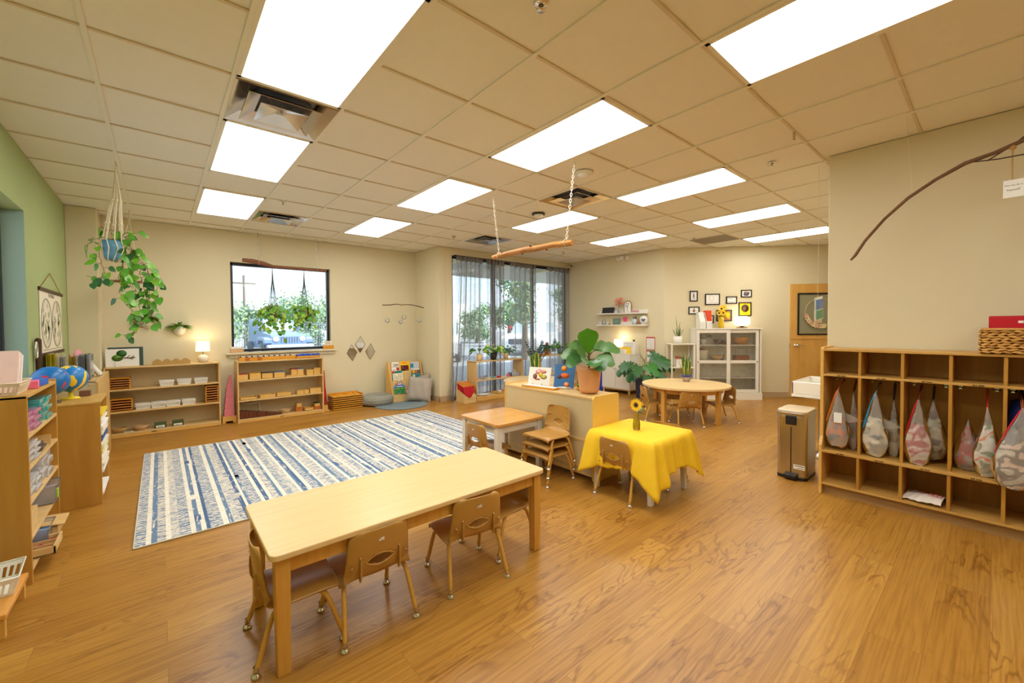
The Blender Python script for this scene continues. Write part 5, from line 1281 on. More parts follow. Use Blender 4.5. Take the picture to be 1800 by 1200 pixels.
wbox('small box with a blue lid, right on the flat tray on the upper shelf', 1.665, 1.75, .645, .095, lidc['blu'], m=M_LB)
wbox('plain light wood box with an overhanging lid, second from the right on the upper shelf', 1.80, 1.90, .624, .085, M_LB, m=M_LB, over=.006)
wbox('taller plain light wood box with a lid at the right end of the upper shelf', 1.91, 2.01, .624, .105, M_LB, m=M_LB, over=.006)
def otray(label, x0, x1, z, d=.16, h=.035, rz=0, name='wooden_tray'):
    a = (x1-x0)/2; m = MB().box(-a, -d/2, 0, a, d/2, .006)
    m.box(-a, -d/2, 0, a, -d/2+.007, h).box(-a, d/2-.007, 0, a, d/2, h).box(-a, -d/2, 0, -a+.007, d/2, h).box(a-.007, -d/2, 0, a, d/2, h)
    return thing1(name, m, M_LB, label, 'tray', ((x0+x1)/2, 7.12, z), rz, bevel=.0015)
otray('open wooden tray at the left of the middle shelf under the window', .885, 1.10, .332, .17, .032)
otray('open wooden tray turned slightly, second on the middle shelf under the window', 1.13, 1.34, .332, .15, .045, R(6))
otray('open wooden tray with a dark inside, third on the middle shelf under the window', 1.375, 1.57, .332, .15, .05, R(-5))
wbox('small wooden block box in the middle shelf, left of a pair', 1.655, 1.75, .332, .055, M_LB, m=M_LB)
wbox('small wooden block box on the middle shelf, right of a pair', 1.757, 1.83, .332, .055, M_LB, m=M_LB)
wbox('long wooden box at the right end of the middle shelf under the window', 1.84, 2.01, .332, .075, M_LB, m=M_LB, d=.18)
# bottom shelf: brown stair, white rod frame, basket, boxes
r = T('brown_stair', 'row of dark brown wooden prisms stepping down to the right on the bottom shelf', 'blocks', (.88, 7.08, .057))
for k in range(10):
    s_ = .115-.0105*k; O('prism_block', MB().box(k*.055, -.05, 0, k*.055+.053, .09, s_), wood('brown_stair_wood', (110, 54, 22), (84, 38, 14), 2, 3, .35), r, bevel=.002)
r = T('white_rod_stand', 'small white rod frame standing behind the brown prisms', 'frame', (1.03, 7.24, .057))
O('frame_rods', MB().tube([(-.13, 0, .0), (-.13, 0, .185), (.13, 0, .185), (.13, 0, 0)], .009, 8), M_WHITEP, r)
bowlb('small round pale basket on the bottom shelf right of the brown prisms', (1.50, 7.12, .057), .075, .06, plain('pale_willow', (214, 180, 130), .8, .25, 90, bump=.5))
wbox('dark orange wooden box base on the bottom shelf with a smaller box on it', 1.63, 1.73, .057, .075, m=wood('dark_box', (196, 116, 40), (168, 90, 24), 0, 4))
wbox('small light box stacked on the dark orange box', 1.645, 1.715, .133, .05, M_LB, m=M_LB)
otray('low wooden tray on the bottom shelf under the window', 1.755, 1.885, .057, .17, .045)
wbox('dark orange wooden box at the right end of the bottom shelf', 1.90, 2.01, .057, .05, m=MATS['dark_box'])
wbox('small dark-lidded box stacked at the right end of the bottom shelf', 1.915, 1.995, .108, .055, lidc['grn'], m=M_LB)
# top: long racks of beads, blue bead tray, boxes
r = T('bead_rack', 'long orange wooden rack with a row of white bead tubes on the window shelf top', 'rack', (1.22, 7.10, .902), R(-1))
O('rack_body', MB().box(-.335, -.04, 0, .42, .0, .05).box(-.335, .05, 0, .42, .06, .06), M_ORANGEW, r, bevel=.002)
O('rack_end', MB().box(-.10, -.0415, 0, -.045, -.0395, .051).box(-.26, -.0415, 0, -.20, -.0395, .051), MATS['dark_box'], r)
for k in range(30):
    x = -.32+k*.0245; O('bead_tube', MB().box(x, -.03, .052, x+.014, .05, .066), M_WHITEP if k % 3 else M_BLACK, r)
r = T('blue_tray', 'orange-edged tray piled with blue wooden pieces on the window shelf top', 'tray', (1.83, 7.12, .902))
O('tray_body', MB().box(-.19, -.09, 0, .17, .08, .008).box(-.19, -.09, 0, .17, -.08, .035).box(-.19, .07, 0, .17, .08, .035).box(-.19, -.09, 0, -.18, .08, .035).box(.16, -.09, 0, .17, .08, .035), M_ORANGEW, r, bevel=.002)
rnd = random.Random(9)
for k in range(14):
    x = -.16+k*.023; O('blue_piece', MB().box(x, -.06, .01, x+.03, .05, .045+rnd.uniform(0, .03), 0, ry=rnd.uniform(-.5, .5)), M_BLUE, r, bevel=.003)
thing1('red_cup', MB().lathe([(.001, 0), (.02, 0), (.024, .055), (.02, .055), (.001, .05)], n=16), M_RED, 'small red cup at the right end of the blue pieces by the window', 'cup', (2.01, 7.2, .902))
r = T('supply_box', 'tan open box with white items at the left end of the window sill', 'box', (.90, 7.40, 1.017))
O('box_body', MB().box(-.085, -.045, 0, .085, .04, .05), plain('tan_box', (218, 170, 122), .6), r, bevel=.002); O('box_top', MB().box(-.08, -.04, .05, .08, .035, .085), M_WHITEP, r, bevel=.01)
r = T('card_box', 'orange wooden box holding an upright white card at the right end of the sill', 'box', (2.235, 7.36, 1.017))
O('box_body', MB().box(-.085, -.025, 0, .08, .04, .06), M_ORANGEW, r, bevel=.002)
cc = O('card', MB().box(-.07, .015, .06, .06, .02, .135), M_CREAM, r)
O('drawn_arch', MB().tube([(-.03*math.cos(PI*k/10)-.005, .013, .07+.035*math.sin(PI*k/10)) for k in range(11)], .003, 5), plain('arch_blue', (74, 88, 130), .7), cc)

# ---- pink tower, red rods, stands
r = T('pink_tower', 'tower of pink cubes on a wooden stand left of the window shelf unit', 'block tower', (.76, 7.22, 0))
st_ = O('stand', MB().prism([(-.085, 0), (-.05, 0), (-.04, .03), (.04, .03), (.05, 0), (.085, 0), (.085, .10), (-.085, .10)], -.08, .08, 0, 'y'), M_EDGE, r, bevel=.003)
z = .10
for k in range(10):
    s_ = .12-.0105*k; zz = s_*.82 if k else .1
    O('pink_cube', MB().box(-s_/2+.01*(k*.35), -s_/2, z, s_/2+.01*(k*.35), s_/2, z+zz), plain('pink_paint', (228, 132, 140), .4, .03), r, bevel=.002); z += zz
r = T('red_rods', 'red rods of rising length leaning in a wooden stand right of the window shelf unit', 'rods', (2.095, 7.14, 0))
O('stand', MB().box(-.04, -.07, 0, .045, .07, .02).box(-.03, -.06, .02, .03, -.02, .10).box(-.03, .02, .02, .03, .06, .16), M_EDGE, r, bevel=.003)
for k, L_ in enumerate((.42, .58, .72, .34)): O('red_rod', MB().box(-.03+.018*k, -.02+.02*k, .02, -.015+.018*k, 0+.02*k, .02+L_*(.9 if k < 3 else 1), 0, ry=R(-3)), M_RED, r, bevel=.002)
# frames stack
r0 = None
for k in range(7):
    r = T('geometry_tray', '', 'tray', (2.44, 7.16, .002+.034*k), 0, 'stacked orange geometry trays beside the pouf')
    r['label'] = ('orange wooden geometry tray, topmost of the stack, its inset knobs showing' if k == 6 else 'orange wooden tray number %s up in the stack by the pouf' % ['one', 'two', 'three', 'four', 'five', 'six'][k])
    a, b_ = .255, .135; tp = .021
    O('tray_body', MB().box(-a, -b_, 0, a, b_, .008).box(-a, -b_, 0, a, -b_+.01, tp).box(-a, b_-.01, 0, a, b_, tp if k < 6 else .05).box(-a, -b_, 0, -a+.01, b_, tp).box(a-.01, -b_, 0, a, b_, tp if k < 6 else .04), M_ORANGEW, r, bevel=.002)
    if k == 6:
        for q in range(6):
            pl = O('inset_plate', MB().box(-.23+q % 3*.155, -.118+q//3*.118, .009, -.09+q % 3*.155, -.008+q//3*.118, .016), plain('inset_yellow', (240, 176, 40), .4), r, bevel=.002)
            O('plate_knob', MB().cyl((-.16+q % 3*.155, -.063+q//3*.118, .016), .007, .016, 10), M_DARKW, pl)
# ---- reading rack
r = T('book_rack', 'leaning maple display rack filled with picture books in the reading corner', 'book rack', (3.55, 7.06, 0), 0)
O('side_panel', MB().prism([(-.10, 0), (.22, 0), (.22, .06), (.16, .735), (.10, .735), (-.10, .14)], -.335, -.315, 0, 'x'), M_EDGE, r, bevel=.003)
O('side_panel', MB().prism([(-.10, 0), (.22, 0), (.22, .06), (.16, .735), (.10, .735), (-.10, .14)], .315, .335, 0, 'x'), M_EDGE, r, bevel=.003)
O('front_board', MB().box(-.315, -.10, 0, .315, -.085, .16), M_MAPLE, r)
O('maker_mark', MB().box(-.02, -.1015, .06, .05, -.100, .068), M_BLACK, r)
rkl = [(-.075, .16), (.0, .38), (.065, .56)]
O('tier_board', MB().box(-.315, -.06, .02, .315, -.05, .40, 0, rx=R(-8)).box(-.315, .02, .2, .315, .03, .56, 0, rx=R(-8)).box(-.315, .09, .4, .315, .10, .72, 0, rx=R(-8)), M_MAPLE, r)
O('tier_ledge', MB().box(-.315, -.10, .155, .315, -.05, .165).box(-.315, -.02, .34, .315, .02, .35).box(-.315, .05, .53, .315, .09, .54), M_MAPLE, r)
def book(label, x0, x1, y, z0, z1, m, deco=(), t_=.012, tilt=-8, group='picture books on the reading rack', par=(3.55, 7.06)):
    b = T('picture_book', label, 'book', (par[0]+(x0+x1)/2, par[1]+y, z0), 0, group); b.rotation_euler = (R(tilt), 0, 0)
    a, hh = (x1-x0)/2, z1-z0
    c = O('cover', MB().box(-a, -t_/2, 0, a, t_/2, hh), m, b, bevel=.001)
    if deco:
        ms = []; mb = MB()
        for (u0, v0, u1, v1, col) in deco:
            mm = plain('print_%d_%d_%d' % col, col, .6, .03)
            if mm not in ms: ms.append(mm)
            mb.box(-a+2*a*u0, -t_/2-.0012, hh*v0, -a+2*a*u1, -t_/2-.0002, hh*v1, ms.index(mm))
        O('cover_print', mb, ms, b)
    return b
W_, K_, RD, OR, YL, BU, GN, PU, SK = (240, 236, 224), (40, 34, 34), (200, 40, 44), (230, 120, 40), (246, 190, 30), (40, 120, 190), (30, 140, 70), (90, 60, 140), (130, 180, 220)
book('white picture book with a red drawing, top left of the reading rack', -.27, -.12, .06, .53, .73, plain('bk_white', W_, .5), [(.15, .75, .9, .80, K_), (.3, .66, .95, .71, RD), (.1, .57, .8, .61, K_), (.6, .2, .95, .5, RD), (.1, .15, .4, .35, (220, 180, 170))])
book('bright orange-yellow picture book in the top middle of the reading rack', -.11, .10, .06, .53, .74, plain('bk_orange', YL, .5), [(.1, .05, .85, .62, K_), (.15, .3, .4, .55, (150, 70, 40)), (.5, .1, .8, .6, RD), (.55, .05, .75, .25, OR), (.2, .8, .7, .86, OR)])
book('pale blue picture book at the top right of the reading rack', .11, .29, .06, .53, .71, plain('bk_pale', (196, 204, 220), .5), [(0, .4, .35, .85, (30, 150, 190)), (.1, .5, .3, .75, (60, 180, 90)), (.3, .05, 1, .3, W_)])
book('teal topped picture book behind the animal chart book', -.28, -.08, .02, .36, .57, plain('bk_teal', (60, 160, 140), .5), [(0, .8, .25, .98, RD), (.3, .86, .9, .95, (20, 90, 80))])
ani = []
for i in range(4):
    for j in range(5):
        x = .12+.21*i; z_ = .08+.18*j
        if (i*3+j) % 7: ani += [(x, z_, x+.11, z_+.07, [(60, 50, 44), (150, 90, 50), (110, 110, 110)][(i+j) % 3]), (x+.02, z_-.03, x+.04, z_, K_)]
book('cream picture book with rows of small animals at the left of the reading rack', -.285, -.10, -.035, .345, .53, plain('bk_cream', (240, 230, 200), .5), ani)
book('black and yellow picture book at the right of the reading rack', .11, .29, .02, .50, .56, plain('bk_night', (26, 40, 60), .5), [(.05, .1, .35, .9, YL), (.4, .1, .65, .9, OR), (.8, .3, .85, .8, W_)])
book('teal picture book with a white moon at the right of the reading rack', .09, .285, -.02, .35, .50, plain('bk_teal2', (70, 140, 160), .5), [(.15, .5, .35, .85, (236, 232, 190)), (.45, .75, .9, .8, (30, 80, 100)), (.45, .62, .9, .66, (30, 80, 100))])
book('white picture book with orange figures in the middle right of the reading rack', .07, .25, -.07, .20, .36, plain('bk_white2', (236, 224, 214), .5), [(.1, .3, .5, .9, OR), (.2, .5, .35, .75, RD), (.05, .1, .2, .3, PU)])
book('purple and orange book peeking above the green picture book', -.26, -.12, -.085, .17, .355, plain('bk_purple', PU, .5), [(0, 0, .15, .98, OR), (.25, .86, .9, .95, W_)])
gb = book('blue and green picture book with yellow lettering, bottom left of the reading rack', -.30, -.095, -.112, .167, .315, plain('bk_sky', (60, 140, 210), .5), [(0, 0, 1, .55, GN), (.08, .45, .92, .80, (20, 120, 50)), (.3, .05, .42, .35, (120, 70, 40)), (.65, .05, .8, .4, (150, 60, 40)), (.25, .0, .5, .12, W_), (.25, .85, .8, .92, W_)], par=(3.55, 7.06))
for k, w_ in enumerate(('Singing', 'Tree')):
    text('title', w_, .030, plain('title_yellow', (236, 230, 60), .5), frameM((-.045+.09*k, -.0078, .095), (1, 0, 0), (0, 0, 1)), gb, .0003)
book('white and orange picture book low in the middle of the reading rack', -.06, .06, -.112, .167, .30, plain('bk_fox', (226, 214, 206), .5), [(.0, .45, .8, .95, OR), (.3, .1, .8, .35, (100, 100, 110)), (.1, .6, .4, .8, W_)])

# ---- red fabric dressing frames box in front of the curtain
r = T('dressing_frame_box', 'small maple box holding wooden frames with bright red fabric beside the plant shelf', 'box', (4.20, 6.20, 0))
O('box_body', MB().prism([(-.14, 0), (.14, 0), (.14, .30), (-.14, .13)], -.0, .25, 0, 'x').xf(Matrix.Translation((-.03, 0, 0))), M_MAPLE, r, bevel=.003)
for k in range(5):
    fr = O('frame_bar', MB().box(-.06, -.13+.052*k, .30+.014*k, .20, -.10+.052*k, .315+.014*k), M_ORANGEW, r, bevel=.002)
dr = MB()
for k in range(5):
    def fn(u, v, k=k): 
        y = -.125+.052*k+.012*math.sin(u*9+k); sag = .20*(1-v)*(.55+.45*math.sin(PI*u)); return (-.055+.24*u, y-.02*(1-v), .305+.014*k-sag)
    dr.grid(fn, 10, 8)
O('red_fabric', dr, plain('red_cloth', (190, 16, 32), .7, .15, 20), r, solid=.004, fixn=False)
# ---- window shelf small items
def small(label, name, mb, m, loc, cat, **k): return thing1(name, mb, m, label, cat, loc, **k)
M_PINKP = plain('pink_plastic', (222, 110, 130), .4); M_TEAL = plain('teal_plastic', (60, 160, 150), .4)
small('small pink dish at the left on the plant shelf under the peach pot', 'dish', MB().lathe([(.001, 0), (.03, 0), (.045, .03), (.04, .03), (.001, .008)], n=16), M_PINKP, (4.53, 6.2, .387), 'dish')
small('small clear bowl beside the pink dish', 'bowl', MB().lathe([(.001, 0), (.03, 0), (.05, .045), (.046, .045), (.001, .008)], n=16), M_CLEARP, (4.66, 6.2, .387), 'bowl')
small('small clear glass next to the clear bowl', 'glass', MB().lathe([(.001, 0), (.025, 0), (.03, .06), (.026, .06), (.001, .01)], n=16), M_CLEARP, (4.76, 6.22, .387), 'glass')
small('teal scoop on the plant shelf', 'scoop', MB().box(-.03, -.03, 0, .03, .03, .022), M_TEAL, (4.93, 6.2, .387), 'scoop', bevel=.006)
small('bright pink dish on the plant shelf', 'dish', MB().box(-.035, -.03, 0, .035, .03, .03), plain('magenta', (200, 40, 80), .4), (5.07, 6.2, .387), 'dish', bevel=.006)
small('small pink jar left of the clear caddy', 'jar', MB().cyl((0, 0, 0), .026, .055, 14), M_PINKP, (5.31, 6.2, .387), 'jar')
r = T('clear_caddy', 'clear plastic caddy at the right end of the plant shelf', 'caddy', (5.46, 6.2, .387))
m = MB(); a, b_ = .10, .06
for q in ((-a, -b_, a, -b_+.003), (-a, b_-.003, a, b_), (-a, -b_, -a+.003, b_), (a-.003, -b_, a, b_)): m.box(q[0], q[1], 0, q[2], q[3], .07)
m.box(-a, -b_, 0, a, b_, .004); O('caddy_body', m, M_CLEARP, r); O('caddy_handle', MB().tube([(0, -.05, .06), (0, -.02, .12), (0, .02, .12), (0, .05, .06)], .005, 6), M_WHITEP, r)
small('white plate on the bottom of the plant shelf', 'plate', MB().lathe([(.001, 0), (.09, 0), (.13, .02), (.125, .024), (.09, .006), (.001, .006)], n=28), M_WHITEP, (4.65, 6.2, .088), 'plate')
otr = otray('low wooden tray with small bowls on the bottom of the plant shelf', 4.95, 5.45, .087, .20, .03); otr.location = (5.2, 6.2, .087)
for k, (x, c, lb) in enumerate(((5.08, M_WHITEP, 'small white bowl at the left on the low wooden tray'), (5.20, M_TERRA, 'small terracotta bowl in the middle of the low wooden tray'), (5.33, M_WHITEP, 'small white bowl at the right on the low wooden tray'))):
    small(lb, 'bowl', MB().lathe([(.001, 0), (.03, 0), (.045, .035), (.04, .035), (.001, .008)], n=16), c, (x, 6.2, .095), 'bowl')
small('orange wooden tray on the right window shelf top by the bromeliad', 'wooden_tray', MB().box(-.12, -.06, 0, .12, .06, .03), M_ORANGEW, (6.24, 6.2, .757), 'tray', bevel=.004)
small('red and white cloth roll on the right window shelf', 'cloth_roll', MB().box(-.08, -.05, 0, .08, .05, .05), blotch('redwhite', [(200, 30, 40), (240, 230, 224), (200, 30, 40)], 20), (6.32, 6.2, .352), 'cloth', bevel=.015)
r = T('glass_tray', 'tray of small clear glasses on the right window shelf', 'tray', (6.95, 6.2, .352))
O('tray_body', MB().box(-.12, -.07, 0, .12, .07, .015), plain('tray_grey', (196, 196, 200), .4), r, bevel=.004)
for k in range(4): O('clear_cup', MB().lathe([(.001, .015), (.018, .015), (.024, .07), (.02, .07), (.001, .02)], (-.08+.053*k, 0, 0), 12), M_CLEARP, r)

# ---- on the island: two open books on stands, tray of vegetables
def standbook(label, x, y, rz, s, m, deco, w_=.24, h_=.24):
    b = T('open_book', label, 'book', (x, y, .757), rz, 'picture books propped on clear stands on the cream shelf')
    c = O('page', MB().box(-w_/2, -.004, .008, w_/2, .004, h_, 0, rx=R(-18), c=(0, 0, .008)), m, b)
    mb = MB(); ms = []
    for (u0, v0, u1, v1, col) in deco:
        mm = plain('print_%d_%d_%d' % col, col, .6, .03)
        if mm not in ms: ms.append(mm)
        k = len(mb.v); mb.lathe([(.001, 0), (1, .0), (.001, .001)], n=12, m=ms.index(mm))
        M = Matrix.Translation((0, 0, .008)) @ Matrix.Rotation(R(-18), 4, 'X') @ Matrix.Translation((-w_/2+w_*(u0+u1)/2, -.0055, h_*(v0+v1)/2-.008)) @ Matrix.Rotation(R(90), 4, 'X') @ Matrix.Diagonal((w_*(u1-u0)/2, h_*(v1-v0)/2, 1, 1))
        mb.xf(M, k)
    O('page_print', mb, ms, c)
    O('book_stand', MB().tube([(-.05, -.055, .004), (-.05, -.04, .03), (-.05, -.012, .004), (-.05, .09, .004), (-.05, .05, .17)], .003, 6).tube([(.05, -.055, .004), (.05, -.04, .03), (.05, -.012, .004), (.05, .09, .004), (.05, .05, .17)], .003, 6), M_CLEARP, b)
RZI = R(-68)
standbook('open white book with small pink and yellow pictures on the cream shelf', 3.07, 3.09, RZI, 1, plain('page_white', (240, 234, 222), .6), [(.3, .6, .6, .9, (236, 170, 160)), (.45, .45, .65, .75, (240, 200, 40)), (.2, .35, .4, .65, (150, 90, 60)), (.55, .35, .85, .6, (200, 190, 90)), (.5, .65, .8, .85, (230, 150, 130)), (.3, .3, .55, .4, (200, 90, 50))], .25, .20)
standbook('open blue book with orange animals on the cream shelf next to the fiddle leaf pot', 3.10, 2.77, RZI, 1, plain('page_blue', (44, 104, 160), .5), [(.3, .72, .6, .95, (246, 160, 40)), (.38, .78, .56, .92, (250, 210, 60)), (.3, .42, .75, .66, (230, 110, 50)), (.15, .40, .38, .56, (96, 50, 40)), (.5, .08, .8, .28, (240, 150, 90)), (.15, .0, .95, .09, (236, 230, 220))], .21, .25)
small('flat orange-edged wooden board lying before the open books on the cream shelf', 'wooden_board', MB().box(-.21, -.045, 0, .21, .045, .018, 0).box(-.205, -.04, .0181, .205, .04, .0195, 1), [M_ORANGEW, M_WHITEP], (2.985, 2.98, .757), 'board', rz=RZI-R(15), bevel=.002)
r = T('felt_food_tray', 'wooden bowl of red and green play vegetables behind the fiddle leaf pot', 'bowl', (3.20, 2.60, .757))
O('bowl_body', MB().lathe([(.001, 0), (.06, 0), (.08, .03), (.074, .03), (.001, .01)], n=24), M_ORANGEW, r)
O('red_vegetable', MB().sphere((.02, -.02, .05), .03, 12), M_RED, r); O('green_vegetable', MB().sphere((-.03, .02, .045), .028, 12, sc=(1.3, .8, .8)), M_GREENL, r)
# ================================================================ LEFT SIDE THINGS
# world map scroll on the green wall
r = T('wall_map', 'hanging scroll map of two hemispheres with dark wooden rails on the green wall', 'map', (-.826, 6.05, 0))
O('map_sheet', MB().box(-.002, -.535, 1.165, .001, .535, 1.755), M_CREAM, r)
for z in (1.16, 1.765): O('map_rail', MB().box(-.004, -.56, z-.016, .014, .56, z+.016), M_DARKW, r, bevel=.004)
O('hanging_cord', MB().tube([(.005, -.50, 1.775), (.005, -.05, 1.945), (.005, .50, 1.775)], .0035, 6), M_JUTE, r)
mp_ = MB(); g1 = plain('map_ink', (110, 112, 96), .8); g2 = plain('map_land', (170, 176, 140), .8); rnd = random.Random(2)
for cy in (-.25, .25):
    mp_.tube([(.0015, cy+.235*math.cos(t), 1.45+.235*math.sin(t)) for t in [2*PI*k/48 for k in range(48)]], .003, 4, closed=True)
    for q in (.33, .66): 
        for s_ in (-1, 1): mp_.tube([(.0012, cy+s_*.235*q*math.cos(t), 1.45+.235*math.sin(t)) for t in [-PI/2+PI*k/20 for k in range(21)]], .001, 3, cap=False)
    for k in range(26):
        a = rnd.uniform(0, 6.28); rr = .19*math.sqrt(rnd.random()); ww = rnd.uniform(.012, .05); mp_.box(.0012, cy+rr*math.cos(a)-ww, 1.45+rr*math.sin(a)-ww*.6, .002, cy+rr*math.cos(a)+ww*.6, 1.45+rr*math.sin(a)+ww*.5, 1, rx=rnd.uniform(0, 1.5))
for k in range(30): mp_.box(.0012, -.42+.03*k, 1.195, .002, -.42+.03*k+.02, 1.201)
O('map_print', mp_, [g1, g2], r)
text('map_title', 'THE WORLD', .05, g1, frameM((.0018, 0, 1.72), (0, 1, 0), (0, 0, 1)), r, .0003)
# dark wall hook / handset thing
r = T('wall_hanger', 'dark wooden wall piece with small framed ovals beside the window reveal', 'wall decoration', (-.80, 5.25, 0))
O('dark_bar', MB().tube([(0, 0, 1.02), (0, 0, 1.3)], [.02, .022], 10).sphere((0, 0, 1.30), .022, 10), M_DARKW, r)
for s_ in (-1, 1): O('oval_frame', MB().tube([(0, s_*.07+.035*math.cos(t), 1.22+.07*math.sin(t)) for t in [2*PI*k/16 for k in range(16)]], .006, 5, closed=True), M_CHROME, r)

# globes on the paper cabinet
def globe(label, loc, rr, cols, st=None, tilt=0):
    r = T('globe', label, 'globe', loc)
    g_ = O('globe_ball', MB().sphere((0, 0, rr+.06), rr, 40), cols, r)
    O('globe_stand', MB().lathe([(.001, 0), (.06, 0), (.05, .012), (.015, .02), (.015, .06), (.001, .062)], n=20), st or M_BLACK, r)
    return r
globe('blue globe with yellow continents behind the red-marked one', (-.57, 4.86, .822), .108, blotch('globe_yellow_blue', [(24, 120, 190), (24, 120, 190), (250, 204, 30)], 7, .3, [0, .3, .52]), plain('yellow_stand', (240, 206, 40), .4))
globe('blue globe with a red continent, half hidden by the tall birch shelf', (-.66, 4.70, .822), .112, blotch('globe_red_blue', [(30, 120, 190), (20, 110, 180), (210, 30, 40)], 6, .3, [0, .3, .60]), plain('brown_stand', (96, 70, 50), .4))
thing1('block', MB().box(-.035, -.03, 0, .035, .03, .045), plain('brown_block', (120, 80, 60), .5), 'small brown block beside the globe stands', 'block', (-.50, 5.0, .822), bevel=.004)
# folders on the corner shelf
colsF = [('yellow', (240, 214, 30), 5.62, -.80, 6, .25), ('clear grey', (196, 194, 190), 5.66, -.72, 3, .23), ('yellow and orange', (226, 190, 30), 5.70, -.665, 5, .23), ('grey', (160, 162, 170), 5.66, -.60, 7, .24), ('white', (226, 226, 232), 5.62, -.535, 3, .24)]
for nm, c, y, x, n, hh in colsF:
    m_ = film('sleeve_'+nm.replace(' ', '_'), c, .72, .25, .12, .35)
    for k in range(n):
        xx = x+k*.0105; rnd = random.Random(int(xx*1e4)); h2 = hh+rnd.uniform(-.015, .02)
        thing1('folder_sleeve', MB().box(-.0035, 0, 0, .0035, .22, h2), m_, '%s plastic folder sleeve in the row on top of the corner shelf' % nm, 'folder', (xx, y-.04*rnd.random()-.05, .907), 0, '%s folder sleeves on the corner shelf' % nm)
thing1('pink_disc', MB().lathe([(.001, -.004), (.06, -.004), (.06, .004), (.001, .004)], n=32).xf(Matrix.Translation((0, 0, .22)) @ Matrix.Rotation(R(90), 4, 'Y') @ Matrix.Rotation(R(20), 4, 'X')).box(-.004, -.03, 0, .004, .03, .15), plain('pale_pink', (222, 150, 160), .6), 'pale pink round-topped card standing behind the folder sleeves', 'card', (-.64, 5.98, .907))
r = T('tablet_pouch', 'white pouch with a dark cable leaning at the right end of the folder row', 'pouch', (-.50, 5.95, .907))
O('pouch_body', MB().box(-.02, -.07, 0, .0, .07, .14, 0, ry=R(-32)), M_WHITEP, r, bevel=.006); O('cable', MB().tube([(-.02, -.08, .05), (.01, -.10, .01), (.03, -.04, .005), (.03, .04, .02)], .004, 6), M_BLACK, r)
# top of tall birch shelf
r = T('paper_basket', 'cream slotted basket of pale papers at the near end of the tall birch shelf top', 'basket', (-.705, 3.50, 1.042), R(0))
bk_ = basket('tmp', (0, 0, 0), 0, .24, .27, .065); 
for ch in list(bk_.children): ch.parent = r; ch.data.materials.clear(); ch.data.materials.append(plain('cream_basket', (226, 208, 180), .5))
bpy.data.objects.remove(bk_)
for k in range(6): thing1('paper_stack', MB().box(-.10, -.006, 0, .10, .006, .24-.006*k, 0, rx=R(-20), c=(0, 0, 0)), [plain('peach_paper', (236, 200, 184), .7), plain('pink_white_paper', (240, 222, 214), .7), M_PAPER][k % 3], '%s folder leaning in the cream basket on the tall birch shelf' % ['peach', 'pinkish white', 'white'][k % 3], 'folder', (-.71, 3.44+.020*k, 1.05), 0, '%s folders leaning in the cream basket' % ['peach', 'pinkish', 'white'][k % 3])
thing1('bundle', MB().box(-.05, -.10, 0, .05, .10, .02), plain('pale_blue_film', (196, 204, 214), .3), 'pale shiny bundle beyond the cream basket on the tall shelf', 'bundle', (-.74, 3.92, 1.042), bevel=.006)
thing1('pink_folder', MB().box(-.05, -.05, 0, .05, .05, .045), plain('hot_pink', (240, 110, 140), .5), 'bright pink folder end at the front of the tall shelf top', 'folder', (-.62, 3.72, 1.042), .1, bevel=.003)
thing1('blue_folder', MB().box(-.06, -.08, 0, .06, .08, .04), plain('strong_blue', (30, 92, 190), .5), 'blue folder end beside the pink one on the tall shelf top', 'folder', (-.63, 3.88, 1.042), -.1, bevel=.003)
# contents of the tall shelf
M_CY = film('aqua_case', (110, 220, 214), .9, .25, .15, .3); M_PK = film('pink_case', (246, 170, 214), .9, .25, .15, .3); M_CW = film('milky_case', (244, 244, 242), .88, .25, .15, .3)
def cases(nm, m_, y0, n, z, w_, d_, h_, x=-.575, cols=1, grp=None):
    for c in range(cols):
        for k in range(n):
            thing1('pencil_case', MB().box(-w_, 0, 0, 0, d_, h_), m_, '%s plastic case in the stacks on the tall birch shelf' % nm, 'case', (x+.012*((k+c) % 2), y0+c*(d_+.006), z+k*(h_+.001)), 0, grp or '%s plastic cases on the tall birch shelf' % nm, bevel=.004)
cases('aqua', M_CY, 3.78, 5, .817, .20, .13, .028, cols=2)
cases('pink', M_PK, 3.40, 5, .817, .20, .16, .021, cols=2)
cases('dark photo', plain('dark_case', (90, 76, 66), .4), 3.72, 3, .642, .18, .12, .018)
cases('milky white', M_CW, 3.40, 6, .642, .20, .14, .016, cols=2)
thing1('wooden_wedge', MB().box(-.12, 0, 0, 0, .012, .06), M_MAPLE, 'small maple board standing on the second shelf of the tall birch shelf', 'board', (-.565, 3.98, .642))
cases('lidded milky', M_CW, 3.72, 4, .452, .20, .15, .036, cols=2)
cases('small milky', M_CW, 3.42, 4, .452, .20, .13, .022, cols=2, grp='small milky plastic cases low on the tall birch shelf')
thing1('maple_box', MB().box(-.2, 0, 0, 0, .18, .12), M_MAPLE, 'maple box at the near end of the fourth shelf of the tall birch shelf', 'box', (-.566, 3.385, .257), bevel=.003)
def clearbin(label, y, z, w_=.26, d_=.17, h_=.12, x=-.545, inner=None, col=None):
    r = T('clear_bin', label, 'bin', (x, y, z)); m = MB()
    a0 = -w_; 
    m.box(a0, 0, 0, 0, d_, .004).box(a0, 0, 0, 0, .003, h_).box(a0, d_-.003, 0, 0, d_, h_).box(a0, 0, 0, a0+.003, d_, h_).box(-.003, 0, 0, 0, d_, h_*.8)
    O('bin_body', m, M_CLEARP, r); O('bin_rim', MB().tube([(a0, 0, h_), (.006, 0, h_), (.006, d_, h_), (a0, d_, h_)], .005, 6, closed=True), M_CLEARP, r)
    if inner: O('scoop', MB().box(-.10, .03, .02, -.01, .12, .075), inner, r, bevel=.01)
    if col: O('green_clip', MB().box(-.001, .05, .02, .006, .075, .08), col, r, bevel=.002)
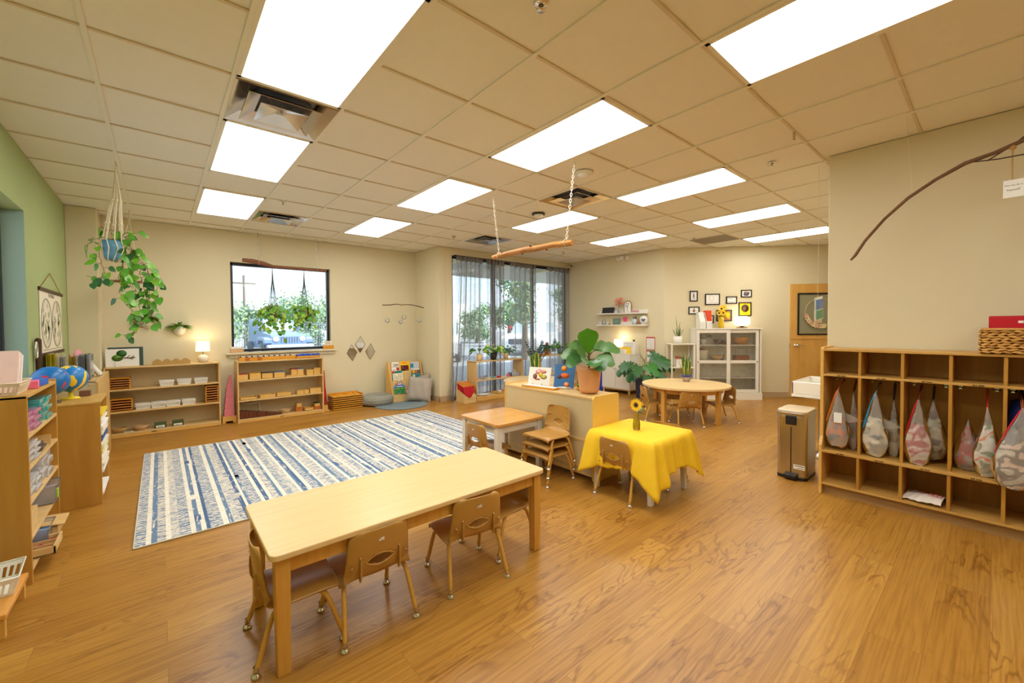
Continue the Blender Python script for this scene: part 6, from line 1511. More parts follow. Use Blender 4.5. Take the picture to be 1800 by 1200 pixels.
clearbin('clear bin with a green clip jutting from the tall birch shelf', 3.93, .258, col=plain('lime_clip', (176, 206, 40), .4))
clearbin('clear bin with a blue scoop inside, low on the tall birch shelf', 3.66, .09, .25, .20, .10, inner=plain('scoop_blue', (30, 120, 190), .4))
r = T('letter_tray', 'wooden tray with red letters sticking out of the bottom of the tall birch shelf', 'tray', (-.49, 3.50, .088), R(0))
m = MB().box(-.26, 0, 0, 0, .22, .008).box(-.26, 0, 0, 0, .01, .045).box(-.26, .21, 0, 0, .22, .045).box(-.012, 0, 0, 0, .22, .05).box(-.26, .07, 0, -.01, .076, .04).box(-.26, .14, 0, -.01, .146, .04)
O('tray_body', m, M_MAPLE, r, bevel=.002)
rnd = random.Random(8); m = MB()
for k in range(16): x, y = rnd.uniform(-.22, -.03), rnd.choice((.03, .10, .17)); m.box(x, y, .01, x+.04, y+.012, .03, 0, rz=rnd.uniform(0, 3))
tagp(O('red_letters', m, M_RED, r), kind='stuff')
thing1('wooden_board', MB().box(-.24, 0, 0, 0, .20, .008), M_MAPLE, 'flat wooden board beyond the tray of red letters', 'board', (-.49, 3.78, .155), 0, bevel=.002).rotation_euler = (R(0), R(6), 0)
thing1('letter_box', MB().box(-.22, 0, 0, 0, .18, .06), M_MAPLE, 'maple box under the flat wooden board at the foot of the tall birch shelf', 'box', (-.52, 3.80, .088), bevel=.002)
r = basket('white two-tier slotted basket on the floor stool at the far left edge', (-.70, 3.12, .117), R(4), .29, .24, .085)
r2 = T('floor_stool', 'low slatted wooden stool under the white basket at the far left edge', 'stool', (-.70, 3.06, 0))
for k in range(5): O('stool_slat', MB().box(-.16+.062*k, -.22, .09, -.105+.062*k, .20, .115), wood('stool_orange', (228, 166, 84), (206, 140, 56), 1, 3, .4), r2, bevel=.004)
for x in (-.14, .12):
    for y in (-.19, .16): O('leg', MB().box(x-.015, y-.015, 0, x+.015, y+.015, .09), M_TLEG, r2)

# ================================================================ WALL DECORATION
def mirror(label, x, z, rot=0):
    r = T('diamond_mirror', label, 'mirror', (x, 7.398, z), 0, 'three diamond mirrors'); r.rotation_euler = (0, R(rot), 0)
    a, b_ = .088, .148
    O('mirror_glass', MB().prism([(-a, 0), (0, -b_), (a, 0), (0, b_)], -.008, -.004, 0, 'y'), plain('mirror', (215, 220, 224), .03, .0, metal=1), r)
    O('mirror_frame', MB().tube([(-a, -.006, 0), (0, -.006, -b_), (a, -.006, 0), (0, -.006, b_)], .005, 6, closed=True), plain('thin_dark_brass', (96, 80, 56), .4, metal=.5), r)
mirror('left of the three diamond mirrors on the back wall', 2.648, .928, -3); mirror('highest of the three diamond mirrors, in the middle', 2.80, 1.072, 2); mirror('right of the three diamond mirrors on the back wall', 2.985, .935, 4)

def frame(label, s0, s1, z0, z1, m, deco=(), drawing=None):
    c = on_diag((s0+s1)/2, .001, (z0+z1)/2); r = T('framed_drawing', label, 'picture frame', c, DA, 'black framed drawings on the far diagonal wall')
    a, b_ = (s1-s0)/2, (z1-z0)/2; f_ = .018
    O('frame_border', MB().box(-a, -.018, -b_, -a+f_, 0, b_).box(a-f_, -.018, -b_, a, 0, b_).box(-a, -.018, b_-f_, a, 0, b_).box(-a, -.018, -b_, a, 0, -b_+f_), M_BLACKF, r)
    p_ = O('picture', MB().box(-a+f_, -.010, -b_+f_, a-f_, -.006, b_-f_), m, r)
    mb = MB(); ms = []
    for sh, u0, v0, u1, v1, col in deco:
        mm = plain('print_%d_%d_%d' % col, col, .6, .03)
        if mm not in ms: ms.append(mm)
        W2, H2 = 2*(a-f_), 2*(b_-f_); X = lambda u: -a+f_+u*W2; Z = lambda v: -b_+f_+v*H2
        if sh == 'o':
            k = len(mb.v); mb.lathe([(.001, 0), (1, 0), (.001, .001)], n=16, m=ms.index(mm)); mb.xf(Matrix.Translation(((X(u0)+X(u1))/2, -.0115, (Z(v0)+Z(v1))/2)) @ Matrix.Rotation(R(90), 4, 'X') @ Matrix.Diagonal((abs(X(u1)-X(u0))/2, abs(Z(v1)-Z(v0))/2, 1, 1)), k)
        elif sh == 'c': 
            mb.tube([((X(u0)+X(u1))/2+abs(X(u1)-X(u0))/2*math.cos(t), -.011, (Z(v0)+Z(v1))/2+abs(Z(v1)-Z(v0))/2*math.sin(t)) for t in [2*PI*k/20 for k in range(20)]], .003, 4, ms.index(mm), closed=True)
        else: mb.tube([(X(u0), -.011, Z(v0)), (X(u1), -.011, Z(v1))], .0035, 4, ms.index(mm))
    if deco: O('drawing', mb, ms, p_)
def sdi(px0, px1): return px0, px1
INK, GRY, BRN = (60, 56, 52), (176, 170, 160), (176, 110, 60)
def sx(X): return (X-7.49)*1.41421
frame('small portrait frame with a black figure drawing, top left of the group', sx(7.821), sx(7.925), 1.83, 2.03, M_PAPER, [('o', .4, .55, .6, .75, INK), ('l', .5, .55, .35, .1, INK), ('l', .5, .55, .65, .1, INK), ('l', .3, .45, .7, .5, INK), ('l', .2, .9, .8, .85, GRY)])
frame('large landscape frame with a faint pencil drawing, second from the left on top', sx(8.021), sx(8.213), 1.76, 1.97, M_PAPER, [('c', .25, .35, .6, .9, (200, 192, 186)), ('l', .1, .2, .9, .15, (206, 200, 192))])
frame('small landscape frame with a light sketch, third on top', sx(8.293), sx(8.433), 1.775, 1.915, M_PAPER, [('l', .1, .3, .5, .15, GRY), ('l', .5, .15, .9, .35, GRY), ('l', .1, .8, .6, .7, GRY)])
frame('small frame with a colourful basket drawing, top right of the group', sx(8.483), sx(8.621), 1.895, 2.035, M_PAPER, [('o', .15, .1, .8, .65, (100, 106, 130)), ('o', .35, .5, .6, .9, (236, 130, 50)), ('o', .2, .5, .4, .8, (70, 110, 160)), ('o', .6, .5, .85, .8, (110, 70, 50))])
frame('yellow picture of an orange sun in a wreath behind the globe lamp', sx(8.454), sx(8.616), 1.54, 1.80, plain('art_yellow', (250, 214, 30), .5), [('o', .15, .25, .85, .9, (110, 80, 60)), ('o', .22, .32, .78, .8, (246, 160, 40)), ('l', .3, .2, .7, .15, (120, 70, 40))])
frame('small frame with a brown figure drawing at the lower left of the group', sx(7.806), sx(7.948), 1.585, 1.728, M_PAPER, [('o', .38, .2, .62, .6, BRN), ('o', .42, .6, .6, .85, (130, 110, 90)), ('l', .25, .45, .75, .45, BRN)])
frame('large frame with a sunflower photo behind the vase on the display cabinet', sx(8.169), sx(8.368), 1.445, 1.66, plain('art_pinkbrown', (170, 130, 116), .5), [('o', .15, .35, .5, .95, (240, 200, 30)), ('o', .45, .1, .95, .98, (250, 206, 20)), ('o', .6, .45, .75, .65, (60, 30, 20)), ('o', .25, .6, .36, .75, (60, 30, 20)), ('o', .65, .05, 1, .25, (240, 140, 60))])
frame('smallest frame with a bird and a yellow sun, lowest of the group', sx(8.055), sx(8.135), 1.41, 1.56, M_PAPER, [('o', .3, .5, .7, .9, (240, 190, 60)), ('l', .2, .5, .7, .2, INK), ('l', .3, .3, .8, .4, INK)])

# magazine files on the display cabinet
for k, lb in ((0, 'white ribbed magazine file, left of two on the display cabinet'), (1, 'white magazine file holding orange papers on the display cabinet')):
    c = on_diag(.62+.115*k, .14, CABZ+.002); r = T('magazine_file', lb, 'file holder', c, DA)
    O('file_body', MB().prism([(-.12, 0), (.10, 0), (.10, .30), (-.02, .30), (-.12, .12)], -.05, .05, 0, 'x'), M_WHITEP, r, bevel=.002)
    O('file_ribs', MB().box(-.0515, -.121, .02, .0515, -.119, .024).box(-.0515, -.121, .04, .0515, -.119, .044).box(-.0515, -.121, .06, .0515, -.119, .064).box(-.0515, -.121, .08, .0515, -.119, .084), plain('rib_grey', (206, 202, 196), .5), r)
    if k: O('orange_papers', MB().prism([(-.115, .12), (.05, .10), (.06, .33), (-.10, .33)], -.042, .042, 0, 'x'), plain('orange_red_paper', (236, 76, 26), .6), r, bevel=.002)
# display cabinet contents
def incab(s, out, z): return on_diag(.475+s, out, z)
r = T('potted_plant', 'small plant in a white footed bowl inside the left door of the display cabinet', 'potted plant', incab(.19, .15, 1.012))
O('pot', MB().lathe([(.001, 0), (.035, 0), (.025, .03), (.05, .06), (.055, .11), (.048, .11), (.001, .10)], n=20), M_WHITE, r); bush(r, 4, 26, .11, .12, .11, .07, .015, 'lance', [plain('greyleaf', (110, 110, 90), .6), M_GREEND], .4)
bl = bowlb('dark brown bowl behind the left door, upper shelf', tuple(incab(.46, .15, 1.012)), .085, .09, plain('dark_brown_bowl', (104, 66, 44), .5, .2))
bowlb('reddish bowl behind the middle stile of the display cabinet', tuple(incab(.60, .16, 1.012)), .07, .08, plain('red_brown_bowl', (134, 70, 50), .5, .2))
bowlb('wide golden wooden bowl behind the right door, upper shelf', tuple(incab(.86, .15, 1.012)), .15, .13, wood('golden_bowl', (214, 146, 46), (190, 118, 26), 2, 4, .4), name='wooden_bowl', cat='bowl')
r = T('cotton_basket', 'cream round basket with red cloth inside the left door of the display cabinet', 'basket', incab(.17, .15, .707))
O('basket_body', MB().lathe([(.001, 0), (.085, 0), (.10, .10), (.105, .20), (.098, .20), (.001, .18)], n=24), plain('cream_cotton', (230, 216, 184), .8, .1, 60, bump=.5), r); O('red_cloth', MB().sphere((0, 0, .20), .06, 14, sc=(1, 1, .5)), plain('dusty_red', (160, 50, 60), .8), r)
bowlb('wide tan basket behind the left door, middle shelf', tuple(incab(.45, .15, .707)), .13, .10, plain('tan_basket', (200, 158, 90), .8, .3, 80, bump=.5))
thing1('glass_bottle', MB().lathe([(.001, 0), (.03, 0), (.03, .10), (.01, .13), (.01, .18), (.001, .18)], n=14), M_CLEARP, 'clear bottle standing behind the tan basket in the display cabinet', 'bottle', tuple(incab(.50, .24, .707)))
r = T('handled_basket', 'brown woven box basket with a tall wire handle behind the right door', 'basket', incab(.87, .15, .707), DA)
O('basket_body', MB().box(-.12, -.07, 0, .12, .07, .10), plain('brown_weave', (168, 92, 40), .7, .3, 60, bump=.6), r, bevel=.004); O('wire_handle', MB().tube([(-.10, 0, .10), (-.10, 0, .23), (.10, 0, .23), (.10, 0, .10)], .003, 6), M_BLACK, r)
thing1('white_bin', MB().box(-.10, -.09, 0, .10, .09, .14), M_WHITE, 'white bin with blue cloth on the corner shelf', 'bin', tuple(on_diag(.24, .18, .602)), DA, bevel=.004)
thing1('blue_cloth', MB().sphere((0, 0, 0), .05, 12, sc=(1.3, 1, .5)), plain('blue_cloth', (20, 92, 160), .8), 'blue cloth heaped in the white bin of the corner shelf', 'cloth', tuple(on_diag(.27, .18, .755)))
thing1('wooden_block', MB().box(-.04, -.03, 0, .04, .03, .05), plain('tan_block', (176, 100, 50), .6), 'brown block in front of the blue cloth in the white bin', 'block', tuple(on_diag(.19, .21, .744)), DA)

# ---- right wall ledges and sideboard things
U1, L1 = 1.632, 1.387
def lz(y, z, x=7.42): return (x, y, z)
r = T('tablet_display', 'dark tilted tablet-like frame at the left end of the upper ledge', 'frame', lz(5.36, U1))
O('frame_panel', MB().box(-.01, -.14, 0, .006, .14, .135, 0, ry=R(14), c=(0, 0, 0)), plain('dark_screen', (52, 50, 52), .3), r, bevel=.003); O('frame_side', MB().box(.008, -.15, 0, .02, -.12, .13, 0, ry=R(14), c=(0, 0, 0)), plain('navy', (30, 56, 110), .4), r)
r = T('flower_vase', 'pale glass bottle with coral dried flowers on the upper ledge', 'vase', lz(5.07, U1))
O('vase_glass', MB().lathe([(.001, 0), (.03, 0), (.032, .08), (.014, .12), (.014, .15), (.001, .15)], n=16), M_CLEARP, r)
fo = MB(); rnd = random.Random(5)
for k in range(70): 
    a = rnd.uniform(0, 6.28); q = rnd.uniform(0, .07); leaf(fo, (q*.5*math.cos(a), q*math.sin(a), .16+rnd.uniform(0, .15)), (math.cos(a)*.4, math.sin(a), .6), (-1, 0, .3), .045, .02, 'oval', .2, .4, rnd.choice((0, 1)))
O('flowers', fo, [plain('coral', (230, 128, 100), .8), plain('coral_pale', (238, 166, 136), .8)], r, fixn=False); O('stems', MB().tube([(0, 0, .02), (0, 0, .24)], .004, 5), M_STEM, r)
r = T('framed_flower_print', 'arched gold-framed flower print on the upper ledge', 'frame', lz(4.88, U1, 7.45))
arch = [(-.085, 0)] + [(-.085*math.cos(PI*k/14), .165+.085*math.sin(PI*k/14)) for k in range(15)] + [(.085, 0)]
O('frame_border', MB().tube([(0, y, z) for y, z in arch], .010, 8), plain('gold', (176, 128, 60), .35, metal=.6), r)
O('print_sheet', MB().prism(arch, -.003, .003, 0, 'x'), M_PAPER, r)
fl = MB().tube([(-.005, 0, .02), (-.005, .01, .12), (-.005, -.02, .19)], .003, 5).tube([(-.005, .01, .10), (-.005, .04, .16)], .003, 5)
for y, z in ((-.02, .19), (.04, .16), (0, .14), (.02, .2)): fl.sphere((-.005, y, z), .012, 8)
O('drawn_flower', fl, plain('drawn_grey_blue', (90, 106, 110), .7), r)
thing1('pink_box', MB().box(-.02, -.09, 0, .02, .09, .055), plain('dusty_pink', (214, 160, 160), .6), 'dusty pink roll-shaped box right of the arched frame on the upper ledge', 'box', lz(4.70, U1), bevel=.015)
thing1('glass_cloche', MB().lathe([(.001, 0), (.045, 0), (.045, .07), (.03, .11), (.001, .125)], n=18), M_CLEARP, 'clear glass dome jar at the left end of the lower ledge', 'jar', lz(5.45, L1))
thing1('brass_bell', MB().lathe([(.001, 0), (.03, 0), (.02, .03), (.006, .05), (.005, .10), (.001, .105)], n=14), plain('brass', (180, 140, 60), .3, metal=.8), 'small brass hand bell on the lower ledge', 'bell', lz(5.31, L1))
r = T('framed_star_print', 'small grey frame with a green star picture on the lower ledge', 'frame', lz(5.15, L1, 7.45)); O('frame_border', MB().box(-.008, -.09, 0, .008, .09, .14), plain('grey_frame', (130, 130, 116), .5), r, bevel=.003)
O('star_picture', MB().box(-.010, -.05, .03, -.0085, .05, .11), plain('green_print', (110, 160, 130), .6), r)
thing1('sticky_note', MB().box(-.002, -.05, 0, .002, .04, .09), plain('neon_pink', (250, 80, 130), .6), 'neon pink sticky note on the lower ledge wall', 'note', (7.466, 4.96, L1+.07))
r = T('utensil_cup', 'pale blue cup with brown utensils on the lower ledge', 'cup', lz(4.70, L1)); O('cup_body', MB().lathe([(.001, 0), (.05, 0), (.055, .12), (.048, .12), (.001, .11)], n=18), plain('pale_blue_cup', (196, 210, 216), .5), r)
m = MB()
for k in range(5): m.tube([(0, 0, .05), (.02*math.cos(k*1.3), .04*math.sin(k*1.3), .17)], .006, 5)
O('utensils', m, M_DARKW, r)
thing1('wood_ornament', MB().box(-.02, -.03, 0, .02, .03, .10).sphere((0, .02, .11), .02, 8), plain('tan_ornament', (176, 120, 76), .7), 'small tan wooden ornament left of the butterfly plate', 'ornament', lz(4.60, L1))
r = T('butterfly_plate', 'round white plaque with a grey butterfly at the right end of the lower ledge', 'plaque', lz(4.49, L1+.0, 7.40))
O('plaque_disc', MB().lathe([(.001, -.006), (.085, -.006), (.085, .006), (.001, .006)], n=40).xf(Matrix.Translation((0, 0, .098)) @ Matrix.Rotation(R(90), 4, 'Y')).box(-.02, -.05, 0, .03, .05, .015), M_PAPER, r)
bf = MB()
for s_ in (-1, 1): leaf(bf, (-.008, 0, .09), (0, s_, .7), (-1, 0, 0), .055, .035, 'oval', 0, 0); leaf(bf, (-.008, 0, .09), (0, s_, -.6), (-1, 0, 0), .035, .028, 'oval', 0, 0)
O('butterfly', bf, plain('butterfly_grey', (86, 98, 118), .7), r, fixn=False)
# sideboard top
thing1('dark_bowl', MB().lathe([(.001, 0), (.04, 0), (.055, .04), (.05, .08), (.001, .08)], n=18), plain('dark_purple_brown', (86, 58, 50), .5), 'small dark pot left of the lamp on the sideboard', 'pot', (7.28, 5.17, .812))
r = T('paper_organizer', 'white desktop organiser with printed sheets on the sideboard', 'organizer', (7.33, 4.73, .812)); O('organizer_body', MB().box(-.06, -.14, 0, .06, .14, .20), M_WHITE, r, bevel=.003)
O('printed_sheet', MB().box(-.064, -.13, .05, -.061, .13, .24).box(-.0655, -.10, .20, -.0641, .10, .206, 1).box(-.0655, -.10, .17, -.0641, .06, .176, 1).box(-.0655, -.10, .14, -.0641, .10, .146, 1), [M_PAPER, plain('print_blue_grey', (150, 160, 190), .7)], r)
thing1('yellow_folder', MB().box(-.003, -.11, 0, .003, .10, .135), plain('folder_yellow', (246, 206, 40), .5), 'yellow folder leaning before the white organiser on the sideboard', 'folder', (7.22, 4.78, .812)).rotation_euler = (0, R(8), 0)
thing1('white_tray', MB().box(-.05, -.09, 0, .05, .09, .085), M_WHITE, 'white paper holder in front of the yellow folder on the sideboard', 'holder', (7.15, 4.83, .812), bevel=.004)
r = T('doll_figure', 'tiny dark figure ornament on top of the white organiser', 'ornament', (7.33, 4.66, 1.014)); O('figure_body', MB().lathe([(.001, 0), (.02, 0), (.012, .03), (.018, .05), (.001, .07)], n=12), M_DARKW, r); O('figure_ears', MB().sphere((0, -.015, .07), .012, 8).sphere((0, .015, .07), .012, 8), M_DARKW, r)
# wall calendar sheets
r = T('notice_sheets', 'two red-edged printed sheets hung one above the other on the right wall', 'notice', (7.488, 4.385, 0), 0)
for z0 in (.895, .63):
    O('red_edge', MB().box(-.004, -.095, z0, -.001, .095, z0+.25), plain('notice_red', (186, 30, 46), .6), r)
    m = MB().box(-.006, -.083, z0+.01, -.0042, .083, z0+.225)
    for k in range(8): m.box(-.0066, -.07, z0+.04+.022*k, -.0061, .07-.02*(k % 3), z0+.044+.022*k, 1)
    O('printed_sheet', m, [M_PAPER, plain('print_grey2', (150, 150, 150), .8)], r)
thing1('blue_mat', MB().box(-.02, -.10, 0, .02, .10, .50), plain('royal_blue', (34, 64, 190), .6), 'royal blue folded mat standing behind the fiddle leaf pot', 'mat', (7.20, 5.36, 0), bevel=.008)
# door wreath and hanging cards
r = T('hoop_wreath', 'thin gold hoop wreath with cream flowers hanging on the door glass', 'wreath', on_diag(2.285+.50, .055, 1.60), DA)
O('hoop', MB().tube([(.26*math.cos(t), 0, .26*math.sin(t)) for t in [2*PI*k/40 for k in range(40)]], .004, 6, closed=True), plain('gold_hoop', (226, 200, 140), .3, metal=.4), r)
fo = MB(); rnd = random.Random(6)
for k in range(9):
    t = R(195+11*k); c = Vector((.26*math.cos(t), -.01, .26*math.sin(t)))
    for q in range(7): a = 2*PI*q/7; leaf(fo, c, (math.cos(a), -.25, math.sin(a)), (0, -1, 0), .05, .032, 'oval', .2, 0, 0 if k % 3 else 1)
    fo.sphere(tuple(c+Vector((0, -.01, 0))), .007, 6, 2)
O('wreath_flowers', fo, [plain('cream_petal', (236, 214, 160), .7), plain('pink_petal', (226, 170, 150), .7), M_DARKW], r, fixn=False)
r = T('hanging_cards', 'colourful blue and green card hanging beside the cubby wall corner, in front of the door', 'card', (4.58, .985, 1.50)); r.location = (4.66, 1.06, 1.47)
O('card', MB().box(-.06, -.002, -.04, .20, .002, .17, 0, ry=R(-6)), M_WHITEP, r)
O('card_picture', MB().box(-.02, -.0045, .06, .19, -.0025, .15, 0, ry=R(-6)).box(-.02, -.0045, -.03, .19, -.0025, .05, 1, ry=R(-6)).box(-.052, -.0045, -.03, -.026, -.0025, .15, 2, ry=R(-6)), [plain('card_blue', (30, 100, 200), .4), plain('card_green', (30, 150, 90), .4), plain('card_pale_blue', (150, 200, 230), .4)], r)
O('second_card', MB().box(-.05, .004, -.07, .2, .007, .05), plain('peach_card', (234, 206, 176), .6), r)
O('card_string', MB().tube([(.03, 0, .13), (.03, 0, 1.375)], .001, 4), M_ROPE, r)
# woven basket with red folders on the cubby
r = T('woven_basket', 'rectangular woven water hyacinth basket on top of the cubbies', 'basket', (4.30, -.13, 1.192))
wb = MB(); rnd = random.Random(12)
def wall_weave(p0, p1, nrm):
    p0, p1, nrm = Vector(p0), Vector(p1), Vector(nrm); L_ = (p1-p0).length; d = (p1-p0)/L_
    for row in range(9):
        z = .010+row*.0165; s_ = -rnd.uniform(0, .04)
        while s_ < L_:
            l_ = rnd.uniform(.035, .06); a, b_ = max(0, s_), min(L_, s_+l_)
            if b_-a > .01:
                pts = [p0+d*(a+(b_-a)*q)+nrm*(.004*math.sin(PI*q)+.002)+Vector((0, 0, z+.004*math.sin(PI*q*2)*(1 if row % 2 else -1))) for q in (0, .25, .5, .75, 1)]
                wb.tube(pts, [.003, .0075, .009, .0075, .003], 6, rnd.choice((0, 0, 1)))
            s_ += l_*.92
hx_, hy_ = .14, .19
for p0, p1, nn in (((-hx_, -hy_, 0), (-hx_, hy_, 0), (-1, 0, 0)), ((-hx_, hy_, 0), (hx_, hy_, 0), (0, 1, 0)), ((hx_, hy_, 0), (hx_, -hy_, 0), (1, 0, 0)), ((hx_, -hy_, 0), (-hx_, -hy_, 0), (0, -1, 0))): wall_weave(p0, p1, nn)
O('basket_weave', wb, [plain('hyacinth', (206, 156, 80), .8, .2, 60), plain('hyacinth_dark', (176, 124, 56), .8, .2, 60)], r)
O('basket_liner', MB().box(-hx_+.004, -hy_+.004, 0, -hx_+.012, hy_-.004, .155).box(hx_-.012, -hy_, 0, hx_-.004, hy_-.004, .155).box(-hx_, -hy_, 0, hx_, -hy_+.008, .155).box(-hx_, hy_-.012, 0, hx_, hy_-.004, .155).box(-hx_+.004, -hy_+.004, 0, hx_-.004, hy_-.004, .006), plain('liner', (140, 92, 40), .9), r)
O('basket_rim', MB().tube([(-hx_, -hy_, .158), (hx_, -hy_, .158), (hx_, hy_, .158), (-hx_, hy_, .158)], .008, 8, closed=True), MATS['hyacinth'], r)
M_RF = plain('red_folder', (196, 16, 40), .35, .05)
for k in range(9):
    x = 4.19+.026*k; hh = .225+.006*(k % 3)
    r = T('red_folder', 'red plastic folder standing in the woven basket on the cubbies', 'folder', (x, -.13+.006*(k % 2), 1.20), 0, 'red folders in the woven basket')
    O('folder_body', MB().box(-.004, -.17, 0, .004, .155, hh), M_RF, r, bevel=.001)
    if k in (0, 1, 3): O('name_strip', MB().box(-.0052, -.11+.02*k, hh-.035, -.004, .04+.02*k, hh-.02).box(-.0058, -.09+.02*k, hh-.030, -.0051, .02+.02*k, hh-.025, 1), [M_PAPER, plain('strip_ink', (110, 90, 80), .8)], r)

# ---- bags in the cubbies
M_BAG = film('clear_vinyl_bag', (228, 222, 214), .34, .3, .12, .35)
def sack(label, y, ztop, zbot, wid, th, cols, x=4.27, zipcol=None, skew=0, hook=True, seed=1, full=.62, corner=0, hookz=.925, strapcol=None, scale=9):
    r = T('zip_bag', label, 'bag', (x, y, 0)); rnd = random.Random(seed); H_ = ztop-zbot
    # outline half widths from the top (v=1) to the bottom (v=0)
    def prof(v):
        w_ = wid*(min(1, (1-v)/.66)**.85)*(1 if v > .2 else (.5+.5*(v/.2)**.55)); return max(.004, w_)
    NU, NV = 28, 26
    ph = [rnd.uniform(0, 6.28) for _ in range(4)]
    def fn(k, shrink=1.0, zmax=1.0):
        def f_(u, v):
            vv = v*zmax; a = u*2*PI; hw = prof(vv)*shrink; tt = th*min(1, (1-vv)/.5)**.7*(1 if vv > .2 else (.45+.55*(vv/.2)))*shrink
            wr = 1+.05*math.sin(a*5+ph[0]+vv*9)+.035*math.sin(a*9+ph[1]-vv*15)
            yy = hw*math.copysign(abs(math.cos(a))**.8, math.cos(a))*wr + skew*(1-vv)*.5
            xx = tt*math.sin(a)*wr
            return (xx, yy, zbot+H_*vv+.004*math.sin(a*3+ph[2]))
        return f_
    O('bag_film', MB().grid(fn(0), NU, NV), M_BAG, r, fixn=False)
    O('bag_contents', MB().grid(fn(0, .93, full), NU, 16).disc((0, 0, 0), .0001, 3), blotch('clothes_%d' % seed, cols, scale, .85), r, fixn=False)
    if zipcol is not None: 
        O('zip_strip', MB().tube([(0, prof(v)*1.02*(1 if True else 0)+skew*(1-v)*.5+.001, zbot+H_*v) for v in (.98, .85, .7, .55, .42)], .0055, 6), plain('zip_%d_%d' % (zipcol[0], zipcol[2]), zipcol, .4), r)
    if corner:
        O('bag_corner', MB().prism([(-prof(.6)*.7, zbot+H_*.62), (-prof(.6)*.6, zbot+H_*.42), (-corner, zbot+H_*.50)], -.008, .008, 0, 'x'), M_BAG, r)
    if hook:
        O('strap', MB().tube([(.0, 0, ztop-.01), (.08, 0, (ztop+hookz)/2), (4.45-x, .0, hookz-.01), (4.452-x, .004, hookz+.005), (4.445-x, .008, hookz-.012), (.0, .004, ztop-.01)], .0035, 6), plain('strap_%d' % (strapcol or (150, 60, 30))[0], strapcol or (150, 60, 30), .6), r)
    return r
sack('clear zip bag with an orange zip and name card in the first cubby', .812, .86, .40, .078, .045, [(176, 170, 160), (216, 130, 80), (110, 130, 140), (214, 206, 190)], zipcol=(240, 110, 30), x=4.21, seed=11, full=.5, corner=.16, strapcol=(170, 80, 40))
O('name_card', MB().box(-.052, -.035, .60, -.046, .015, .68), M_PAPER, [o for o in bpy.data.objects if o.get('label', '').startswith('clear zip bag with an orange')][0])
sack('narrow clear bag with pink and green clothes beside the first divider', .735, .84, .37, .045, .045, [(200, 190, 196), (214, 160, 170), (120, 170, 150), (176, 190, 200)], x=4.34, seed=12, full=.6, strapcol=(90, 30, 20))
sack('clear zip bag with a blue zip in the second cubby', .585, .86, .375, .078, .05, [(190, 190, 180), (120, 130, 140), (214, 206, 184), (236, 230, 214), (150, 110, 70)], zipcol=(40, 160, 220), x=4.22, seed=13, corner=.15, strapcol=(110, 130, 140))
sack('white knotted clear bag in the second cubby, beside the divider', .498, .80, .37, .050, .05, [(226, 222, 212), (214, 210, 200), (190, 180, 166)], x=4.35, seed=14, corner=.07, strapcol=(40, 40, 44))
sack('clear zip bag with a red zip in the third cubby', .352, .84, .37, .072, .045, [(214, 206, 196), (180, 70, 84), (222, 196, 190), (190, 180, 170)], zipcol=(206, 20, 50), x=4.21, seed=15, strapcol=(130, 50, 30))
sack('bulging clear bag of dark and pale clothes in the third cubby', .285, .83, .40, .074, .058, [(160, 150, 136), (96, 84, 72), (206, 200, 180), (150, 166, 130), (110, 98, 84)], x=4.34, seed=16, full=.7, strapcol=(36, 34, 38))
sack('clear bag with a red floral cloth sitting on the shelf of the fourth cubby', .115, .72, .368, .070, .055, [(140, 132, 124), (176, 170, 160), (196, 60, 50), (120, 116, 104), (214, 90, 50)], x=4.31, hook=False, seed=17, full=.85, scale=11)
sack('tall clear bag with green and orange clothes in the fourth cubby', .028, .83, .37, .063, .052, [(196, 190, 180), (120, 140, 90), (226, 222, 214), (216, 120, 50), (170, 160, 150)], x=4.22, seed=18, full=.75, strapcol=(190, 60, 50))
sack('clear bag with a thick red zip, cut by the right edge of the picture', -.115, .86, .35, .10, .05, [(214, 206, 190), (120, 110, 100), (226, 200, 180), (180, 170, 150)], x=4.11, zipcol=(206, 16, 44), skew=.06, seed=19, full=.75, strapcol=(170, 40, 40))
sk = MB().lathe([(.001, 0), (.10, 0), (.115, .1), (.11, .36), (.08, .47), (.001, .50)], n=28, sx=.8, sy=.75)
r = T('backpack', 'dark blue backpack behind the red-zipped bag in the last cubby', 'backpack', (4.37, -.13, .40)); O('pack_body', sk, plain('navy_nylon', (20, 40, 104), .5, .1), r); O('pack_strap', MB().tube([(0, 0, .49), (.05, .02, .54), (.08, 0, .53)], .006, 6), plain('navy2', (20, 30, 70), .6), r)
# folded plastic bag
r = T('plastic_bag', 'folded white takeaway bag with red print in the lower third cubby', 'bag', (4.30, .315, .10), R(-8))
O('bag_sheet', MB().grid(lambda u, v: (-.14+.27*v+.01*math.sin(u*9), -.105+.20*u, .006+.05*math.sin(PI*min(1, v*1.3+.05))**.7*(.7+.3*math.sin(u*3+1))+.003*math.sin(u*31+v*17)), 30, 24), plain('bag_white', (238, 228, 216), .35, .02), r, solid=.003, fixn=False)
pr_ = MB(); rnd = random.Random(4)
def zt_(u, v): return .006+.05*math.sin(PI*min(1, v*1.3+.05))**.7*(.7+.3*math.sin(u*3+1))+.005
for c0 in ((.30, .22), (.42, .30), (.55, .22)):
    for k in range(7):
        u, v = c0[1]*2-.1+rnd.uniform(-.10, .10), c0[0]+rnd.uniform(-.08, .08); x, y = -.14+.27*v, -.105+.20*u
        pr_.box(x-.008, y-.002, zt_(u, v), x+.008, y+.002, zt_(u, v)+.001, 0, rz=rnd.choice((0, PI/2, .6)))
for q in ((.2, .12), (.2, .34), (.42, .12), (.42, .34)): pass
u0, v0 = .16, .34
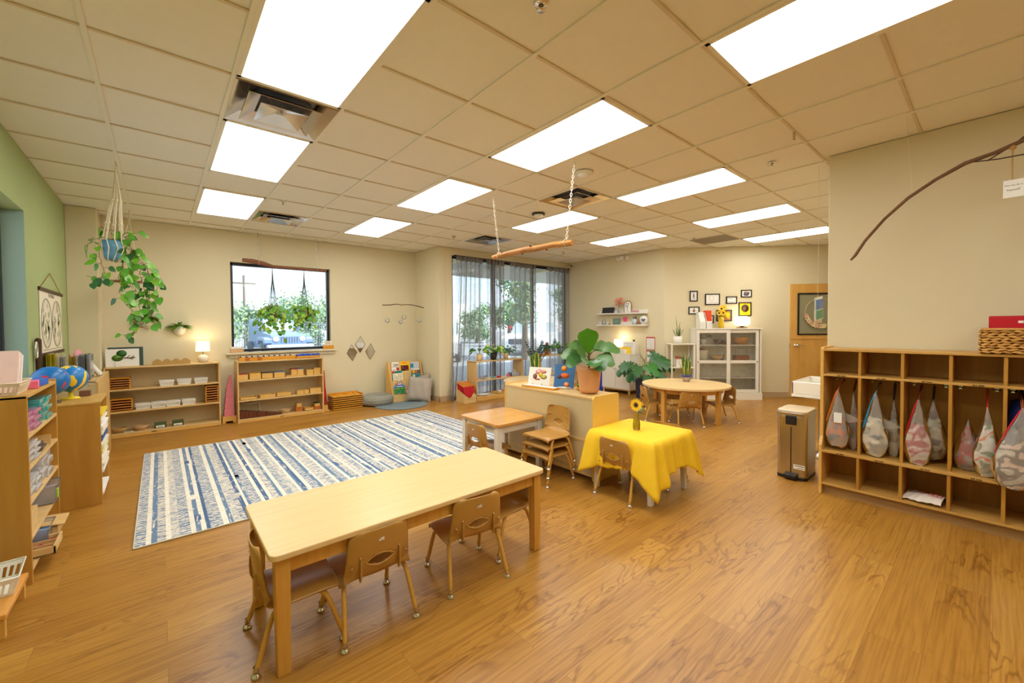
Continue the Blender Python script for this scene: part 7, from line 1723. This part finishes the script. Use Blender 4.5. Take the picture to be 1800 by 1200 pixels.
for du, dv, rz_ in ((0, -.1, PI/2), (0, .1, PI/2), (-.11, 0, 0), (.11, 0, 0), (0, 0, PI/2), (0, .0, 0)):
    u, v = u0+du, v0+dv; x, y = -.14+.27*v, -.105+.20*u; pr_.box(x-.024, y-.002, zt_(u, v), x+.024, y+.002, zt_(u, v)+.0012, 0, rz=rz_)
O('red_print', pr_, plain('print_red', (196, 24, 30), .5), r)

# ================================================================ OUTSIDE
S('trim_4', MB().box(-40, 7.56, -.15, 60, 70, -.05).box(-60, -10, -.15, -1.0, 7.56, -.05), plain('parking_asphalt', (150, 156, 162), .9, .1, 2))
# porch soffit and fascia outside the storefront
S('trim_5', MB().box(2.5, 6.68, 3.12, 16, 9.6, 3.2).box(2.5, 9.45, 2.78, 16, 9.65, 3.15), plain('porch_paint', (200, 206, 200), .7))
pb = MB()
for k in range(7): pb.box(4.2+1.6*k, 6.7, 3.02, 4.32+1.6*k, 9.45, 3.12)
S('trim_6', pb, plain('porch_beam', (214, 200, 150), .7))
M_TREE_HAZED = [plain('tree_green_hazed', (138, 170, 132), .7, .3, 3), plain('tree_dark_hazed', (96, 136, 110), .7, .3, 3), plain('tree_light_hazed', (150, 176, 110), .7, .3, 3)]  # greens paled towards blue, the outdoor glare haze painted into the foliage
M_TRUNK = plain('tree_trunk', (110, 98, 84), .9, .2)
def tree(label, x, y, h, rr, seed, trunk=1.5, n=2400, ls=.12, name='tree', cat='tree', z0=-.05):
    r = T(name, label, cat, (x, y, z0), 0); rnd = random.Random(seed); fo = MB()
    blobs = [(rnd.uniform(-.6, .6)*rr, rnd.uniform(-.6, .6)*rr, trunk+rnd.uniform(.05, 1)*(h-trunk-rr*.3), rr*rnd.uniform(.35, .6)) for _ in range(13)]
    for k in range(n):
        bx_, by_, bz_, br_ = rnd.choice(blobs); a = rnd.uniform(0, 6.28); b_ = math.acos(rnd.uniform(-1, 1)); q = br_*rnd.uniform(.1, 1)
        d = Vector((math.sin(b_)*math.cos(a), math.sin(b_)*math.sin(a), math.cos(b_))); p = Vector((bx_, by_, bz_))+d*q
        if p.z < .05: continue
        t1 = d.orthogonal().normalized(); t1.rotate(Matrix.Rotation(rnd.uniform(0, 6.28), 3, d)); t2 = d.cross(t1); s_ = ls*rnd.uniform(.6, 1.3)
        fo.add([p+t1*s_, p+t2*s_*.5+d*.03, p-t1*s_, p-t2*s_*.5], [(0, 1, 2, 3)], rnd.choice((0, 0, 1, 2)))
    O('foliage', fo, M_TREE_HAZED, r, fixn=False)
    if trunk > .3: O('trunk', MB().tube([(0, 0, 0), (.05, 0, trunk), (.0, .05, h*.7)], [.14, .11, .05], 8), M_TRUNK, r)
    return r
TR = [(2.0, 30, 4.4, 2.4, 1), (4.6, 33, 3.7, 2.3, 2), (6.9, 30, 3.5, 2.2, 3), (9.3, 33, 4.3, 2.5, 4), (12.0, 31, 3.6, 2.2, 5), (14.6, 34, 4.6, 2.4, 6), (20.5, 28, 3.4, 2.0, 7)]
TL = ['roundish tree farthest left through the back window', 'hazy tree behind the left utility pole', 'low tree behind the parked grey-blue off-roader', 'taller tree above the off-roader roof', 'tree right of the off-roader, behind the shed roof', 'tree seen past the right window edge', 'tree behind the left curtain gap']
for (x, y, h_, rr, sd_), lb in zip(TR, TL): tree(lb, x, y, h_, rr, sd_, .5, 3200, .13)
tree('slender street tree seen between the two right-hand curtains', 11.7, 12.6, 4.4, 1.3, 11, 1.7, 2200, .10)
tree('distant tree behind the gap between the middle curtains', 18.5, 21.5, 3.4, 1.3, 12)
tree('tree beyond the rightmost curtain', 20.5, 17.6, 4.8, 1.8, 13)
for k, (x, y, rr, lb) in enumerate(((6.3, 18.8, .9, 'leafy shrub right of the off-roader through the back window'), (7.6, 20.0, 1.1, 'second leafy shrub at the window right edge'), (2.2, 24.5, .8, 'shrub in front of the iron fence'))): tree(lb, x, y, 1.7, rr, 20+k, .05, 1600, .07, 'shrub', 'shrub')
# fence and utility poles
r = T('iron_fence', 'thin iron picket fence beyond the parking lot', 'fence', (0, 5.5, -.05))
O('fence_rail', MB().box(-4, 18.5, 1.55, 9, 18.53, 1.6), plain('fence_grey', (120, 136, 140), .6), r); O('fence_rail', MB().box(-4, 18.5, .2, 9, 18.53, .25), MATS['fence_grey'], r)
fp = MB()
for k in range(100): fp.box(-4+.13*k, 18.5, .05, -4+.13*k+.022, 18.52, 1.7)
tagp(O('fence_picket', fp, MATS['fence_grey'], r), kind='stuff')
for x, y, lb, tf in ((2.9, 34, 'left wooden utility pole beyond the trees', False), (4.5, 33, 'utility pole with two pale transformers', True)):
    r = T('utility_pole', lb, 'utility pole', (x, y, -.05)); O('pole', MB().tube([(0, 0, 0), (0, 0, 5.0)], .07, 8), M_TRUNK, r); O('cross_arm', MB().box(-.7, -.06, 4.4, .7, .06, 4.5), M_TRUNK, r)
    if tf:
        for s_ in (-1, 1): O('transformer', MB().cyl((s_*.55, -.2, 2.6), .36, 1.0, 14), plain('transformer_white', (236, 238, 240), .5), r)
# low shed roof right
r = T('shed', 'low pale blue-grey shed with a sloped roof beyond the shrubs', 'shed', (11.4, 26.5, -.05)); O('shed_wall', MB().box(-2.5, -1.5, 0, 2.5, 1.5, 2.4), plain('shed_blue', (150, 176, 190), .7), r); O('shed_roof', MB().prism([(-3, 2.4), (3, 2.4), (0, 3.3)], -1.8, 1.8, 0, 'y'), plain('shed_roof', (226, 228, 226), .6), r)
M_CARB = plain('offroad_paint', (104, 132, 170), .3, .04, 3); M_CARG = plain('car_glass', (176, 196, 206), .1, .04); M_TYRE = plain('tyre', (70, 78, 88), .8); M_CARW = plain('car_white', (232, 236, 238), .3, .02)
def wheel(parent, x, y, rr=.40, w_=.24, name='wheel'):
    m = MB().lathe([(.001, -w_/2), (rr*.6, -w_/2), (rr, -w_/2+.03), (rr, w_/2-.03), (rr*.6, w_/2), (.001, w_/2)], n=28).xf(Matrix.Translation((x, y, rr)) @ Matrix.Rotation(R(90), 4, 'Y'))
    wl = O(name, m, M_TYRE, parent); O('hub', MB().lathe([(.001, -w_/2-.01), (rr*.55, -w_/2-.005), (rr*.55, w_/2+.005), (.001, w_/2+.01)], n=16).xf(Matrix.Translation((x, y, rr)) @ Matrix.Rotation(R(90), 4, 'Y')), plain('rim_silver', (180, 188, 196), .3, metal=.6), wl)
# off-roader facing the building (front towards -y)
r = T('offroad_car', 'grey-blue open off-road car parked nose-in outside the back window', 'car', (4.1, 18.6, -.05), R(3))
O('body', MB().prism([(0, .55), (0, 1.08), (.15, 1.14), (1.25, 1.22), (1.45, 1.24), (3.9, 1.24), (3.95, .55)], -.68, .68, 0, 'x'), M_CARB, r, bevel=.03)
O('cabin', MB().prism([(1.35, 1.22), (1.75, 1.80), (3.85, 1.82), (3.9, 1.22)], -.68, .68, 0, 'x'), M_CARB, r, bevel=.04)
O('windscreen', MB().add([(-.58, 1.37, 1.27), (.58, 1.37, 1.27), (.56, 1.70, 1.75), (-.56, 1.70, 1.75)], [(0, 1, 2, 3)]), M_CARG, r, solid=.02)
for s_ in (-1, 1):
    O('fender', MB().prism([(-.02, .80), (.0, .98), (.2, 1.04), (1.1, 1.04), (1.35, .75), (1.15, .72), (1.0, .90), (.25, .90), (.1, .72)], s_*.64, s_*.93, 0, 'x'), M_CARB, r, bevel=.03)
    hl = O('headlight', MB().lathe([(.001, -.02), (.10, -.015), (.115, .02), (.001, .03)], n=24).xf(Matrix.Translation((s_*.50, -.01, .95)) @ Matrix.Rotation(R(90), 4, 'X')), plain('lamp_glass', (236, 240, 244), .1), r)
    O('side_mirror', MB().box(s_*.78-.08, 1.3, 1.3, s_*.78+.08, 1.38, 1.46), M_CARB, r, bevel=.02)
    O('fog_lamp_ring', MB().tube([(s_*.62+.16*math.cos(t), -.28, .62+.075*math.sin(t)) for t in [2*PI*k/20 for k in range(20)]], .025, 6, closed=True), M_CARW, r)
    wheel(r, s_*.80, .62); wheel(r, s_*.80, 3.2)
for k in range(7): O('grille_slot', MB().box(-.33+.1*k-.022+.03, -.012, .80, -.33+.1*k+.022+.03, .0, 1.04), plain('grille_dark', (72, 84, 104), .6), r, bevel=.01)
O('bumper', MB().box(-.88, -.30, .50, .88, -.05, .74), plain('bumper_grey', (150, 160, 172), .5), r, bevel=.05)
# white suv partly visible
def suv(label, loc, rz, m, name='parked_car'):
    r = T(name, label, 'car', loc, rz)
    O('body', MB().prism([(0, .35), (-.05, .70), (.05, .92), (1.1, 1.05), (4.4, 1.05), (4.5, .4)], -.90, .90, 0, 'x'), m, r, bevel=.06)
    O('cabin', MB().prism([(1.05, 1.03), (1.75, 1.58), (4.0, 1.62), (4.45, 1.03)], -.78, .78, 0, 'x'), M_CARG, r, bevel=.05); O('roof', MB().box(-.76, 1.8, 1.56, .76, 4.0, 1.66), m, r, bevel=.04)
    for s_ in (-1, 1):
        O('headlight', MB().box(s_*.78-.12, -.06, .70, s_*.78+.12, .1, .86), plain('lamp_glass', (236, 240, 244), .1), r, bevel=.04)
        for y in (.85, 3.6): wheel(r, s_*.86, y, .36, .22)
    O('grille', MB().box(-.5, -.06, .55, .5, .0, .80), MATS['grille_dark'], r, bevel=.02)
    return r
suv('white car at the left edge of the back window', (1.15, 17.2, -.05), 0, M_CARW)
suv('white car parked outside behind the left curtains', (8.0, 13.6, -.05), R(-35), M_CARW)
suv('white van with a red side mark behind the middle curtain gap', (13.0, 14.4, -.05), R(-60), M_CARW)
suv('grey-blue car behind the third curtain', (14.6, 11.4, -.05), R(-70), M_CARB)
rr_ = [o for o in bpy.data.objects if o.get('label', '').startswith('white van')][0]
O('red_mark', MB().tube([(-.93, 1.4+.5*math.cos(t), 1.0+.35*math.sin(t)) for t in [PI*k/12-PI/2 for k in range(13)]], .07, 6), M_RED, rr_)
r = T('street_building', 'pale low building across the street behind the left curtains', 'building', (22, 40, -.05)); O('wall', MB().box(-7, 0, 0, 6, 6, 4.0), plain('bld_pale', (222, 226, 226), .8), r); O('sign_band', MB().box(-4, -.1, 2.6, -1.5, 0, 3.4), plain('bld_grey', (120, 140, 150), .6), r)
for k in range(4): O('window', MB().box(-6+3*k, -.05, .8, -4.4+3*k, .0, 2.1), M_CARG, r)
